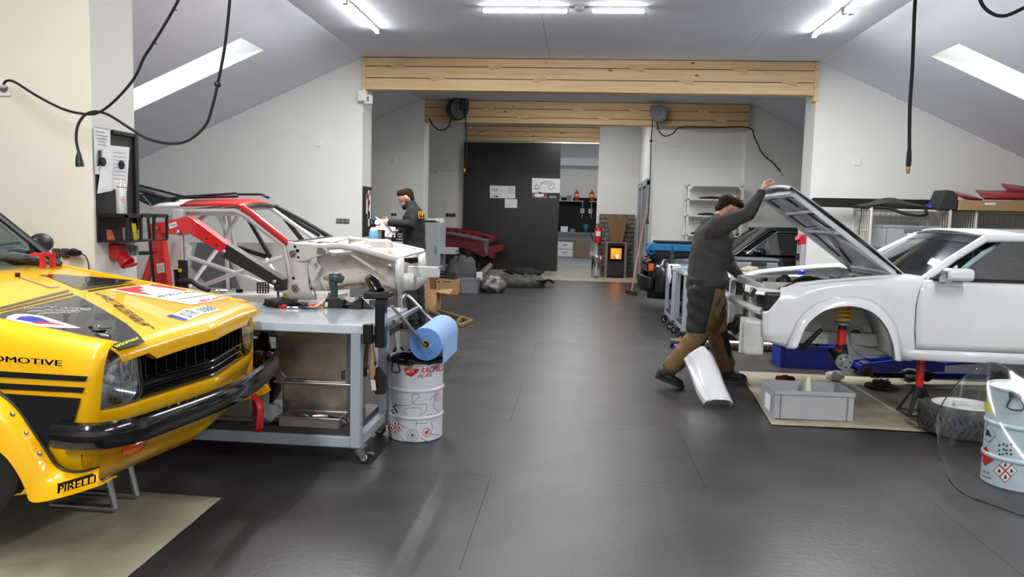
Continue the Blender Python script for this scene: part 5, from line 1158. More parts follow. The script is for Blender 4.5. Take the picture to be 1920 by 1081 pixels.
MB().tube(edge, .004, 5, closed=True).build('sheet_edge', glass('edge_glass', (150, 165, 168), .5), cs, 60)
MB().tube([sh(ns-4, .02), sh(ns-4, .3)], .01, 4, flat=.3).build('tape', 'white_paper', cs)
# fender held between the legs
wf = thing('loose_fender', 'loose white arched fender panel standing on the floor by the mechanic', 'fender')
arc = [(1300, 672), (1312, 690), (1322, 712), (1332, 738), (1347, 765)]; YY = [6.55, 6.48, 6.38, 6.26, 6.15]; wd = [.105, .115, .12, .115, .105]
rows = []
cen = spline([W(p[0], p[1], y) for p, y in zip(arc, YY)], 5); n_ = len(cen)
for i, p in enumerate(cen):
    d = (cen[min(i+1, n_-1)]-cen[max(i-1, 0)]).normalized(); side_ = d.cross(Vector((-.25, -1, .35))).normalized().lerp(Vector((-1, 0, 0)) if d.cross(Vector((-.25, -1, .35))).x < 0 else Vector((1, 0, 0)), (i/(n_-1))**2).normalized(); nor = side_.cross(d).normalized()
    if nor.y > 0: nor = -nor
    w_ = interp(i/(n_-1), [(0, .1), (.25, .115), (.6, .115), (1, .108)])
    rows.append([p + side_*w_*a + nor*b for a, b in ((-1, -.05), (-1.0, 0), (-.8, .022), (-.3, .03), (.1, .03), (.45, .026), (.55, .012), (.9, .006), (1, -.02), (1.0, -.06))])
zmin = min(q.z for r in rows for q in r)
for r in rows:
    for q in r: q.z += .004-zmin if zmin < .004 else 0
MB().grid(rows).build('fender_skin', 'white_paint', wf, 50, solid=.006)
# blue crate, pipe, axle parts
mat('crate_blue', (26, 48, 150), .45, var=.05)
crate('storage_crate', 'blue plastic crate on the floor beyond the open wheel arch', (2.4, 8.25, 0), -.03, .58, .4, .235, 'crate_blue')
ep = thing('exhaust_pipe', 'straight bare metal exhaust pipe lying on the floor behind the coupe nose', 'pipe')
MB().cyl((1.1, 9.05, .06), (2.28, 9.05, .06), .056, n=20).build('pipe', mat('exhaust_metal', (150, 140, 120), .3, .9, col2=(110, 98, 80), scale=5), ep, 60)
for x in (1.5, 2.2): MB().torus((x, 9.05, .06), (1, 0, 0), .058, .006, 20, 6).build('clamp', 'steel', ep, 60)
ja = thing('trolley_jack', 'long blue trolley jack lying under the white coupe', 'jack')
mat('jack_blue', (24, 44, 140), .4, var=.08)
for yy in (7.78, 8.0): MB().prism([(2.78, yy, .03), (3.6, yy, .05), (3.6, yy, .16), (3.3, yy, .2), (2.82, yy, .12)], (0, .02, 0)).build('side_plate', 'jack_blue', ja)
MB().bx(2.8, 3.5, 7.8, 8.0, .06, .1).build('jack_body', 'jack_blue', ja)
for x in (2.86, 3.5):
    for yy in (7.79, 8.035): MB().lathe([(.045, -.02), (.05, 0), (.045, .02)], (x, yy, .05), (0, 1, 0), 16).build('jack_wheel', 'dark_metal', ja, 40)
MB().lathe([(.05, 0), (.055, .02), (.04, .03)], (2.88, 7.9, .1), n=16).build('saddle', 'dark_metal', ja, 40)
MB().tube([(3.5, 7.9, .12), (4.4, 7.95, .2), (4.9, 7.95, .25)], .018, 8).build('lever', 'jack_blue', ja, 60)
dsh = thing('drive_shaft', 'dark drive shaft with rubber boots on the mat under the coupe', 'drive shaft')
MB().cyl((2.75, 7.35, .095), (3.05, 7.4, .095), .028).build('shaft', 'dark_metal', dsh, 60)
MB().lathe([(.05, 0), (.07, .06), (.06, .12), (.03, .16)], (3.05, 7.4, .095), (1, .15, 0), 18).build('joint', 'steel', dsh, 40)
MB().lathe([(.04, 0), (.062, .02), (.05, .05), (.06, .08), (.042, .12)], (3.2, 7.42, .095), (1, .15, 0), 18).build('boot', 'rubber', dsh, 40)
MB().tube([(3.32, 7.44, .095), (3.9, 7.53, .095)], .035, 10).build('shaft', 'jack_blue', dsh, 60)
MB().lathe([(.06, 0), (.075, .05), (.05, .12), (.055, .2)], (3.9, 7.53, .095), (1, .15, 0), 18).build('joint', 'dark_metal', dsh, 40)
bd = thing('brake_disc', 'rusty brake disc lying on the mat under the white coupe', 'brake disc', (2.78, 7.18, .016))
MB().lathe([(.05, .0), (.14, 0), (.14, .022), (.08, .022), (.075, .06), (.04, .06), (.04, 0)], n=36, cap=False).build('disc', mat('rust', (84, 70, 58), .7, .4, col2=(52, 42, 36), scale=12), bd, 40)
for k in range(5): MB().cyl((.055*math.cos(k*1.257), .055*math.sin(k*1.257), .055), (.055*math.cos(k*1.257), .055*math.sin(k*1.257), .09), .007, n=8).build('stud', 'steel', bd)
crumple('plastic_bag', 'white_plastic', G(1565, 712, .016), (.07, .05, .05), 'crumpled white plastic bag under the hanging wheel hub', 'bag', 11)
# ================================================================ PEOPLE
def limb(mb, L, n=14, Yax=Vector((0, 1, 0))):
    """closed tapered limb: L = [(centre, r_in_plane, r_across)], rings stand across the path"""
    P = [Vector(c) for c, *_ in L]; rows = []
    for i, (c, rx, ry) in enumerate(L):
        d = (P[min(i+1, len(P)-1)]-P[max(i-1, 0)]).normalized()
        a = Yax - d*Yax.dot(d); a = a.normalized() if a.length > .2 else Vector((1, 0, 0)); nn = d.cross(a)
        rows.append([P[i] + a*ry*math.cos(2*PI*j/n) + nn*rx*math.sin(2*PI*j/n) for j in range(n)])
    c0, r0 = P[0], L[0]; d0 = (P[0]-P[1]).normalized(); d1 = (P[-1]-P[-2]).normalized()
    cap0 = [c0 + d0*min(L[0][1], L[0][2])*.6 + (v-c0)*.5 for v in rows[0]]; cap1 = [P[-1] + d1*min(L[-1][1], L[-1][2])*.6 + (v-P[-1])*.5 for v in rows[-1]]
    rows = [cap0]+rows+[cap1]
    base = len(mb.v); mb.grid(rows, cu=True); k = len(rows)
    mb.f.append(tuple(base+j for j in range(n))[::-1]); mb.f.append(tuple(base+(k-1)*n+j for j in range(n)))
def fuse(mb, name, mats, parent, vox, pick=None, it=4, bumpy=0):
    o = mb.build('tmp', mats[0], None)
    r = o.modifiers.new('r', 'REMESH'); r.mode = 'VOXEL'; r.voxel_size = vox
    sm = o.modifiers.new('s', 'SMOOTH'); sm.iterations = it; sm.factor = .5
    me = evalmesh(o); me.name = name
    old = o.data; bpy.data.objects.remove(o); bpy.data.meshes.remove(old)
    if bumpy:
        nrm = [v.normal.copy() for v in me.vertices]
        for v, nv in zip(me.vertices, nrm):
            c = v.co; k = math.sin(c.x*23+c.z*31)*math.sin(c.z*17-c.y*19+1)+.6*math.sin(c.z*55+c.x*28)*math.sin(c.y*30)
            v.co = c + nv*bumpy*k
    me.materials.clear()
    for m in mats: me.materials.append(MATS[m])
    if pick:
        for p in me.polygons: p.material_index = pick(p.center, p.normal)
    me.shade_smooth()
    ob = bpy.data.objects.new(name, me); COL.objects.link(ob); ob.parent = parent
    return ob
def head(mb, c, fwd, s=1.0):
    """head centred at c, looking along fwd"""
    f = Vector(fwd).normalized(); y = Vector((0, 0, 1)).cross(f).normalized(); u = f.cross(y)
    R = Matrix((f, y, u)).transposed()
    mb.ell(c + u*.02*s, (.098*s, .076*s, .105*s), 18, 12, R)
    mb.ell(c + f*.035*s - u*.055*s, (.058*s, .055*s, .068*s), 14, 10, R)
    mb.ell(c + f*.085*s - u*.095*s, (.022*s, .026*s, .02*s), 10, 8, R)
    mb.ell(c + f*.103*s - u*.015*s, (.018*s, .012*s, .028*s), 10, 8, R)
    mb.ell(c + f*.085*s + u*.03*s, (.016*s, .05*s, .012*s), 10, 8, R)
    mb.ell(c + f*.092*s - u*.06*s, (.012*s, .024*s, .010*s), 10, 8, R)
    for q in (-1, 1): mb.ell(c + y*q*.076*s - f*.008*s, (.02*s, .01*s, .032*s), 10, 8, R)
    return R, f, y, u
def hand(mb, w, d, palm_n, curl, s=1.0, spread=.14, thumb_side=1, curls=None):
    """wrist w, finger direction d, palm normal (fingers curl towards it)"""
    d = Vector(d).normalized(); pn = Vector(palm_n); pn = (pn - d*pn.dot(d)).normalized(); sd = d.cross(pn).normalized()*thumb_side
    limb(mb, [(w, .022*s, .028*s), (w+d*.04*s, .017*s, .038*s), (w+d*.085*s, .014*s, .04*s)], 12, sd)
    for k in range(4):
        b = w + d*.085*s + sd*(.03-.02*k)*s; l = (.042, .047, .044, .034)[k]*s; dd = (d + sd*spread*(1.5-k)*.3).normalized(); ang = 0; pts = [b-dd*.02]
        p = b; pts.append(p)
        for j, fr in enumerate((1, .72, .55)):
            ang += (curls[k] if curls else curl)*(.8 if j == 0 else 1); v = dd*math.cos(ang) + pn*math.sin(ang); p = p + v*l*fr; pts.append(p)
        mb.tube(pts, [.009*s, .0095*s, .0085*s, .008*s, .007*s], 8)
    b = w + d*.025*s + sd*.03*s; v = (d*.6 + sd*.7 + pn*.35).normalized(); p1 = b+v*.045*s; v2 = (d*.85+sd*.15+pn*.5*(.5+curl)).normalized(); p2 = p1+v2*.032*s; p3 = p2+(v2+pn*.3*curl).normalized()*.025*s
    mb.tube([b-v*.015, b, p1, p2, p3], [.011*s, .0125*s, .0105*s, .0095*s, .0075*s], 8)
mat('knit_grey', (62, 60, 58), .9, var=.12, scale=30, bump=.25, bscale=120)
mat('cloth_black', (26, 26, 28), .85, var=.15, scale=20, bump=.15, bscale=90)
mat('khaki', (118, 94, 60), .85, var=.1, scale=16, bump=.15, bscale=90)
mat('trouser_black', (32, 32, 35), .8, var=.15, scale=20, bump=.15, bscale=90)
mat('boot_black', (30, 29, 29), .6, var=.15); mat('sole', (44, 42, 40), .8)
# ---------------- mechanic holding the bonnet
pA = thing('person', 'person in grey sweater and khaki work trousers holding up the white bonnet', 'person')
YA_ = 6.95; q = lambda x, y, Y=YA_: W(x, y, Y)
hc = q(1366, 391, 6.97); fwd = Vector((.86, .06, -.50))
sk = MB()
R, f_, y_, u_ = head(sk, hc, fwd, 1.0)
limb(sk, [(q(1342, 418), .06, .07), (q(1350, 405), .052, .056), (q(1360, 395), .055, .055)])
limb(sk, [(q(1324, 540), .12, .15), (q(1330, 490), .11, .14), (q(1342, 440), .12, .15), (q(1345, 415), .07, .1)])
shN, elN, wrN = q(1348, 424, 6.76), q(1404, 399, 6.72), q(1429, 358, 6.78)
shF, elF, wrF = q(1348, 428, 7.15), q(1366, 494, 7.22), q(1388, 518, 7.1)
for a, b, c in ((shN, elN, wrN), (shF, elF, wrF)): limb(sk, [(a, .05, .05), (a.lerp(b, .5), .045, .045), (b, .04, .04), (b.lerp(c, .5), .035, .035), (c, .026, .03)])
hN, kN, aN = q(1318, 548, 6.85), q(1306, 634, 6.80), q(1254, 694, 6.84)
hF, kF, aF = q(1332, 548, 7.05), q(1346, 634, 7.10), q(1364, 694, 7.2)
for a, b, c in ((hN, kN, aN), (hF, kF, aF)): limb(sk, [(a, .075, .075), (b, .055, .055), (c, .04, .04)])
hand(sk, wrN, Vector((.30, .22, .93)), Vector((.9, .1, -.25)), 1.0, 1.0, thumb_side=-1)
hand(sk, wrF, Vector((.86, -.3, -.35)), Vector((.1, -.4, -.9)), 1.0, 1.0, thumb_side=1)
body = fuse(sk, 'body', ['skin'], pA, .0055, it=3)
# face details
for s in (-1, 1):
    e = hc + f_*.083 + y_*s*.032 + u_*.010; MB().ell(e, (.008, .011, .005), 10, 6, R).build('eye', 'ink_white', pA, 180); MB().ell(e+f_*.005, (.004, .006, .005), 8, 6, R).build('iris', 'ink_black', pA, 180)
hr = MB()
for dz, df, r in ((.06, -.012, (.1, .084, .062)), (.075, .02, (.09, .08, .052)), (.035, -.05, (.066, .078, .078)), (.088, .035, (.06, .068, .034)), (-.02, -.066, (.042, .066, .06)), (-.045, -.055, (.035, .055, .04)), (.07, .078, (.026, .05, .024))): hr.ell(hc+u_*dz+f_*df, r, 16, 10, R)
fuse(hr, 'hair', ['hair'], pA, .008, it=3, bumpy=.0025)
sw = MB()
limb(sw, [(q(1330, 532), .178, .215), (q(1326, 505), .168, .205), (q(1332, 470), .175, .21), (q(1340, 440), .175, .225), (q(1344, 418), .12, .19), (q(1346, 408), .065, .085)], 20)
limb(sw, [(q(1336, 440, 6.82), .11, .1), (shN, .098, .095), (shN.lerp(elN, .5), .075, .075), (elN, .064, .066), (elN.lerp(wrN, .5), .052, .055), (wrN-(wrN-elN)*.06, .04, .043)])
limb(sw, [(q(1338, 440, 7.08), .11, .1), (shF, .098, .095), (shF.lerp(elF, .5), .075, .075), (elF, .066, .068), (elF.lerp(wrF, .5), .052, .055), (wrF-(wrF-elF)*.06, .04, .043)])
sw.ell(q(1328, 416), (.07, .11, .05), 14, 8)
fuse(sw, 'sweater', ['knit_grey'], pA, .011, it=4, bumpy=.004)
tr_ = MB()
limb(tr_, [(q(1322, 520), .165, .195), (q(1322, 545), .165, .2), (q(1320, 560), .15, .19)], 18)
limb(tr_, [(hN+Vector((0, 0, .02)), .13, .115), (hN.lerp(kN, .5), .115, .11), (kN, .098, .095), (kN.lerp(aN, .35), .092, .09), (kN.lerp(aN, .8), .082, .08), (aN+Vector((.0, 0, .02)), .074, .074)], 16)
limb(tr_, [(hF+Vector((0, 0, .02)), .13, .115), (hF.lerp(kF, .5), .115, .11), (kF, .095, .095), (kF.lerp(aF, .4), .09, .09), (kF.lerp(aF, .85), .085, .08), (aF+Vector((.0, 0, .03)), .076, .074)], 16)
zk = kN.z
def pick(c, n):
    # black panels: outer thigh and seat of the near leg, knee patches
    if c.z > zk+.06 and c.y < 6.93 and c.x < lerp(kN.x+.05, hN.x+.085, (c.z-zk)/(hN.z-zk)): return 1
    if c.z > hN.z-.06 and c.x < hN.x+.06: return 1
    for k, a in ((kN, aN), (kF, aF)):
        t = (c-k).dot(a-k)/(a-k).length_squared; side = (c-k.lerp(a, t))
        if -.25 < t < .55 and side.x > .035 and abs(c.y-k.y) < .13: return 1
    return 0
fuse(tr_, 'trousers', ['khaki', 'trouser_black'], pA, .011, pick, 4, bumpy=.006)
pk = MB().box(q(1302, 535, 6.735), (.012, .006, .012)).build('pocket_snap', 'steel', pA)
def boot(par, heel, toe, ank, yw=.048):
    b = MB(); d = (toe-heel).normalized()
    limb(b, [(ank+Vector((0, 0, .05)), .06, .056), (ank, .062, .056), (heel.lerp(toe, .2)+Vector((0, 0, .05)), .055, .05)], 14)
    limb(b, [(heel+d*.03+Vector((0, 0, .04)), .04, .04), (heel.lerp(toe, .45)+Vector((0, 0, .045)), .042, .048), (heel.lerp(toe, .8)+Vector((0, 0, .038)), .036, .052), (toe-d*.02+Vector((0, 0, .034)), .03, .04)], 14)
    bo_ = fuse(b, 'boot', ['boot_black'], par, .008, it=3)
    s = MB(); sd = d.cross(Vector((0, 0, 1))).normalized(); up = sd.cross(d).normalized(); out = []
    for t, wd in ((-.02, .025), (.02, .042), (.25, .045), (.5, .045), (.75, .055), (.92, .048), (1.02, .025)): out.append((t, wd))
    poly = [heel.lerp(toe, t)+sd*w_ for t, w_ in out] + [heel.lerp(toe, t)-sd*w_ for t, w_ in reversed(out)]
    s.prism(poly, up*.028).build('sole', 'sole', bo_)
    for k in range(4):
        c = ank.lerp(toe, .1+.12*k)+Vector((0, 0, .045-.012*k)); MB().tube([c-sd*.03, c+up*.012, c+sd*.03], .004, 5).build('lace', 'cloth_black', bo_)
boot(pA, q(1229, 707, 6.84), Vector((q(1280, 724, 6.84).x, 6.82, .004)), aN)
boot(pA, Vector((q(1350, 714, 7.2).x, 7.2, .018)), Vector((q(1400, 716, 7.15).x, 7.15, .018)), aF)
mat('amber_print', (214, 160, 30), .7)
# ---------------- person at the desk
pB = thing('person', 'bearded person in black jacket reading a paper at the desk', 'person')
YB_ = 9.8; q = lambda x, y, Y=YB_: W(x, y, Y)
hc = q(762, 371); fwd = Vector((-.88, -.05, -.42)); sk = MB()
R, f_, y_, u_ = head(sk, hc, fwd, 1.0)
limb(sk, [(q(773, 393), .06, .065), (q(770, 386), .052, .055), (q(765, 377), .055, .055)])
limb(sk, [(q(776, 470), .12, .15), (q(776, 440), .11, .14), (q(775, 405), .12, .15), (q(773, 390), .07, .1)])
shN, elN, wrN = q(776, 399, 9.6), q(773, 421, 9.53), q(729, 417, 9.58)
shF, elF, wrF = q(776, 399, 10.0), q(770, 424, 10.05), q(748, 432, 9.95)
for a, b, c in ((shN, elN, wrN), (shF, elF, wrF)): limb(sk, [(a, .05, .05), (b, .04, .04), (c, .026, .03)])
zf = 0
hpN, hpF = q(777, 470, 9.7), q(777, 470, 9.9); knN, knF = Vector((hpN.x-.03, 9.69, .5)), Vector((hpN.x+.02, 9.92, .5)); anN, anF = Vector((hpN.x, 9.69, .1)), Vector((hpN.x+.05, 9.92, .1))
for a, b, c in ((hpN, knN, anN), (hpF, knF, anF)): limb(sk, [(a, .075, .075), (b, .055, .055), (c, .04, .04)])
hand(sk, wrN, Vector((-1, .05, .12)), Vector((.1, .9, -.3)), .55, 1.0, thumb_side=-1)
hand(sk, wrF, Vector((-.95, -.1, -.15)), Vector((0, 0, -1)), .35, 1.0, thumb_side=-1)
fuse(sk, 'body', ['skin'], pB, .006, it=3)
for s in (-1, 1):
    e = hc + f_*.083 + y_*s*.032 + u_*.010; MB().ell(e, (.008, .011, .005), 10, 6, R).build('eye', 'ink_white', pB, 180); MB().ell(e+f_*.005, (.004, .006, .005), 8, 6, R).build('iris', 'ink_black', pB, 180)
hr = MB()
for dz, df, r in ((.06, -.012, (.1, .083, .062)), (.035, -.048, (.066, .076, .075)), (.088, .035, (.06, .07, .04)), (.07, .07, (.03, .05, .025)), (-.02, -.065, (.035, .06, .05))): hr.ell(hc+u_*dz+f_*df, r, 16, 10, R)
fuse(hr, 'hair', ['hair'], pB, .008, it=3, bumpy=.003)
bd_ = MB()
for df, dz, r in ((.075, -.10, (.03, .045, .03)), (.04, -.085, (.045, .062, .04)), (.015, -.05, (.03, .066, .045)), (.09, -.075, (.014, .03, .01))): bd_.ell(hc+f_*df+u_*dz, r, 14, 8, R)
fuse(bd_, 'beard', ['hair'], pB, .007, it=2)
jk = MB()
limb(jk, [(q(777, 468), .150, .2), (q(776, 450), .142, .19), (q(776, 425), .145, .2), (q(776, 405), .14, .215), (q(775, 394), .10, .17), (q(771, 385), .075, .085)], 20)
for a, b, c, Yc_ in ((shN, elN, wrN, 9.64), (shF, elF, wrF, 9.96)): limb(jk, [(q(777, 404, Yc_), .1, .09), (a, .09, .085), (a.lerp(b, .5), .072, .07), (b, .065, .063), (b.lerp(c, .5), .056, .055), (c-(c-b)*.04, .046, .046)])
limb(jk, [(q(772, 388), .085, .09), (q(768, 382), .078, .085)])
fuse(jk, 'jacket', ['cloth_black'], pB, .011, it=4, bumpy=.004)
tr_ = MB()
limb(tr_, [(q(777, 462), .14, .185), (q(777, 476), .14, .18)], 18)
for a, b, c in ((hpN, knN, anN), (hpF, knF, anF)): limb(tr_, [(a, .1, .1), (a.lerp(b, .5), .09, .09), (b, .075, .075), (c, .065, .065)], 14)
fuse(tr_, 'trousers', ['trouser_black'], pB, .012, it=3, bumpy=.004)
for a in (anN, anF): boot(pB, Vector((a.x+.07, a.y, .004)), Vector((a.x-.19, a.y, .004)), a)
jkm = [o for o in pB.children if o.name.startswith('jacket')][0]
def onback(u, v):
    d = ray(785+10*u, 408.5-11.5*v); o_ = CV.copy()
    hit, loc, nor, _ = jkm.ray_cast(o_, d.normalized())
    return (loc if hit else q(785+10*u, 408.5-11.5*v, 9.6)) - d.normalized()*.004
for (a, b) in (((0, 0), (1, 0)), ((1, 0), (1, 1)), ((1, 1), (0, 1)), ((0, 1), (0, 0)), ((.25, .2), (.25, .8)), ((.25, .8), (.6, .8)), ((.25, .5), (.55, .5)), ((.7, .2), (.7, .8))):
    MB().tube([onback(lerp(a[0], b[0], t/3), lerp(a[1], b[1], t/3)) for t in range(4)], .006, 4).build('back_print', 'amber_print', jkm)
# ================================================================ MIDDLE AND BACK, LEFT
def papers(par, rects, fn, m='white_paper', name='paper', k=0):
    for r in rects: decal(name, m, par, [(r[0], r[1]), (r[2], r[1]), (r[2], r[3]), (r[0], r[3])], fn)
nb = thing('notice_board', 'black board with papers and red dots on the far left column', 'notice board')
MB().bx(-3.279, -3.262, 11.52, 11.98, 1.1, 1.86).build('board', 'black_plastic', nb, bev=.004)
fn = lambda u, v: (-3.260, lerp(11.52, 11.98, u), lerp(1.1, 1.86, v))
papers(nb, [(.3, .45, .62, .85), (.5, .35, .9, .93), (.55, .2, .75, .5)], fn)
for u, v in ((.4, .8), (.75, .88), (.68, .68)): decal('red_dot', 'ink_red', nb, circ(12, .09, (u, v), .055), lambda a, b: (-3.258, lerp(11.52, 11.98, a), lerp(1.1, 1.86, b)))
dk = thing('standing_desk', 'grey standing desk with computer behind the race shell', 'desk')
MB().bx(-2.95, -2.28, 9.95, 10.75, 1.06, 1.1).build('desk_top', 'grey_paint_light', dk, bev=.004)
for x in (-2.93, -2.35):
    for y in (9.97, 10.68): MB().bx(x, x+.05, y, y+.05, 0, 1.06).build('leg', 'grey_paint', dk)
MB().bx(-2.9, -2.35, 10.0, 10.7, .5, .53).build('shelf', 'grey_paint', dk)
emis('screen_white', (214, 226, 240), .75)
for nm, lb, c, w_, h_, rz in (('monitor', 'lit computer monitor facing the person at the desk', (-2.52, 10.2, 1.235), .27, .2, -.75), ('monitor', 'second lit monitor behind the spray bottle', (-2.70, 10.45, 1.30), .24, .16, -.25)):
    mo = thing(nm, lb, 'monitor', (c[0], c[1], 1.101), rz)
    hh = c[2]-1.101
    MB().bx(-w_/2, w_/2, -.0, .03, hh-h_/2, hh+h_/2).build('casing', 'black_plastic', mo, bev=.004)
    MB().bx(-w_/2+.012, w_/2-.012, -.002, 0, hh-h_/2+.015, hh+h_/2-.012).build('screen', 'screen_white', mo)
    MB().bx(-.02, .02, .03, .05, 0.01, hh).bx(-.09, .09, -.05, .09, 0, .012).build('stand', 'black_plastic', mo)
sb = thing('spray_bottle', 'pump spray bottle with blue liquid standing behind the engine bay', 'bottle')
p = W(696, 446, 9.75); mat('blue_liquid', (120, 190, 235), .25, coat=.3)
zb0 = 1.101; p = Vector((-2.70, 10.02, zb0))
MB().lathe([(.055, 0), (.058, .02), (.058, .11), (.05, .13)], p, n=20).build('liquid', 'blue_liquid', sb, 40)
MB().lathe([(.05, .13), (.045, .15), (.025, .175), (.025, .185)], p, n=20).build('bottle_neck', 'white_plastic', sb, 40)
MB().lathe([(.03, .18), (.03, .215), (.012, .22), (.012, .25), (.025, .255), (.025, .27), (0, .27)], p, n=16).build('pump', 'black_plastic', sb, 40)
MB().tube([p+Vector((0, 0, .2)), p+Vector((.1, -.02, .205))], [.012, .006], 8).build('nozzle', 'black_plastic', sb, 60)
ltr = thing('letter_tray', 'black letter trays with papers on the desk by the person', 'tray', (-2.37, 10.15, 1.101))
for z in (0, .035, .07): MB().bx(-.09, .09, -.12, .12, z, z+.012).build('tray_shelf', 'black_plastic', ltr, bev=.003)
for x in (-.085, .08): MB().bx(x, x+.006, -.12, .12, .012, .07).build('tray_side', 'black_plastic', ltr)
rp = tag(MB().add([W(703, 405, 9.52), W(717, 426, 9.5), W(741, 441, 9.62), W(728, 420, 9.64)], [(0, 1, 2, 3)]).build('paper_sheet', 'white_paper', None, solid=.002), 'white paper sheet held up by the person at the desk', 'paper')
cb = thing('steel_cabinet', 'grey steel cabinet behind the person with papers on top', 'cabinet')
CX0, CX1, CY0, CY1, CH = -3.14, -2.71, 14.95, 15.62, 1.30
MB().bx(CX0, CX1, CY0, CY1, .004, CH).build('cabinet_body', mat('cabinet_grey', (172, 176, 182), .45, var=.02), cb, bev=.006)
MB().bx(CX0+.01, CX1-.01, CY0-.012, CY0, .05, CH-.02).build('door', 'cabinet_grey', cb, bev=.003)
MB().bx(CX1-.08, CX1-.05, CY0-.03, CY0-.012, .7, .85).build('handle', 'steel', cb, bev=.003)
MB().bx(CX1, CX1+.008, CY0+.02, CY1-.02, .05, CH-.02).build('side_panel', 'cabinet_grey', cb)
MB().bx(CX1+.008, CX1+.3, CY0+.05, CY1-.15, .69, .81).build('pulled_drawer', 'cabinet_grey', cb, bev=.004)
MB().box((CX1+.305, CY0+.28, .75), (.01, .2, .025)).build('drawer_handle', 'steel', cb)
crumple('plastic_wrap', 'white_paper', (-2.95, 15.2, CH+.001), (.17, .13, .04), 'white plastic wrapping on top of the grey cabinet', 'wrapping', 12)
tag(MB().box((-2.95, 15.0, CH+.022), (.3, .06, .04), (0, 0, .1)).build('paper_punch', 'black_plastic', None, bev=.008), 'long black punch lying on the front edge of the cabinet top', 'punch')
tag(MB().box((-2.80, 15.42, CH+.045), (.16, .3, .085), (0, 0, .1)).build('paper_stack', 'white_paper', None, bev=.003), 'stack of white paper at the right end of the cabinet top', 'paper')
# red wreck behind
mat('wreck_red', (116, 22, 34), .45, var=.2, scale=8); mat('wreck_grey', (104, 98, 92), .6, var=.2, scale=8)
wr = thing('red_car_shell', 'cut front end of a dark red car behind the grey cabinet', 'car body')
def wsheet(name, m, L, Y, t): MB().prism([W(x, y, Y) for x, y in L], (0, t, 0)).build(name, m, wr, bev=.01)
wsheet('wing_apron', 'wreck_red', [(800, 440), (838, 448), (900, 456), (915, 462), (918, 478), (905, 482), (885, 470), (862, 464), (838, 470), (800, 475)], 18.5, .06)
MB().tube([W(x, y, 18.45) for x, y in ((800, 434), (845, 438), (880, 444), (915, 452))], .05, 8).build('wing_rail', 'wreck_grey', wr, 60)
MB().tube([W(x, y, 19.6) for x, y in ((800, 428), (858, 432), (900, 438), (928, 447))], .06, 8).build('far_wing_rail', 'wreck_red', wr, 60)
MB().tube([W(915, 452, 18.5), W(928, 448, 19.6)], .07, 8).build('front_rail', 'wreck_red', wr, 60)
wsheet('corner_post', 'wreck_grey', [(908, 449), (917, 448), (915, 470), (912, 480), (907, 470)], 18.42, .06)
wsheet('valance', 'wreck_red', [(910, 462), (940, 460), (940, 470), (926, 474), (925, 486), (918, 482), (912, 476)], 18.6, .9)
wsheet('inner_wing', 'wreck_red', [(800, 432), (900, 440), (915, 465), (880, 475), (800, 475)], 19.5, .06)
for x in (848, 862, 876, 890): MB().ell(W(x, 435+(x-848)*.18, 19.2), (.08, .12, .06), 10, 6).build('fitting', 'wreck_red', wr, 60)
tp = W(858, 475, 18.6)
ty = MB().lathe([(.2, -.09), (.27, -.1), (.31, -.08), (.315, 0), (.31, .08), (.27, .1), (.2, .09)], (tp.x, 18.62, .47), (0, 1, 0), 32, cap=False).build('tyre', 'rubber', wr, 40)
MB().lathe([(.2, -.07), (.14, -.05), (.12, -.09), (.05, -.1), (0, -.1)], (tp.x, 18.62, .47), (0, 1, 0), 24, cap=False).build('steel_rim', 'dark_metal', ty, 40)
MB().bx(tp.x-.6, tp.x+.75, 18.9, 19.4, .25, .5).build('subframe', 'black_matt', wr, bev=.02)
for yy in (18.8, 19.5):
    for x in (tp.x+.5, tp.x-.5): MB().cyl((x, yy, 0.004), (x, yy, .3), .05).build('axle_stand', 'dark_metal', wr, 60)
# boxes and loose parts on the floor
cbx = thing('cardboard_box', 'closed cardboard box with printed label in front of the grey crate', 'box')
a, b = G(818, 551), G(857, 553); zc = .27
MB().bx(a.x, b.x, 13.95, 14.3, .003, zc).build('carton', 'cardboard', cbx, bev=.004)
decal('print_mark', 'ink_black', cbx, circ(10, 1.6, (832, 528)), lambda u, v: W(u, v, 13.946)); decal('print_bar', 'ink_black', cbx, [(835, 527), (845, 527.3), (845, 529), (835, 528.7)], lambda u, v: W(u, v, 13.946))
decal('print_bar', 'ink_black', cbx, [(821, 549), (836, 550), (836, 551), (821, 550)], lambda u, v: W(u, v, 13.946)); decal('print_mark', 'ink_black', cbx, [(821, 526), (824, 526), (824, 530), (821, 530)], lambda u, v: W(u, v, 13.946))
hz_ = thing('hose_coil', 'coiled black hose lying on the closed cardboard box', 'hose')
for k in range(4): MB().torus(((a.x+b.x)/2, 14.12, zc+.036+.03*k), (.1*(k % 2), .1, 1), .16-.008*k, .014, 28, 6).build('hose_turn', 'rubber', hz_, 60)
ob = thing('cardboard_box', 'open cardboard box with raised flap beside the race shell', 'box')
q0, q1 = G(796, 585), G(816, 582)
x0, x1, y0, y1 = q0.x-.02, q1.x+.04, 11.45, 11.85
for r in ((x0, x1, y0, y0+.008), (x0, x1, y1-.008, y1), (x0, x0+.008, y0+.008, y1-.008), (x1-.008, x1, y0+.008, y1-.008)): MB().bx(*r, .003, .3).build('side', 'cardboard', ob)
MB().bx(x0+.008, x1-.008, y0+.008, y1-.008, .003, .01).build('bottom', 'cardboard', ob)
MB().add([(x1, y0, .3), (x1, y1, .3), (x1+.2, y1, .32), (x1+.2, y0, .28)], [(0, 1, 2, 3)]).build('flap', 'cardboard', ob, solid=.006)
MB().add([(x0, y0, .3), (x0, y1, .3), (x0-.02, y1, .5), (x0-.02, y0, .5)], [(0, 1, 2, 3)]).build('flap', 'cardboard', ob, solid=.006)
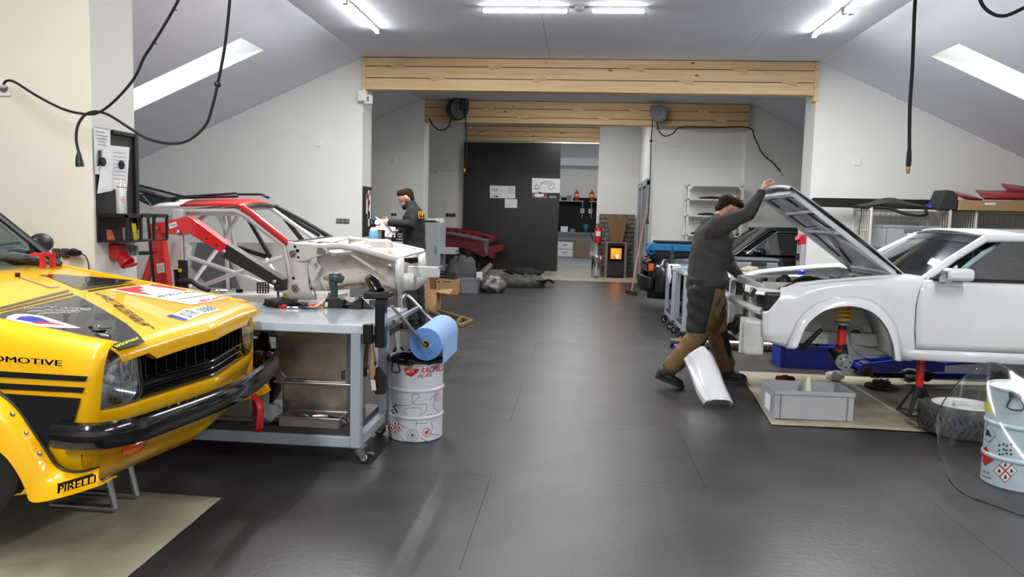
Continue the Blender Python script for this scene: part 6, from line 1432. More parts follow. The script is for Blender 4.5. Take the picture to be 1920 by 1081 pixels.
tag(MB().bx(-2.83, -2.6, 13.95, 14.3, .003, .42).build('carton', mat('cardboard_dark', (130, 100, 72), .85), None, bev=.004), 'brown carton half hidden behind the race shell nose', 'box')
crate('storage_crate', 'grey plastic crate behind the closed cardboard box', (-2.05, 14.55, .002), 0, .36, .4, .27, 'grey_plastic_dark')
crumple('seat_cover', mat('cover_grey', (84, 84, 84), .9), (-2.34, 15.3, .003), (.3, .2, .36), 'dark grey covered bundle heaped behind the cardboard box', 'bundle', 21)
crumple('gearbox', mat('cast_alloy', (150, 150, 148), .5, .5, col2=(84, 84, 84), scale=8), (-1.62, 14.75, .003), (.24, .2, .17), 'cast alloy gearbox lying on the dark floor', 'gearbox', 23, 24, 14, .22)
gp = thing('engine_part', 'dark bracket assembly with upright shaft beside the alloy gearbox', 'engine part')
MB().tube([(-1.95, 15.2, .003), (-1.9, 15.2, .3), (-1.72, 15.3, .5)], [.07, .09, .05], 10).build('shaft_housing', 'wreck_grey', gp, 60)
MB().bx(-2.0, -1.8, 15.05, 15.35, .003, .2).build('casting', 'dark_metal', gp, bev=.03)
MB().bx(-1.98, -1.86, 14.98, 15.05, .2, .36).build('light_plate', 'white_plastic', gp, bev=.01)
ft = thing('fuel_tank', 'flat dusty olive fuel tank lying on the floor in front of the sliding door', 'fuel tank')
rows = []
for k, (s, z) in enumerate(((.92, .003), (1, .07), (1.0, .12), (.8, .2), (.62, .2), (.5, .13), (.25, .12))):
    rows.append([(-1.22+.52*s*math.cos(2*PI*j/32)*(1+.06*math.cos(4*PI*j/32)), 16.4+.62*s*math.sin(2*PI*j/32), z+.02*math.sin(j*2.1)*(k > 2)) for j in range(32)])
MB().grid(rows, cu=True).build('tank_shell', mat('tank_dust', (96, 94, 82), .7, col2=(56, 55, 50), scale=7), ft, 60)
MB().tube([(-1.7+.0, 16.1, .13), (-1.2, 15.85, .13), (-.72, 16.1, .13), (-.62, 16.4, .14)], .03, 8).build('seam_flange', 'black_plastic', ft, 60)
MB().tube(spline([(-.72, 16.3, .1), (-.6, 16.35, .14), (-.52, 16.45, .08), (-.5, 16.55, .1)], 4), .025, 8).build('filler_neck', 'dark_metal', ft, 60)
crumple('dark_cloth', mat('cloth_dark', (52, 54, 54), .95), (-1.35, 19.3, .006), (.42, .3, .1), 'dark cloth dropped on the pale strip in front of the door', 'cloth', 31)
gf = thing('brass_frame', 'welded golden bar frame lying on the dark floor', 'frame')
mat('gold_bar', (168, 150, 100), .35, .7)
A = G(803, 581, .03); B = G(864, 610, .03); Cq = G(884, 601, .03); Dq = G(824, 583, .03); Eq = G(858, 602, .03); Fq = G(868, 594, .03)
for p, r in ((A, B), (B, Cq), (Cq, Dq), (Eq, Fq)): MB().bar(p, r, .045, .045).build('bar', 'gold_bar', gf, bev=.004)
MB().bar(A.lerp(B, .2), W(819, 572, A.lerp(B, .2).y+.05), .045, .045).build('short_post', 'gold_bar', gf, bev=.004)
MB().tube([A, G(799, 600, .012)], .01, 6).build('thin_rod', 'steel', gf)
# ================================================================ BACK WALL: DOOR NOTICES, STORE ROOM, STOVE
def notice(name, label, L, marks, cat='notice'):
    t = thing(name, label, cat); Y = 19.976
    MB().prism([W(x, y, Y) for x, y in L], (0, .003, 0)).build('sheet', 'white_paper', t)
    for m, poly in marks: decal('print', m, t, poly, lambda u, v: W(u, v, Y-.002))
    return t
R_ = lambda x0, y0, x1, y1: [(x0, y0), (x1, y0), (x1, y1), (x0, y1)]
mk = [('ink_black', R_(924+k*2.6, 353.5, 925.5+k*2.6, 355.5)) for k in range(4)] + [('ink_black', R_(924+k*2.6, 357, 925.5+k*2.6, 358)) for k in range(4)] + [('ink_black', R_(926, 367, 929, 369)), ('ink_black', R_(930, 366.5, 934, 369.5))] + [('ink_grey', R_(952, 350+k*2.6, 963, 350.6+k*2.6)) for k in range(6)]
notice('notice_sheet', 'wide printed notice on the black sliding door', [(918.5, 347.5), (966, 348.5), (966, 371.5), (918.5, 371)], mk)
notice('notice_sheet', 'small white sheet under the wide notice on the black door', [(946.5, 372.5), (970, 373), (969.5, 389.5), (946.5, 389)], [])
cal = notice('wall_calendar', 'calendar with car pictures and the year 2022 on the black door', [(997.5, 333.5), (1050, 335), (1049.5, 361.5), (997.5, 361)], [], 'calendar')
Yq = 19.976
MB().prism([W(x, y, Yq) for x, y in [(997.5, 361), (1026, 361.5), (1026, 371.5), (997.5, 371)]], (0, .003, 0)).build('photo_strip', mat('photo_grey', (120, 112, 118), .5, col2=(88, 60, 66), scale=3), cal)
MB().prism([W(x, y, Yq) for x, y in [(1026, 361.5), (1049.5, 361.8), (1049.5, 371.7), (1026, 371.5)]], (0, .003, 0)).build('photo_strip', 'ink_black', cal)
for m, poly in (('ink_red', R_(998, 361, 1026, 363)), ('ink_white', [(1001, 367), (1004, 362.5), (1009, 359), (1015, 359.5), (1020, 364), (1019, 368), (1008, 369.5)]), ('ink_blue', [(1007, 361), (1009, 359), (1015, 359.5), (1016, 361.5)])): decal('print', m, cal, poly, lambda u, v: W(u, v, Yq-.003))
lettering('2022', 'ink_white', cal, quadmap(W(1030, 371, Yq-.003), W(1043, 371.3, Yq-.003), W(1030, 366.5, Yq-.003)))
def pline(par, L, r=.006, m='ink_grey', Y=Yq-.003): MB().tube([W(x, y, Y) for x, y in L], r, 4).build('drawing_line', m, par)
pline(cal, [(1001, 353.5), (1012, 353), (1014, 344), (1020, 340), (1036, 340), (1040, 346), (1038, 353), (1044, 352)]); pline(cal, circ(12, 4, (1006.5, 350.5))); pline(cal, circ(12, 4, (1032.5, 351))); pline(cal, [(1014, 344), (1040, 344.5)])
# store room fittings
sf = thing('storeroom_shelf', 'wall shelf with brackets on the black panel in the store room', 'shelf')
MB().bx(-1.6, .12, 28.65, 28.94, 2.05, 2.08).build('board', 'grey_plastic', sf)
MB().bx(.32, 1.6, 28.65, 28.94, 2.05, 2.08).build('board', 'grey_plastic', sf)
for x in (.07, .4): MB().prism([(x, 28.68, 2.05), (x, 28.93, 2.05), (x, 28.93, 1.45)], (.03, 0, 0)).build('shelf_bracket', 'grey_plastic', sf)
def exting(name, label, loc, r, h, hose=True):
    t = thing(name, label, 'extinguisher', loc)
    MB().lathe([(r*.9, 0), (r, .01), (r, h*.72), (r*.8, h*.79), (r*.35, h*.83), (r*.35, h*.86)], n=20).build('cylinder', 'red_paint', t, 40)
    MB().bx(-r*.3, r*.3, -r*.3, r*.3, h*.86, h*.92).bx(-r*.9, r*.3, -r*.15, r*.15, h*.94, h*.98).build('valve', 'black_plastic', t)
    MB().bx(-r*.7, r*.7, -r*1.02, -r*.9, h*.35, h*.6).build('label', 'ink_yellow' if not hose else 'white_paper', t)
    if hose: MB().tube(spline([(-r*.4, 0, h*.9), (-r*1.6, -.02, h*.85), (-r*2.2, -.03, h*.5), (-r*1.4, -.04, h*.15), (-r*1.05, -.05, h*.1)], 5), .014, 6).build('hose', 'rubber', t, 60)
    return t
exting('fire_extinguisher', 'small red extinguisher with yellow band on the store room shelf', (-.137, 28.78, 2.081), .07, .42, False)
exting('fire_extinguisher', 'red extinguisher at the right end of the store room shelf', (.42, 28.78, 2.081), .08, .42, False)
exting('fire_extinguisher', 'red fire extinguisher with hose hanging on the white wall by the stove', (.48, 19.85, .84), .085, .5)
t = thing('tin_can', 'small grey tin on the left of the store room shelf', 'tin', (-.75, 28.78, 2.081)); MB().lathe([(.07, 0), (.07, .16), (.06, .17), (0, .17)], n=16).build('tin_body', 'grey_plastic', t, 40)
t = thing('storage_box', 'grey box with white edge on the store room shelf', 'box'); MB().bx(-.5, -.32, 28.7, 28.9, 2.081, 2.27).build('carton', 'grey_plastic_dark', t); MB().bx(-.32, -.28, 28.7, 28.9, 2.081, 2.29).build('white_edge', 'white_paper', t)
ct = thing('store_counter', 'grey counter top along the store room wall', 'counter')
MB().bx(-2.2, 3.0, 28.35, 28.94, .88, .93).build('worktop', 'grey_plastic_dark', ct); MB().bx(-2.2, 3.0, 28.88, 28.94, .62, .88).build('apron', 'white_plastic', ct)
for x in (-2.15, 2.9): MB().bx(x, x+.06, 28.4, 28.9, .002, .88).build('leg', 'white_plastic', ct)
dcab = thing('drawer_cabinet', 'pale drawer cabinet under the store room counter', 'cabinet')
MB().bx(-.8, -.2, 28.5, 28.86, .002, .58).build('carcass', 'grey_plastic', dcab)
for z in (.03, .31):
    d_ = MB().bx(-.78, -.22, 28.48, 28.5, z, z+.25).build('drawer', 'white_plastic', dcab); MB().bx(-.58, -.42, 28.46, 28.48, z+.14, z+.17).build('handle', 'steel', d_)
mat('brick_print', (150, 104, 84), .7, col2=(110, 118, 96), scale=14)
tag(MB().bx(-.17, .4, 28.45, 28.5, .01, .62).build('patterned_panel', 'brick_print', None, bev=.01), 'multicoloured patterned panel leaning under the counter', 'panel')
t = thing('paper_box', 'white box on the store room counter', 'box'); MB().bx(-.68, -.42, 28.5, 28.75, .931, 1.13).build('carton', 'white_paper', t, bev=.004)
t = thing('kettle', 'small dark appliance on the store room counter', 'appliance'); MB().lathe([(.12, 0), (.12, .08), (.09, .12), (0, .13)], (-.25, 28.6, .931), n=18).build('appliance_body', 'grey_plastic_dark', t, 40)
t = thing('blue_tool', 'turquoise power tool standing on the counter edge', 'tool'); MB().tube([(.22, 28.45, 1.2), (.25, 28.42, 1.1), (.24, 28.42, 1.0), (.25, 28.42, .96)], [.1, .09, .04, .02], 10).build('tool_body', mat('turquoise', (36, 120, 150), .4), t, 60)
def wallplate(name, label, px, py, Y, w_, h_, m='white_plastic', holes=1, cat='socket', hm='ink_grey', group=None):
    c = W(px, py, Y); t = thing(name, label, cat, group=group)
    MB().bx(c.x-w_/2, c.x+w_/2, Y-.014, Y-.0005, c.z-h_/2, c.z+h_/2).build('plate', m, t, bev=.003)
    for k in range(holes):
        x = c.x + (k-(holes-1)/2)*w_/max(1, holes)
        MB().lathe([(.03 if holes else 0, 0), (.026, -.003), (0, -.002)], (x, Y-.0145, c.z), (0, 1, 0), 14).build('socket_face', hm, t)
    return t
wallplate('wall_socket', 'left white socket on the black store room panel', 1092, 395, 28.94, .14, .16)
wallplate('wall_socket', 'right white socket on the black store room panel', 1107, 395.5, 28.94, .14, .16)
# stove corner: brick slab, pellet stove, shield, bin, broom
bw = thing('brick_screen', 'grey brick screen wall behind the pellet stove', 'brick wall')
mat('brick_grey', (128, 122, 114), .85, col2=(104, 98, 92), scale=9, bump=.3, bscale=40); mat('mortar', (92, 88, 84), .9)
MB().bx(.5, 1.4, 19.98, 20.098, .005, 1.58).build('mortar_bed', 'mortar', bw)
z = .01; k = 0
mb_ = None
while z < 1.56:
    x = .5 - (.14 if k % 2 else 0)
    while x < 1.4:
        x0, x1 = max(.5, x)+.006, min(1.4, x+.28)-.006
        if x1-x0 > .04: MB().bx(x0, x1, 19.955-random.uniform(0, .012), 19.98, z, z+.095+random.uniform(-.006, .004)).build('brick', 'brick_grey', bw, bev=.006)
        x += .28
    z += .112; k += 1
sv = thing('pellet_stove', 'black pellet stove with orange fire glowing behind its window', 'stove', (.93, 19.4, .004))
MB().bx(-.24, .24, -.02, .42, .02, .86).build('stove_body', mat('stove_black', (24, 24, 25), .35), sv, bev=.01)
for x in (-.27, .21): MB().bx(x, x+.06, -.05, .4, .0, .88).build('side_panel', mat('stove_grey', (120, 116, 108), .5), sv, bev=.01)
MB().bx(-.27, .27, -.05, .42, .86, .885).build('top_plate', 'stove_grey', sv, bev=.005)
MB().bx(-.2, .2, -.045, -.02, .4, .8).build('fire_door', 'black_gloss', sv, bev=.006)
m = mat('fire', (255, 120, 30), .6, col2=(200, 50, 10), scale=3, emit=1.3); 
MB().bx(-.13, .13, -.052, -.045, .47, .73).build('fire_window', 'fire', sv)
MB().ell((.03, -.055, .53), (.035, .006, .05), 12, 8).build('flame', emis('flame', (255, 210, 110), 3), sv, 180)
MB().bx(-.2, .2, -.04, -.02, .05, .36).build('ash_door', 'black_plastic', sv, bev=.005)
MB().bx(-.18, .18, -.045, -.03, .82, .835).build('air_slot', 'ink_black', sv)
MB().cyl((.22, -.06, .5), (.22, -.06, .65), .008, n=8).build('door_handle', 'steel', sv)
ld = bpy.data.lights.new('fire_glow', 'POINT'); ld.energy = .6; ld.color = (1, .4, .1); ld.shadow_soft_size = .1
lo = bpy.data.objects.new('fire_glow', ld); COL.objects.link(lo); lo.parent = sv; lo.location = (0, -.15, .6)
hs = thing('pellet_hopper', 'brown trapezoid panel standing on top of the pellet stove', 'panel')
MB().prism([(.79, 19.6, .892), (1.09, 19.6, .892), (1.2, 19.6, 1.48), (.68, 19.6, 1.5)], (0, .22, 0)).build('panel', mat('hardboard', (124, 94, 64), .7), hs, bev=.006)
for x in (.86, .94, 1.02): MB().lathe([(.012, 0), (0, .004)], (x, 19.599, .93), (0, -1, 0), 8).build('screw', 'steel', hs)
bn = thing('waste_bin', 'brushed steel pedal bin beside the pellet stove', 'bin', (.46, 19.35, .004))
MB().lathe([(.13, 0), (.135, .02), (.135, .42)], n=28).build('bin_body', 'chrome', bn, 40); MB().lathe([(.138, .42), (.138, .52), (.12, .545), (0, .56)], n=28).build('bin_lid', 'steel', bn, 40)
MB().lathe([(.03, 0), (.03, .008), (0, .008)], (0, -.139, .47), (0, -1, 0), 14).build('emblem', 'black_plastic', bn); MB().box((0, -.15, .02), (.08, .06, .015)).build('pedal', 'black_plastic', bn)
bm_ = thing('broom', 'long-handled broom leaning against the steel door frame', 'broom')
b0 = Vector((1.08, 15.75, .06)); b1 = Vector((1.375, 16.75, 1.8))
b0 = G(1184, 546, .05); b1 = WX(1213, 382, 1.385)
MB().tube([b0, b1], .014, 8).build('handle', 'handle_wood', bm_, 60)
MB().box(b0+Vector((0, 0, .0)), (.07, .4, .05), (0, 0, .3)).build('head', 'handle_brown', bm_, bev=.008); MB().box(b0+Vector((0, 0, -.035)), (.09, .4, .03), (0, 0, .3)).build('bristles', 'bristle', bm_)
# ================================================================ RIGHT BACK: shelf rack, black car, trolleys
rk = thing('metal_rack', 'white perforated metal shelving rack against the back partition', 'shelving')
for x in (2.1, 3.13):
    for y in (15.45, 15.9): MB().bx(x-.02, x+.02, y-.02, y+.02, 0.002, 2.2).build('upright', 'white_plastic', rk)
for z in (.35, .78, 1.2, 1.58, 1.9, 2.17): MB().bx(2.08, 3.15, 15.43, 15.92, z-.025, z).build('shelf', 'white_plastic', rk, bev=.003)
for x in (2.16, 3.07): MB().prism([(x-.04, 15.428, 2.14), (x+.04, 15.428, 2.14), (x+(.05 if x > 2.5 else -.05), 15.428, 2.06)], (0, .004, 0)).build('corner_gusset', 'white_plastic', rk)
for (px, py, z, w_, lb) in ((1335, 378, 1.901, .5, 'flat black trim on the upper shelf of the white rack'), (1325, 410, 1.581, .36, 'thin black strip on the middle shelf of the white rack'), (1305, 446, 1.201, .22, 'black part at the left of the lower rack shelf'), (1388, 443, 1.201, .2, 'black part at the right of the lower rack shelf')):
    c = W(px, py, 15.6); tag(MB().tube([(c.x-w_/2, 15.6, z+.02), (c.x, 15.62, z+.03), (c.x+w_/2, 15.6, z+.022)], [.012, .028, .02], 8, flat=.8).build('trim_part', 'black_plastic', None, 60), lb, 'car part')
bc = thing('sedan', 'black sedan parked behind the trolleys, windscreen and front wing in view', 'car')
mat('car_black', (14, 14, 16), .2, coat=.8)
y0_, y1_ = 12.35, 13.95
for s, ys in ((-1, y0_), (1, y1_)):
    sg = 1 if s < 0 else -1
    rows = []
    for x in [1.12+i*.12 for i in range(32)]:
        zt_ = interp(x, [(1.1, .80), (1.3, .88), (2.5, .95), (5, .98)]); zb = interp(abs(x-1.95), [(0, .66), (.15, .64), (.26, .55), (.34, .4), (.37, .22), (.5, .2)])
        e = max(0, 1.3-x)*.6
        rows.append([(x, ys+sg*(d+e), max(z, zb)) for d, z in ((.10, zt_), (.04, zt_-.03), (.0, zt_-.15), (-.01, .55), (.01, .4), (.05, .22))])
    MB().grid(rows).build('side', 'car_black', bc, 40, solid=.01)
    w_ = MB().lathe([(.18, -.09), (.26, -.1), (.3, -.08), (.305, 0), (.3, .08), (.26, .1), (.18, .09)], (1.95, ys+sg*.13, .306), (0, 1, 0), 28, cap=False).build('tyre', 'rubber', bc, 40)
    MB().lathe([(.18, -.06), (.1, -.04), (0, -.06)], (1.95, ys+sg*.13, .306), (0, sg, 0), 20, cap=False).build('rim', 'steel', w_, 40)
    ap_ = [(2.45, ys+sg*.08, .95), (3.0, ys+sg*.22, 1.36), (4.2, ys+sg*.24, 1.38)]
    MB().tube(ap_, .03, 8).build('a_pillar', 'car_black', bc, 60)
    MB().tube([(2.62, ys+sg*.05, .98), (3.1, ys+sg*.16, 1.33), (4.0, ys+sg*.18, 1.35)], .01, 6).build('chrome_strip', 'chrome', bc, 60)
    MB().add([(2.62, ys+sg*.06, .97), (4.3, ys+sg*.06, .98), (4.1, ys+sg*.2, 1.34), (3.1, ys+sg*.18, 1.32)], [(0, 1, 2, 3)]).build('side_window', 'dark_glass', bc)
    MB().ell((2.8, ys-sg*.06, 1.02), (.1, .07, .06), 14, 8).build('wing_mirror', 'black_gloss', bc, 180)
    for k in (0, 1): 
        hl = MB().lathe([(.06, 0), (.065, .04), (.05, .05), (0, .055)], (1.16, ys+sg*(.28+.17*k), .72), (-1, 0, 0), 18).build('headlight', 'chrome', bc, 40)
    MB().bx(1.12, 1.2, min(ys+sg*.06, ys+sg*.18), max(ys+sg*.06, ys+sg*.18), .66, .78).build('indicator', 'amber', bc, bev=.01)
MB().grid([[(3.0+.0*t-.05*math.sin(PI*t), lerp(y0_+.22, y1_-.22, t), 1.38) for t in [k/8 for k in range(9)]], [(4.2, lerp(y0_+.24, y1_-.24, k/8), 1.41) for k in range(9)]]).build('roof', 'car_black', bc, 60, solid=.03)
MB().grid([[(2.42-.12*math.sin(PI*k/8), lerp(y0_+.1, y1_-.1, k/8), .96) for k in range(9)], [(3.0-.06*math.sin(PI*k/8), lerp(y0_+.24, y1_-.24, k/8), 1.37) for k in range(9)]]).build('windscreen', 'dark_glass', bc, 180)
MB().bx(1.2, 2.4, y0_+.15, y1_-.15, .55, .8).build('engine', 'dark_metal', bc, bev=.04)
MB().bx(1.1, 1.24, y0_+.14, y1_-.14, .63, .82).build('grille_panel', 'car_black', bc, bev=.02)
MB().grid([[(1.06+.1*abs(2*k/10-1)**3, lerp(y0_-.0, y1_, k/10), z) for z in (.56, .54, .42, .34)] for k in range(11)]).build('front_bumper', 'black_plastic', bc, 50, solid=.08)
MB().bx(1.2, 5, y0_+.1, y1_-.1, .22, .3).build('floor_pan', 'black_matt', bc)
MB().bx(2.5, 2.8, y0_+.15, y1_-.15, .75, .97).build('dashboard', 'black_matt', bc)
tag(MB().box((2.62, 12.75, .985), (.1, .1, .02)).build('small_lid', 'red_plastic', None), 'small red thing lying behind the black sedan windscreen', 'part') if False else None
bb = thing('tool_bag', 'blue and black tool bag lying across the black sedan nose', 'bag')
mat('bag_blue', (18, 110, 160), .6)
MB().bx(1.12, 1.88, 12.45, 12.85, .84, .98).build('lower_bag', 'black_matt', bb, bev=.03)
MB().bx(1.10, 1.92, 12.42, 12.88, .98, 1.1).build('blue_side', 'bag_blue', bb, bev=.02)
MB().bx(1.2, 1.90, 12.44, 12.86, 1.1, 1.14).build('top_flap', 'black_matt', bb, bev=.018)
MB().tube(spline([(1.12, 12.42, 1.08), (1.08, 12.4, 1.0), (1.14, 12.4, .92), (1.2, 12.41, .97)], 4), .02, 6, flat=2).build('strap', 'bag_blue', bb, 60)
MB().tube(spline([(1.14, 12.44, .88), (1.02, 12.4, .82), (1.1, 12.42, .76)], 4), .015, 6).build('cord', 'black_plastic', bb, 60)
def trolley(label, x0, x1, y0, y1, h):
    t = thing('trolley', label, 'trolley')
    MB().bx(x0, x1, y0, y1, h-.05, h).build('top', 'grey_paint_light', t, bev=.005)
    for x in (x0+.01, x1-.06):
        for y in (y0+.01, y1-.06):
            MB().bx(x, x+.05, y, y+.05, .13, h-.05).build('leg', 'grey_paint', t, bev=.003); caster(t, x+.025, y+.025, .13, .045, 3.3)
    for y in (y0+.01, y1-.06): MB().bx(x0+.06, x1-.06, y, y+.05, .13, .18).build('rail', 'grey_paint', t)
    for x in (x0+.01, x1-.06): MB().bx(x, x+.05, y0+.06, y1-.06, .13, .18).build('rail', 'grey_paint', t)
    MB().bx(x0+.02, x1-.02, y0+.02, y1-.02, .181, .2).build('lower_shelf', 'shelf_brown', t)
    return t
trolley('grey wheeled trolley nearest behind the mechanic', 1.28, 3.0, 9.5, 10.25, .86)
trolley('grey wheeled trolley farther back with a white rag over its corner', 1.26, 3.0, 10.5, 11.3, .86)
wbt = thing('water_bottle', 'clear blue plastic water bottle on the farther trolley', 'bottle', (1.30, 10.95, .861))
MB().lathe([(.035, 0), (.038, .02), (.034, .06), (.038, .1), (.034, .14), (.037, .18), (.014, .23), (.014, .25)], n=18).build('bottle_body', glass('bottle_blue', (120, 190, 205), .3), wbt, 40); MB().lathe([(.017, .245), (.017, .265), (0, .267)], n=14).build('cap', 'ink_blue', wbt, 40)
rg = thing('white_rag', 'white rag hanging over the corner of the farther trolley', 'rag')
rows = []
for i in range(9):
    u = i/8; rows.append([(1.255-.01*math.sin(u*9)-(.0 if v < .3 else .012), 10.52+u*.24, .875+.012*math.sin(u*8)) if v < .01 else Vector((1.40-v*.5 if v < .3 else 1.242-.015*math.sin(u*11+v*6), 10.52+u*.24, .866+.01*math.sin(u*7) if v < .3 else .87-(v-.3)*.35)) for v in (.05, .15, .25, .3, .5, .7, 1.0)])
MB().grid(rows).build('cloth', 'white_paper', rg, 180, solid=.006)
sc_ = thing('small_parts', 'brass fitting and small metal parts on the nearer trolley', 'parts')
for k, (x, y, m, r, h) in enumerate(((1.48, 9.6, 'brass', .02, .05), (1.56, 9.68, 'steel', .03, .02), (1.62, 9.58, 'dark_metal', .025, .03), (1.43, 9.7, 'dark_metal', .03, .03))): MB().lathe([(r, 0), (r, h*.6), (r*.4, h*.7), (r*.3, h)], (x, y, .861), n=12).build('fitting', m, sc_, 40)
gcs = thing('hard_case', 'dark grey hard tool case on the trolley behind the raised bonnet', 'case')
MB().bx(2.12, 2.66, 10.55, 10.9, .861, .95).build('case_base', 'grey_plastic_dark', gcs, bev=.02); MB().bx(2.11, 2.67, 10.54, 10.91, .953, 1.0).build('case_lid', mat('case_grey', (84, 88, 92), .5), gcs, bev=.02)
MB().bx(2.3, 2.5, 10.52, 10.54, .9, .95).build('handle', 'black_plastic', gcs, bev=.006)
crumple('rag', mat('rag_beige', (160, 148, 120), .95), (2.12, 9.75, .861), (.1, .08, .04), 'crumpled beige rag on the nearer trolley by the bonnet', 'rag', 41)
tag(MB().bx(2.5, 2.95, 9.6, 10.0, .861, .885).build('metal_sheet', 'grey_plastic', None, bev=.003), 'flat grey sheet at the right end of the nearer trolley', 'sheet')
dt = thing('detergent_bag', 'striped purple and white packet on the nearer trolley shelf', 'packet')
MB().bx(1.35, 1.46, 9.54, 9.6, .201, .52).build('packet', mat('packet_white', (210, 205, 200), .5), dt, bev=.01)
for k in range(3): MB().add([(1.352, 9.537, .24+k*.07), (1.458, 9.537, .27+k*.07), (1.458, 9.537, .305+k*.07), (1.352, 9.537, .275+k*.07)], [(0, 1, 2, 3)]).build('stripe', mat('ink_purple', (52, 46, 120), .5), dt)
MB().add([(1.355, 9.537, .46), (1.455, 9.537, .46), (1.455, 9.537, .5), (1.355, 9.537, .5)], [(0, 1, 2, 3)]).build('stripe', 'ink_yellow', dt)
rbb = thing('spray_can', 'red bottle with blue base on the nearer trolley shelf', 'bottle', (1.80, 9.6, .201))
MB().lathe([(.04, 0), (.045, .02), (.045, .12), (.03, .14)], n=16).build('blue_base', 'ink_blue', rbb, 40); MB().lathe([(.03, .14), (.03, .3), (.02, .32), (.012, .36), (0, .36)], n=16).build('red_body', mat('ink_orange', (206, 64, 32), .4), rbb, 40)
crumple('engine_part', 'dark_metal', (2.1, 9.8, .201), (.25, .12, .12), 'dark oily engine parts on the nearer trolley shelf', 'engine part', 51)
crumple('engine_part', 'dark_metal', (1.62, 10.85, .201), (.2, .15, .1), 'dark metal parts on the farther trolley shelf', 'engine part', 52)
pb_ = thing('oil_canister', 'purple canister with white number behind the legs of the mechanic', 'canister', (1.23, 8.35, .002), .1)
MB().bx(-.16, .16, -.06, .1, 0, .14).build('canister_body', mat('purple', (66, 50, 160), .4), pb_, bev=.015); lettering('50', 'ink_white', pb_, quadmap((-.02, -.0615, .05), (.1, -.0615, .05), (-.02, -.0615, .12)))
# --- wire cages with bins along the right wall
mat('wire_white', (206, 203, 192), .5)
def cage(label, x0, x1, yf, yb, h, n=10):
    t = thing('wire_cage', label, 'cage')
    for x in (x0, x1):
        MB().tube(spline([(x, yf, .02), (x, yf, h-.12), (x, yf+.03, h-.03), (x, yf+.12, h), (x, yb-.1, h), (x, yb, h-.02), (x, yb, .02)], 4), .016, 8).build('side_frame', 'wire_white', t, 60)
        for k in range(n): y = lerp(yf+.05, yb-.04, k/(n-1)); MB().cyl((x, y, .1), (x, y, h-.005), .006, n=6).build('side_bar', 'wire_white', t)
        for z in (.1, .6, 1.1, h-.28): MB().cyl((x, yf, z), (x, yb, z), .006, n=6).build('cross_wire', 'wire_white', t)
    for k in range(13): x = lerp(x0+.06, x1-.06, k/12); MB().cyl((x, yb, .1), (x, yb, h-.01), .004, n=5).build('back_wire', 'wire_white', t)
    for k in range(12): z = lerp(.1, h-.01, k/11); MB().cyl((x0, yb, z), (x1, yb, z), .004, n=5).build('back_wire', 'wire_white', t)
    MB().tube([(x0, yf+.1, h), (x1, yf+.1, h)], .016, 8).build('top_bar', 'wire_white', t, 60); MB().tube([(x0, yb, h-.01), (x1, yb, h-.01)], .012, 8).build('top_bar', 'wire_white', t, 60)
    for k in range(7): y = lerp(yf+.14, yb-.05, k/6); MB().cyl((x0, y, h), (x1, y, h), .005, n=5).build('top_wire', 'wire_white', t)
    MB().bx(x0+.02, x1-.02, yf+.02, yb-.02, .95, .965).build('shelf', 'wire_white', t); MB().bx(x0+.02, x1-.02, yf+.02, yb-.02, .1, .115).build('floor_grid', 'wire_white', t)
    return t
cage('white wire cage holding grey bins behind the raised bonnet', 3.88, 4.89, 10.75, 11.42, 1.69)
cage('white wire cage with dark cloth at the right edge of the picture', 5.22, 6.2, 10.75, 11.42, 1.69)
for k, (z, h, lb, m) in enumerate(((.967, .22, 'lower grey bin under the labelled bin in the wire cage', 'grey_plastic_dark'), (1.19, .3, 'upper grey bin with paper label in the wire cage', 'grey_plastic'))):
    b_ = crate('storage_bin', lb, (4.45, 11.1, z), 0, .74, .5, h, m)
    if k:
        MB().add([(-.06, -.2585, .06), (.22, -.2585, .06), (.22, -.2585, .2), (-.06, -.2585, .2)], [(0, 1, 2, 3)]).build('paper_label', 'white_paper', b_); MB().bx(-.1, .1, -.268, -.258, .21, .25).build('grip', 'grey_plastic_dark', b_)
wallplate('price_tag', 'white tag clipped to the wire cage post', 1738, 434, 10.74, .1, .07, holes=0, cat='tag')
crumple('dark_cloth', 'cloth_dark', (5.7, 11.05, 1.2), (.42, .25, .14), 'black cloth heaped inside the right wire cage', 'cloth', 61)
tag(MB().bx(5.24, 6.18, 10.8, 11.4, 1.17, 1.199).build('cage_board', 'wire_white', None), 'white shelf board under the black cloth in the right cage', 'board')
# on top of the cages
ss = thing('black_splitter', 'long flat black panel lying on top of the wire cages', 'panel')
MB().prism([(3.1, 11.2, 1.715), (4.95, 11.2, 1.715), (4.95, 11.2, 1.85), (3.25, 11.2, 1.84)], (0, .03, 0)).build('panel', 'black_matt', ss)
bp_ = thing('bumper_cover', 'crumpled dark grey bumper cover on the left wire cage', 'car part')
rows = []
for i in range(17):
    u = i/16; x = lerp(3.75, 4.6, u); hh = interp(u, [(0, .02), (.25, .07), (.4, .13), (.55, .13), (.8, .07), (1, .04)])
    rows.append([(x, 10.86, 1.71+.02*math.sin(u*9)), (x, 10.83, 1.72+hh*.5), (x, 10.9, 1.72+hh), (x, 11.1, 1.72+hh*.9), (x, 11.15, 1.71)])
MB().grid(rows).build('cover', mat('cover_dark', (58, 60, 60), .7), bp_, 60, solid=.01)
MB().tube(spline([(3.76, 10.84, 1.715), (4.1, 10.80, 1.712), (4.3, 10.72, 1.64), (4.55, 10.72, 1.63), (4.6, 10.84, 1.72)], 5), .02, 8).build('rubber_lip', 'rubber', bp_, 60)
MB().tube(spline([(3.78, 10.85, 1.71), (3.74, 10.73, 1.6), (3.72, 10.72, 1.4), (3.74, 10.73, 1.3)], 5), .006, 6).build('wire', 'black_plastic', bp_, 60)
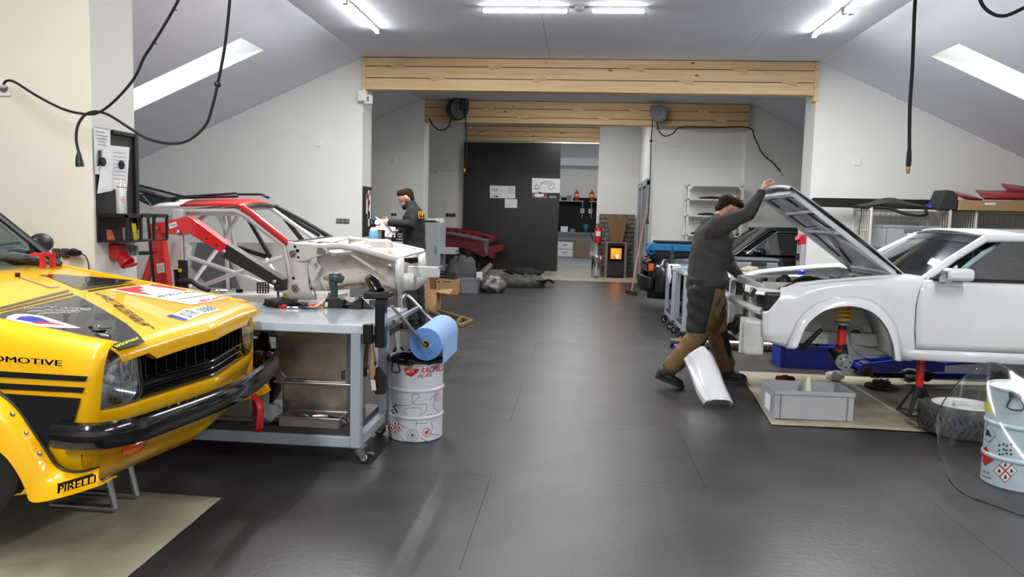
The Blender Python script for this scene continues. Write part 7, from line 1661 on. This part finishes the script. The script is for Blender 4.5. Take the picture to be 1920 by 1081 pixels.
crumple('blue_sponge', 'ink_blue', (4.66, 10.9, 1.712), (.04, .06, .04), 'small blue cloth beside the bumper cover on the cage', 'cloth', 71)
tb = thing('cardboard_tray', 'wide shallow cardboard tray on the right wire cage', 'box')
for r in ((4.98, 6.6, 10.70, 10.72, 1.71, 1.84), (4.98, 6.6, 11.38, 11.4, 1.71, 1.84), (4.98, 5.0, 10.72, 11.38, 1.71, 1.84), (6.58, 6.6, 10.72, 11.38, 1.71, 1.84), (5, 6.58, 10.72, 11.38, 1.71, 1.72)): MB().bx(*r).build('side', 'cardboard', tb)
MB().add([(5.28, 10.698, 1.785), (5.42, 10.698, 1.785), (5.42, 10.698, 1.815), (5.28, 10.698, 1.815)], [(0, 1, 2, 3)]).build('paper_label', 'white_paper', tb)
bxk = thing('black_box', 'tilted black box at the left end of the cardboard tray', 'box'); MB().prism([(4.72, 10.75, 1.712), (4.96, 10.75, 1.712), (4.97, 10.75, 1.9), (4.9, 10.75, 1.96), (4.8, 10.75, 1.97)], (0, .35, 0)).build('box_body', mat('box_dark', (48, 48, 48), .7), bxk, bev=.01)
mat('panel_red', (150, 24, 40), .35, coat=.4)
for lb, L in (('long dark red body panel lying in the cardboard tray', [(5.3, 10.76, 1.87), (5.9, 10.76, 1.88), (6.5, 10.76, 1.86), (6.5, 11.0, 1.95), (5.9, 11.0, 1.98), (5.3, 11.0, 1.98)]), ('bright red door skin on top of the dark red panel', [(5.72, 11.02, 1.99), (6.1, 10.9, 1.955), (6.6, 10.85, 1.91), (6.6, 11.25, 2.0), (6.1, 11.25, 2.05), (5.72, 11.2, 2.09)]), ('red sheet metal piece at the left of the cardboard tray', [(5.02, 10.76, 1.88), (5.12, 10.75, 1.86), (5.27, 10.75, 1.85), (5.27, 11.1, 1.92), (5.12, 11.1, 1.95), (5.02, 11.1, 1.97)])):
    t = thing('salvaged_sheet', lb, 'car part', group='red body panels in the cardboard tray')
    MB().add(L, [(0, 1, 4, 5), (1, 2, 3, 4)]).build('skin', 'panel_red', t, 60, solid=.02)
    MB().tube([L[0], L[1], L[2]], .018, 6).build('rolled_edge', 'wreck_red', t, 60)
    MB().bar(Vector(L[1])-Vector((0, -.1, .01)), Vector((L[1][0], L[1][1]+.1, 1.722)), .05, .03).build('prop_flange', 'wreck_red', t)
# ================================================================ WALL FITTINGS, CABLES, REELS
# organiser board on the near left pillar
og = thing('wall_organiser', 'black steel wall organiser with papers and tray on the left pillar', 'organiser')
X0 = -3.279
def pil(px, py, d=.0): return WX(px, py, X0+d)
MB().bx(X0, X0+.012, 5.02, 5.5, 1.22, 2.0).build('back_plate', 'black_plastic', og, bev=.004)
MB().bx(X0+.012, X0+.03, 5.46, 5.5, 1.3, 2.0).build('side_edge', 'black_plastic', og, bev=.004); MB().bx(X0+.012, X0+.03, 5.2, 5.46, 1.97, 2.0).build('top_edge', 'black_plastic', og, bev=.004)
ty_ = MB().bx(X0+.012, X0+.22, 5.02, 5.54, 1.225, 1.235).build('tray', 'black_plastic', og)
for a, b in (((X0+.215, 5.02, 1.235), (X0+.22, 5.54, 1.235)),): pass
for y in (5.02, 5.19, 5.36, 5.535): MB().bx(X0+.205, X0+.22, y, y+.02, 1.235, 1.41).build('tray_post', 'black_plastic', og)
MB().bx(X0+.205, X0+.22, 5.02, 5.555, 1.395, 1.42).build('tray_rail', 'black_plastic', og); MB().bx(X0+.012, X0+.205, 5.535, 5.555, 1.395, 1.42).build('tray_rail', 'black_plastic', og); MB().bx(X0+.012, X0+.205, 5.015, 5.03, 1.395, 1.42).build('tray_rail', 'black_plastic', og)
fn = lambda k: (lambda u, v: pil(u, v, k))
def sheetp(name, label, L, k, marks=()):
    t = thing(name, label, 'paper'); decal('sheet', 'white_paper', t, L, fn(k))
    for m, poly in marks: decal('print', m, t, poly, fn(k+.002))
    return t
t = sheetp('pinned_paper', 'handwritten note pinned at the top of the left organiser', [(175, 238), (207, 244), (207, 330), (178, 326)], .02)
for i, (x0, x1, y) in enumerate(((179, 198, 246), (179, 204, 252), (181, 202, 258), (184, 200, 264), (185, 204, 270))):
    MB().tube([pil(x, y+(x-x0)*.18+random.uniform(-1, 1), .0215) for x in [x0+j*1.2 for j in range(int((x1-x0)/1.2))]], .0014, 3).build('handwriting', 'ink_black', t)
sheetp('pinned_paper', 'printed form held by a round black magnet on the organiser', [(206, 272), (243, 276), (238, 358), (210, 354)], .018, [('ink_grey', [(212, 285+k*7), (236, 287+k*7), (236, 287.8+k*7), (212, 285.8+k*7)]) for k in range(8)])
sheetp('pinned_paper', 'folded white sheet hanging at the left of the organiser', [(194, 276), (207, 277), (212, 357), (182, 363)], .026, [('ink_black', [(184, 282), (190, 281), (188, 310), (183, 312)])])
for (x, y) in ((227, 309), (192, 303)): tag(MB().lathe([(.03, 0), (.03, .008), (.026, .012), (0, .012)], pil(x, y, .021 if x > 200 else .029), (1, 0, 0), 18).build('round_magnet', 'black_matt', None, 40), 'round black magnet on the '+('printed form' if x > 200 else 'folded white sheet'), 'magnet')
scn = thing('aerosol_can', 'white aerosol can with flame symbol standing on the organiser tray rail', 'spray can')
cc = WX(228, 400, X0+.11); cc.z = 1.42; MB().bx(X0+.012, X0+.2, 5.03, 5.5, 1.405, 1.419).build('inner_shelf', 'black_plastic', og)
MB().lathe([(.033, 0), (.034, .005), (.034, .18), (.03, .19), (.024, .205), (.024, .21)], cc, n=24).build('can', mat('can_white', (206, 212, 212), .3, .2), scn, 40)
MB().lathe([(.012, .21), (.012, .225), (0, .23)], cc, n=12).build('nozzle', 'white_plastic', scn, 40)
cdr = (cc.x, cc.y)
def cpo(u, v): return cylpt(u, v, cdr, .034)
for m, s_, k in (('ink_red', 6.2, .001), ('ink_white', 4.8, .002), ('ink_black', 2.0, .003)): decal('flame_label', m, scn, [(231-s_, 374), (231, 374+s_), (231+s_, 374), (231, 374-s_)], lambda u, v, k=k: cylpt(u, v, cdr, .034, k), 2)
decal('band', 'ink_red', scn, [(219, 349), (242, 351), (242, 352.5), (219, 350.5)], lambda u, v: cylpt(u, v, cdr, .034), 3)
for nm, lb, L, m, k in (('orange_marker', 'orange triangular tag in the organiser tray', [(200, 436), (208, 436), (215, 455), (201, 455)], 'amber', .06), ('yellow_marker', 'yellow ruler standing in the organiser tray', [(246, 411), (253, 411), (257, 442), (251, 443)], 'ink_yellow', .18), ('scraper', 'thin steel blade standing in the organiser tray', [(229, 411), (233, 411), (234, 432), (231, 436)], 'steel', .17)):
    t = thing(nm, lb, 'tool'); P_ = [pil(x, y, k) for x, y in L]; dz_ = 1.236-min(p.z for p in P_)
    MB().prism([p+Vector((0, 0, dz_)) for p in P_], (.006, 0, 0)).build('blade', m, t)
rp_ = thing('red_power_plug', 'red industrial power socket under the organiser', 'socket')
c = pil(213, 472, .0); MB().bx(X0, X0+.07, c.y-.06, c.y+.05, c.z-.05, c.z+.06).build('housing', 'red_plastic', rp_, bev=.012)
MB().lathe([(.045, 0), (.047, .06), (.052, .065), (.052, .085), (0, .085)], (X0+.05, c.y, c.z-.02), (.7, -.1, -.7), 20).build('plug_sleeve', 'red_plastic', rp_, 40)
MB().prism([(X0+.1, c.y-.04, c.z-.09), (X0+.15, c.y-.04, c.z-.07), (X0+.15, c.y+.05, c.z-.07), (X0+.1, c.y+.05, c.z-.09)], (0, 0, -.02)).build('flap', 'red_plastic', rp_, bev=.005)
ps = thing('socket_strip', 'row of three dark sockets on the left pillar', 'socket')
for x in (236, 244.5, 253): c = pil(x, 469, 0); MB().bx(X0, X0+.018, c.y-.022, c.y+.022, c.z-.035, c.z+.035).build('socket_face', 'grey_plastic_dark', ps, bev=.006)
sk2 = thing('wall_outlet', 'pair of brown sockets with a plugged cable on the near left wall', 'socket')
for k, x in enumerate((108, 125)):
    c = W(x, 474, 5.0); MB().bx(c.x-.027, c.x+.027, 4.975, 4.9995, c.z-.032, c.z+.032).build('socket_face', mat('socket_brown', (74, 66, 56), .5), sk2, bev=.008)
ad = thing('power_adapter', 'dark plug adapter with thin cable in the near left wall socket', 'adapter')
c = W(138, 473, 4.95); MB().tube([W(128, 474, 4.96), c, W(150, 474, 4.93)], [.02, .03, .016], 10).build('adapter_body', 'black_plastic', ad, 60)
MB().tube(spline([W(150, 474, 4.93), W(160, 480, 4.93), W(166, 495, 4.95), W(167, 520, 4.97), W(165, 545, 4.98)], 5), .004, 6).build('cable', 'black_plastic', ad, 60)
# plug and hanging cables at upper left
wo = wallplate('wall_outlet', 'white wall socket with white plug at the left picture edge', 10, 166, 5.0, .09, .1, holes=1, cat='socket')
MB().lathe([(.022, 0), (.024, .03), (.015, .045)], W(8, 160, 4.985), (0, -1, 0), 14).build('plug', 'white_plastic', wo, 40)
def cable(name, label, L, r=.0085, m='rubber', cat='cable', par=None):
    t = par or thing(name, label, cat); MB().tube(spline([W(*p) for p in L], 8), r, 8).build('cable', m, t, 60); return t
cr_ = cable('power_cable', 'black power cable running from the wall socket up to the ceiling', [(7, 157, 4.94), (14, 151, 4.9), (30, 155, 4.86), (70, 180, 4.84), (120, 205, 4.82), (165, 214, 4.8), (190, 208, 4.78), (220, 184, 4.74), (252, 146, 4.7), (270, 108, 4.66), (288, 80, 4.62), (325, 18, 4.56), (352, -40, 4.5), (400, -170, 4.45), (420, -375, 4.4)])
for (x, y, Y) in ((289, 80, 4.62), (327, 17, 4.56)): MB().torus(W(x, y, Y), (.5, 0, .8), .013, .004, 10, 5).build('cable_tie', 'black_plastic', cr_)
c2 = cable('extension_cable', 'black extension cable looping down to a hanging plug by the pillar', [(149, 290, 4.62), (143, 262, 4.62), (146, 235, 4.62), (160, 215, 4.62), (180, 209, 4.62), (205, 216, 4.6), (240, 238, 4.58), (275, 259, 4.56), (320, 269, 4.54), (355, 262, 4.52), (385, 235, 4.5), (398, 200, 4.48), (408, 158, 4.46), (421, 90, 4.42), (430, 10, 4.38), (434, -60, 4.35), (440, -190, 4.3), (444, -393, 4.3)])
MB().tube([W(148, 286, 4.62), W(148, 296, 4.62), W(149, 304, 4.62), W(150, 312, 4.62)], [.012, .02, .024, .026], 10).build('plug', 'black_plastic', c2, 60)
MB().ell(W(408, 158, 4.46), (.02, .02, .02), 14, 8).build('stop_ball', 'black_plastic', c2, 60)
# right: air hose and cable loop
ah = thing('air_hose', 'black air hose hanging from the ceiling with a brass end', 'hose')
MB().tube(spline([W(1726, -86, 7.0), W(1716, 0, 7.0), W(1711, 120, 7.0), (W(1706, 200, 7.0)), W(1705, 285, 7.0)], 6), .016, 8).build('hose', 'rubber', ah, 60)
MB().tube([W(1705, 280, 7), W(1704, 300, 7), W(1703, 312, 7)], [.018, .022, .02], 10).build('hose_sleeve', 'rubber', ah, 60)
MB().tube([W(1703, 312, 7), W(1703, 318, 7), W(1702, 326, 7)], [.014, .018, .012], 10).build('brass_end', 'brass', ah, 60)
cable('ceiling_cable', 'black cable loop at the top right corner', [(1800, -172, 6.0), (1828, -40, 6.0), (1840, 5, 6.0), (1858, 24, 6.0), (1880, 30, 6.0), (1905, 22, 6.0), (1940, 0, 6.0), (1975, -50, 6.0), (1985, -160, 6.0)], .013)
# reels on the second beam
r1 = thing('hose_reel', 'round black and blue hose reel on the second timber beam', 'hose reel')
c = W(857, 205, 15.55); MB().lathe([(.13, -.11), (.2, -.11), (.215, -.08), (.215, .08), (.2, .11), (.13, .11)], (c.x, 15.55, c.z), (.6, -.8, 0), 28).build('drum', 'black_plastic', r1, 40)
MB().lathe([(.12, .112), (.12, .118), (0, .118)], (c.x, 15.55, c.z), (-.6, -.8, 0), 24).build('side_disc', mat('reel_blue', (60, 110, 130), .4), r1, 40)
MB().bx(c.x+.05, c.x+.22, 15.45, 15.69, c.z-.02, c.z+.2).build('bracket', 'black_plastic', r1, bev=.02)
MB().tube(spline([W(846, 222, 15.5), W(840, 238, 15.5), W(826, 244, 15.5), (W(813, 236, 15.55)), W(805, 222, 15.65)], 6), .014, 6).build('feed_hose', 'rubber', r1, 60)
MB().tube(spline([W(872, 205, 15.5), W(875, 260, 15.5), W(874, 300, 15.5), W(871, 318, 15.5)], 6), .013, 6).build('hanging_hose', 'rubber', r1, 60)
MB().tube([W(871, 316, 15.5), W(871, 322, 15.5)], .02, 8).build('brass_end', 'brass', r1)
r2 = thing('cable_reel', 'grey cable reel on the right of the second timber beam', 'cable reel')
c = W(1237, 213, 15.5); mat('reel_grey', (96, 98, 102), .5)
MB().lathe([(.11, -.09), (.165, -.08), (.17, 0), (.165, .08), (.11, .09)], (c.x, 15.52, c.z), (-.25, -1, 0), 28).build('drum', 'reel_grey', r2, 40)
MB().torus((c.x-.015, 15.425, c.z), (-.25, -1, 0), .1, .008, 24, 6).build('ring_mark', 'grey_plastic', r2, 60)
MB().bx(c.x-.17, c.x-.05, 15.5, 15.69, c.z+.0, c.z+.16).build('bracket', 'reel_grey', r2, bev=.02)
MB().tube(spline([W(1231, 228, 15.45), W(1236, 246, 15.45), W(1247, 255, 15.45), W(1262, 250, 15.5), W(1278, 238, 15.64), W(1340, 238.5, 15.66), W(1403, 239, 15.66), W(1415, 258, 15.7), (W(1430, 288, 15.75)), W(1450, 306, 15.8), W(1463, 322, 15.84)], 6), .012, 6).build('feed_cable', 'rubber', r2, 60)
MB().tube([W(1225, 205, 15.5), W(1221, 262, 15.6), W(1219, 340, 15.7), W(1216, 400, 15.75), W(1214, 412, 15.75)], .011, 6).build('hanging_cable', 'rubber', r2, 60)
MB().ell(W(1221, 264, 15.6), (.03, .03, .03), 10, 8).build('stop_ball', 'black_plastic', r2, 60); MB().tube([W(1214, 410, 15.75), W(1214, 420, 15.75)], [.02, .035], 8).build('plug', 'black_plastic', r2, 60)
wallplate('wall_outlet', 'white outlet where the reel cable ends on the far right wall', 1463, 325, 15.85, .08, .08, holes=0, cat='socket')
# sockets and small plates on the walls
wallplate('wall_outlet', 'row of three sockets on the white wall above the race shell nose', 643, 414, 11.5, .2, .07, 'socket_brown', 3, hm='grey_plastic_dark')
wallplate('wall_outlet', 'row of three dark sockets by the door above the red wreck', 845, 403, 20.1, .26, .09, 'socket_brown', 3, hm='ink_black')
wallplate('wall_outlet', 'row of three black sockets on the grey wall above the black sedan', 1415, 430, 15.85, .24, .08, 'black_plastic', 3, hm='ink_black')
wallplate('wall_outlet', 'white double socket on the wall behind the desk', 739, 402, 15.7, .12, .12, holes=2, hm='ink_black')
wallplate('blank_plate', 'blank white plate on the left wall above the race shell', 596, 268, 11.5, .09, .1, holes=0, cat='plate')
wallplate('blank_plate', 'blank white plate on the right wall above the bonnet', 1608, 303, 11.5, .09, .1, holes=0, cat='plate')
wallplate('blank_plate', 'small white plate on the wall behind the desk', 740, 301, 15.7, .09, .1, holes=0, cat='plate')
wallplate('blank_plate', 'small white plate on the wall left of the sliding door', 820, 322, 20.1, .1, .1, holes=0, cat='plate')
wallplate('wall_outlet', 'dark socket on the right wall beneath the bonnet', 1537, 446, 11.5, .08, .09, 'grey_plastic', 1)
cs_ = thing('siren_box', 'small white detector box at the top of the left column', 'detector')
MB().bx(-3.33, -3.2, 11.38, 11.498, 3.1, 3.26).build('box_body', 'white_plastic', cs_, bev=.012); MB().bx(-3.24, -3.12, 11.40, 11.495, 3.06, 3.2).build('sensor_head', 'white_plastic', cs_, bev=.02); MB().bx(-3.19, -3.16, 11.395, 11.4, 3.1, 3.17).build('lens', 'grey_plastic_dark', cs_)
rc = thing('column_plug', 'red power socket on the edge of the right column', 'socket')
c = W(1503, 447, 11.55); MB().bx(3.19, 3.279, 11.55, 11.68, c.z-.09, c.z+.06).build('housing', 'red_plastic', rc, bev=.015); MB().lathe([(.05, 0), (.05, .07), (0, .07)], (3.22, 11.6, c.z-.02), (-.7, -.3, .5), 16).build('plug_sleeve', 'red_plastic', rc, 40)
sbx = thing('switch_box', 'grey switch box with lever on the edge of the right column', 'switch')
c = W(1503, 478, 11.55); MB().bx(3.21, 3.279, 11.55, 11.72, c.z-.22, c.z+.16).build('box_body', 'grey_plastic', sbx, bev=.01); MB().bx(3.17, 3.21, 11.6, 11.66, c.z-.08, c.z+.02).build('lever', 'black_plastic', sbx, bev=.006)
bpy.data.scenes.remove(TMP)
# ---------------------------------------------------------------- put each Empty at the base of its thing
bpy.context.view_layer.update()
for o in AUTO:
    pts = []
    def walk(q):
        for ch in q.children:
            if ch.type == 'MESH': pts.extend(ch.matrix_world @ Vector(c) for c in ch.bound_box)
            walk(ch)
    walk(o)
    if not pts: continue
    lo_ = Vector([min(p[i] for p in pts) for i in range(3)]); hi_ = Vector([max(p[i] for p in pts) for i in range(3)])
    base = Vector(((lo_.x+hi_.x)/2, (lo_.y+hi_.y)/2, lo_.z))
    o.location = o.location + base
    for ch in o.children: ch.location = ch.location - base
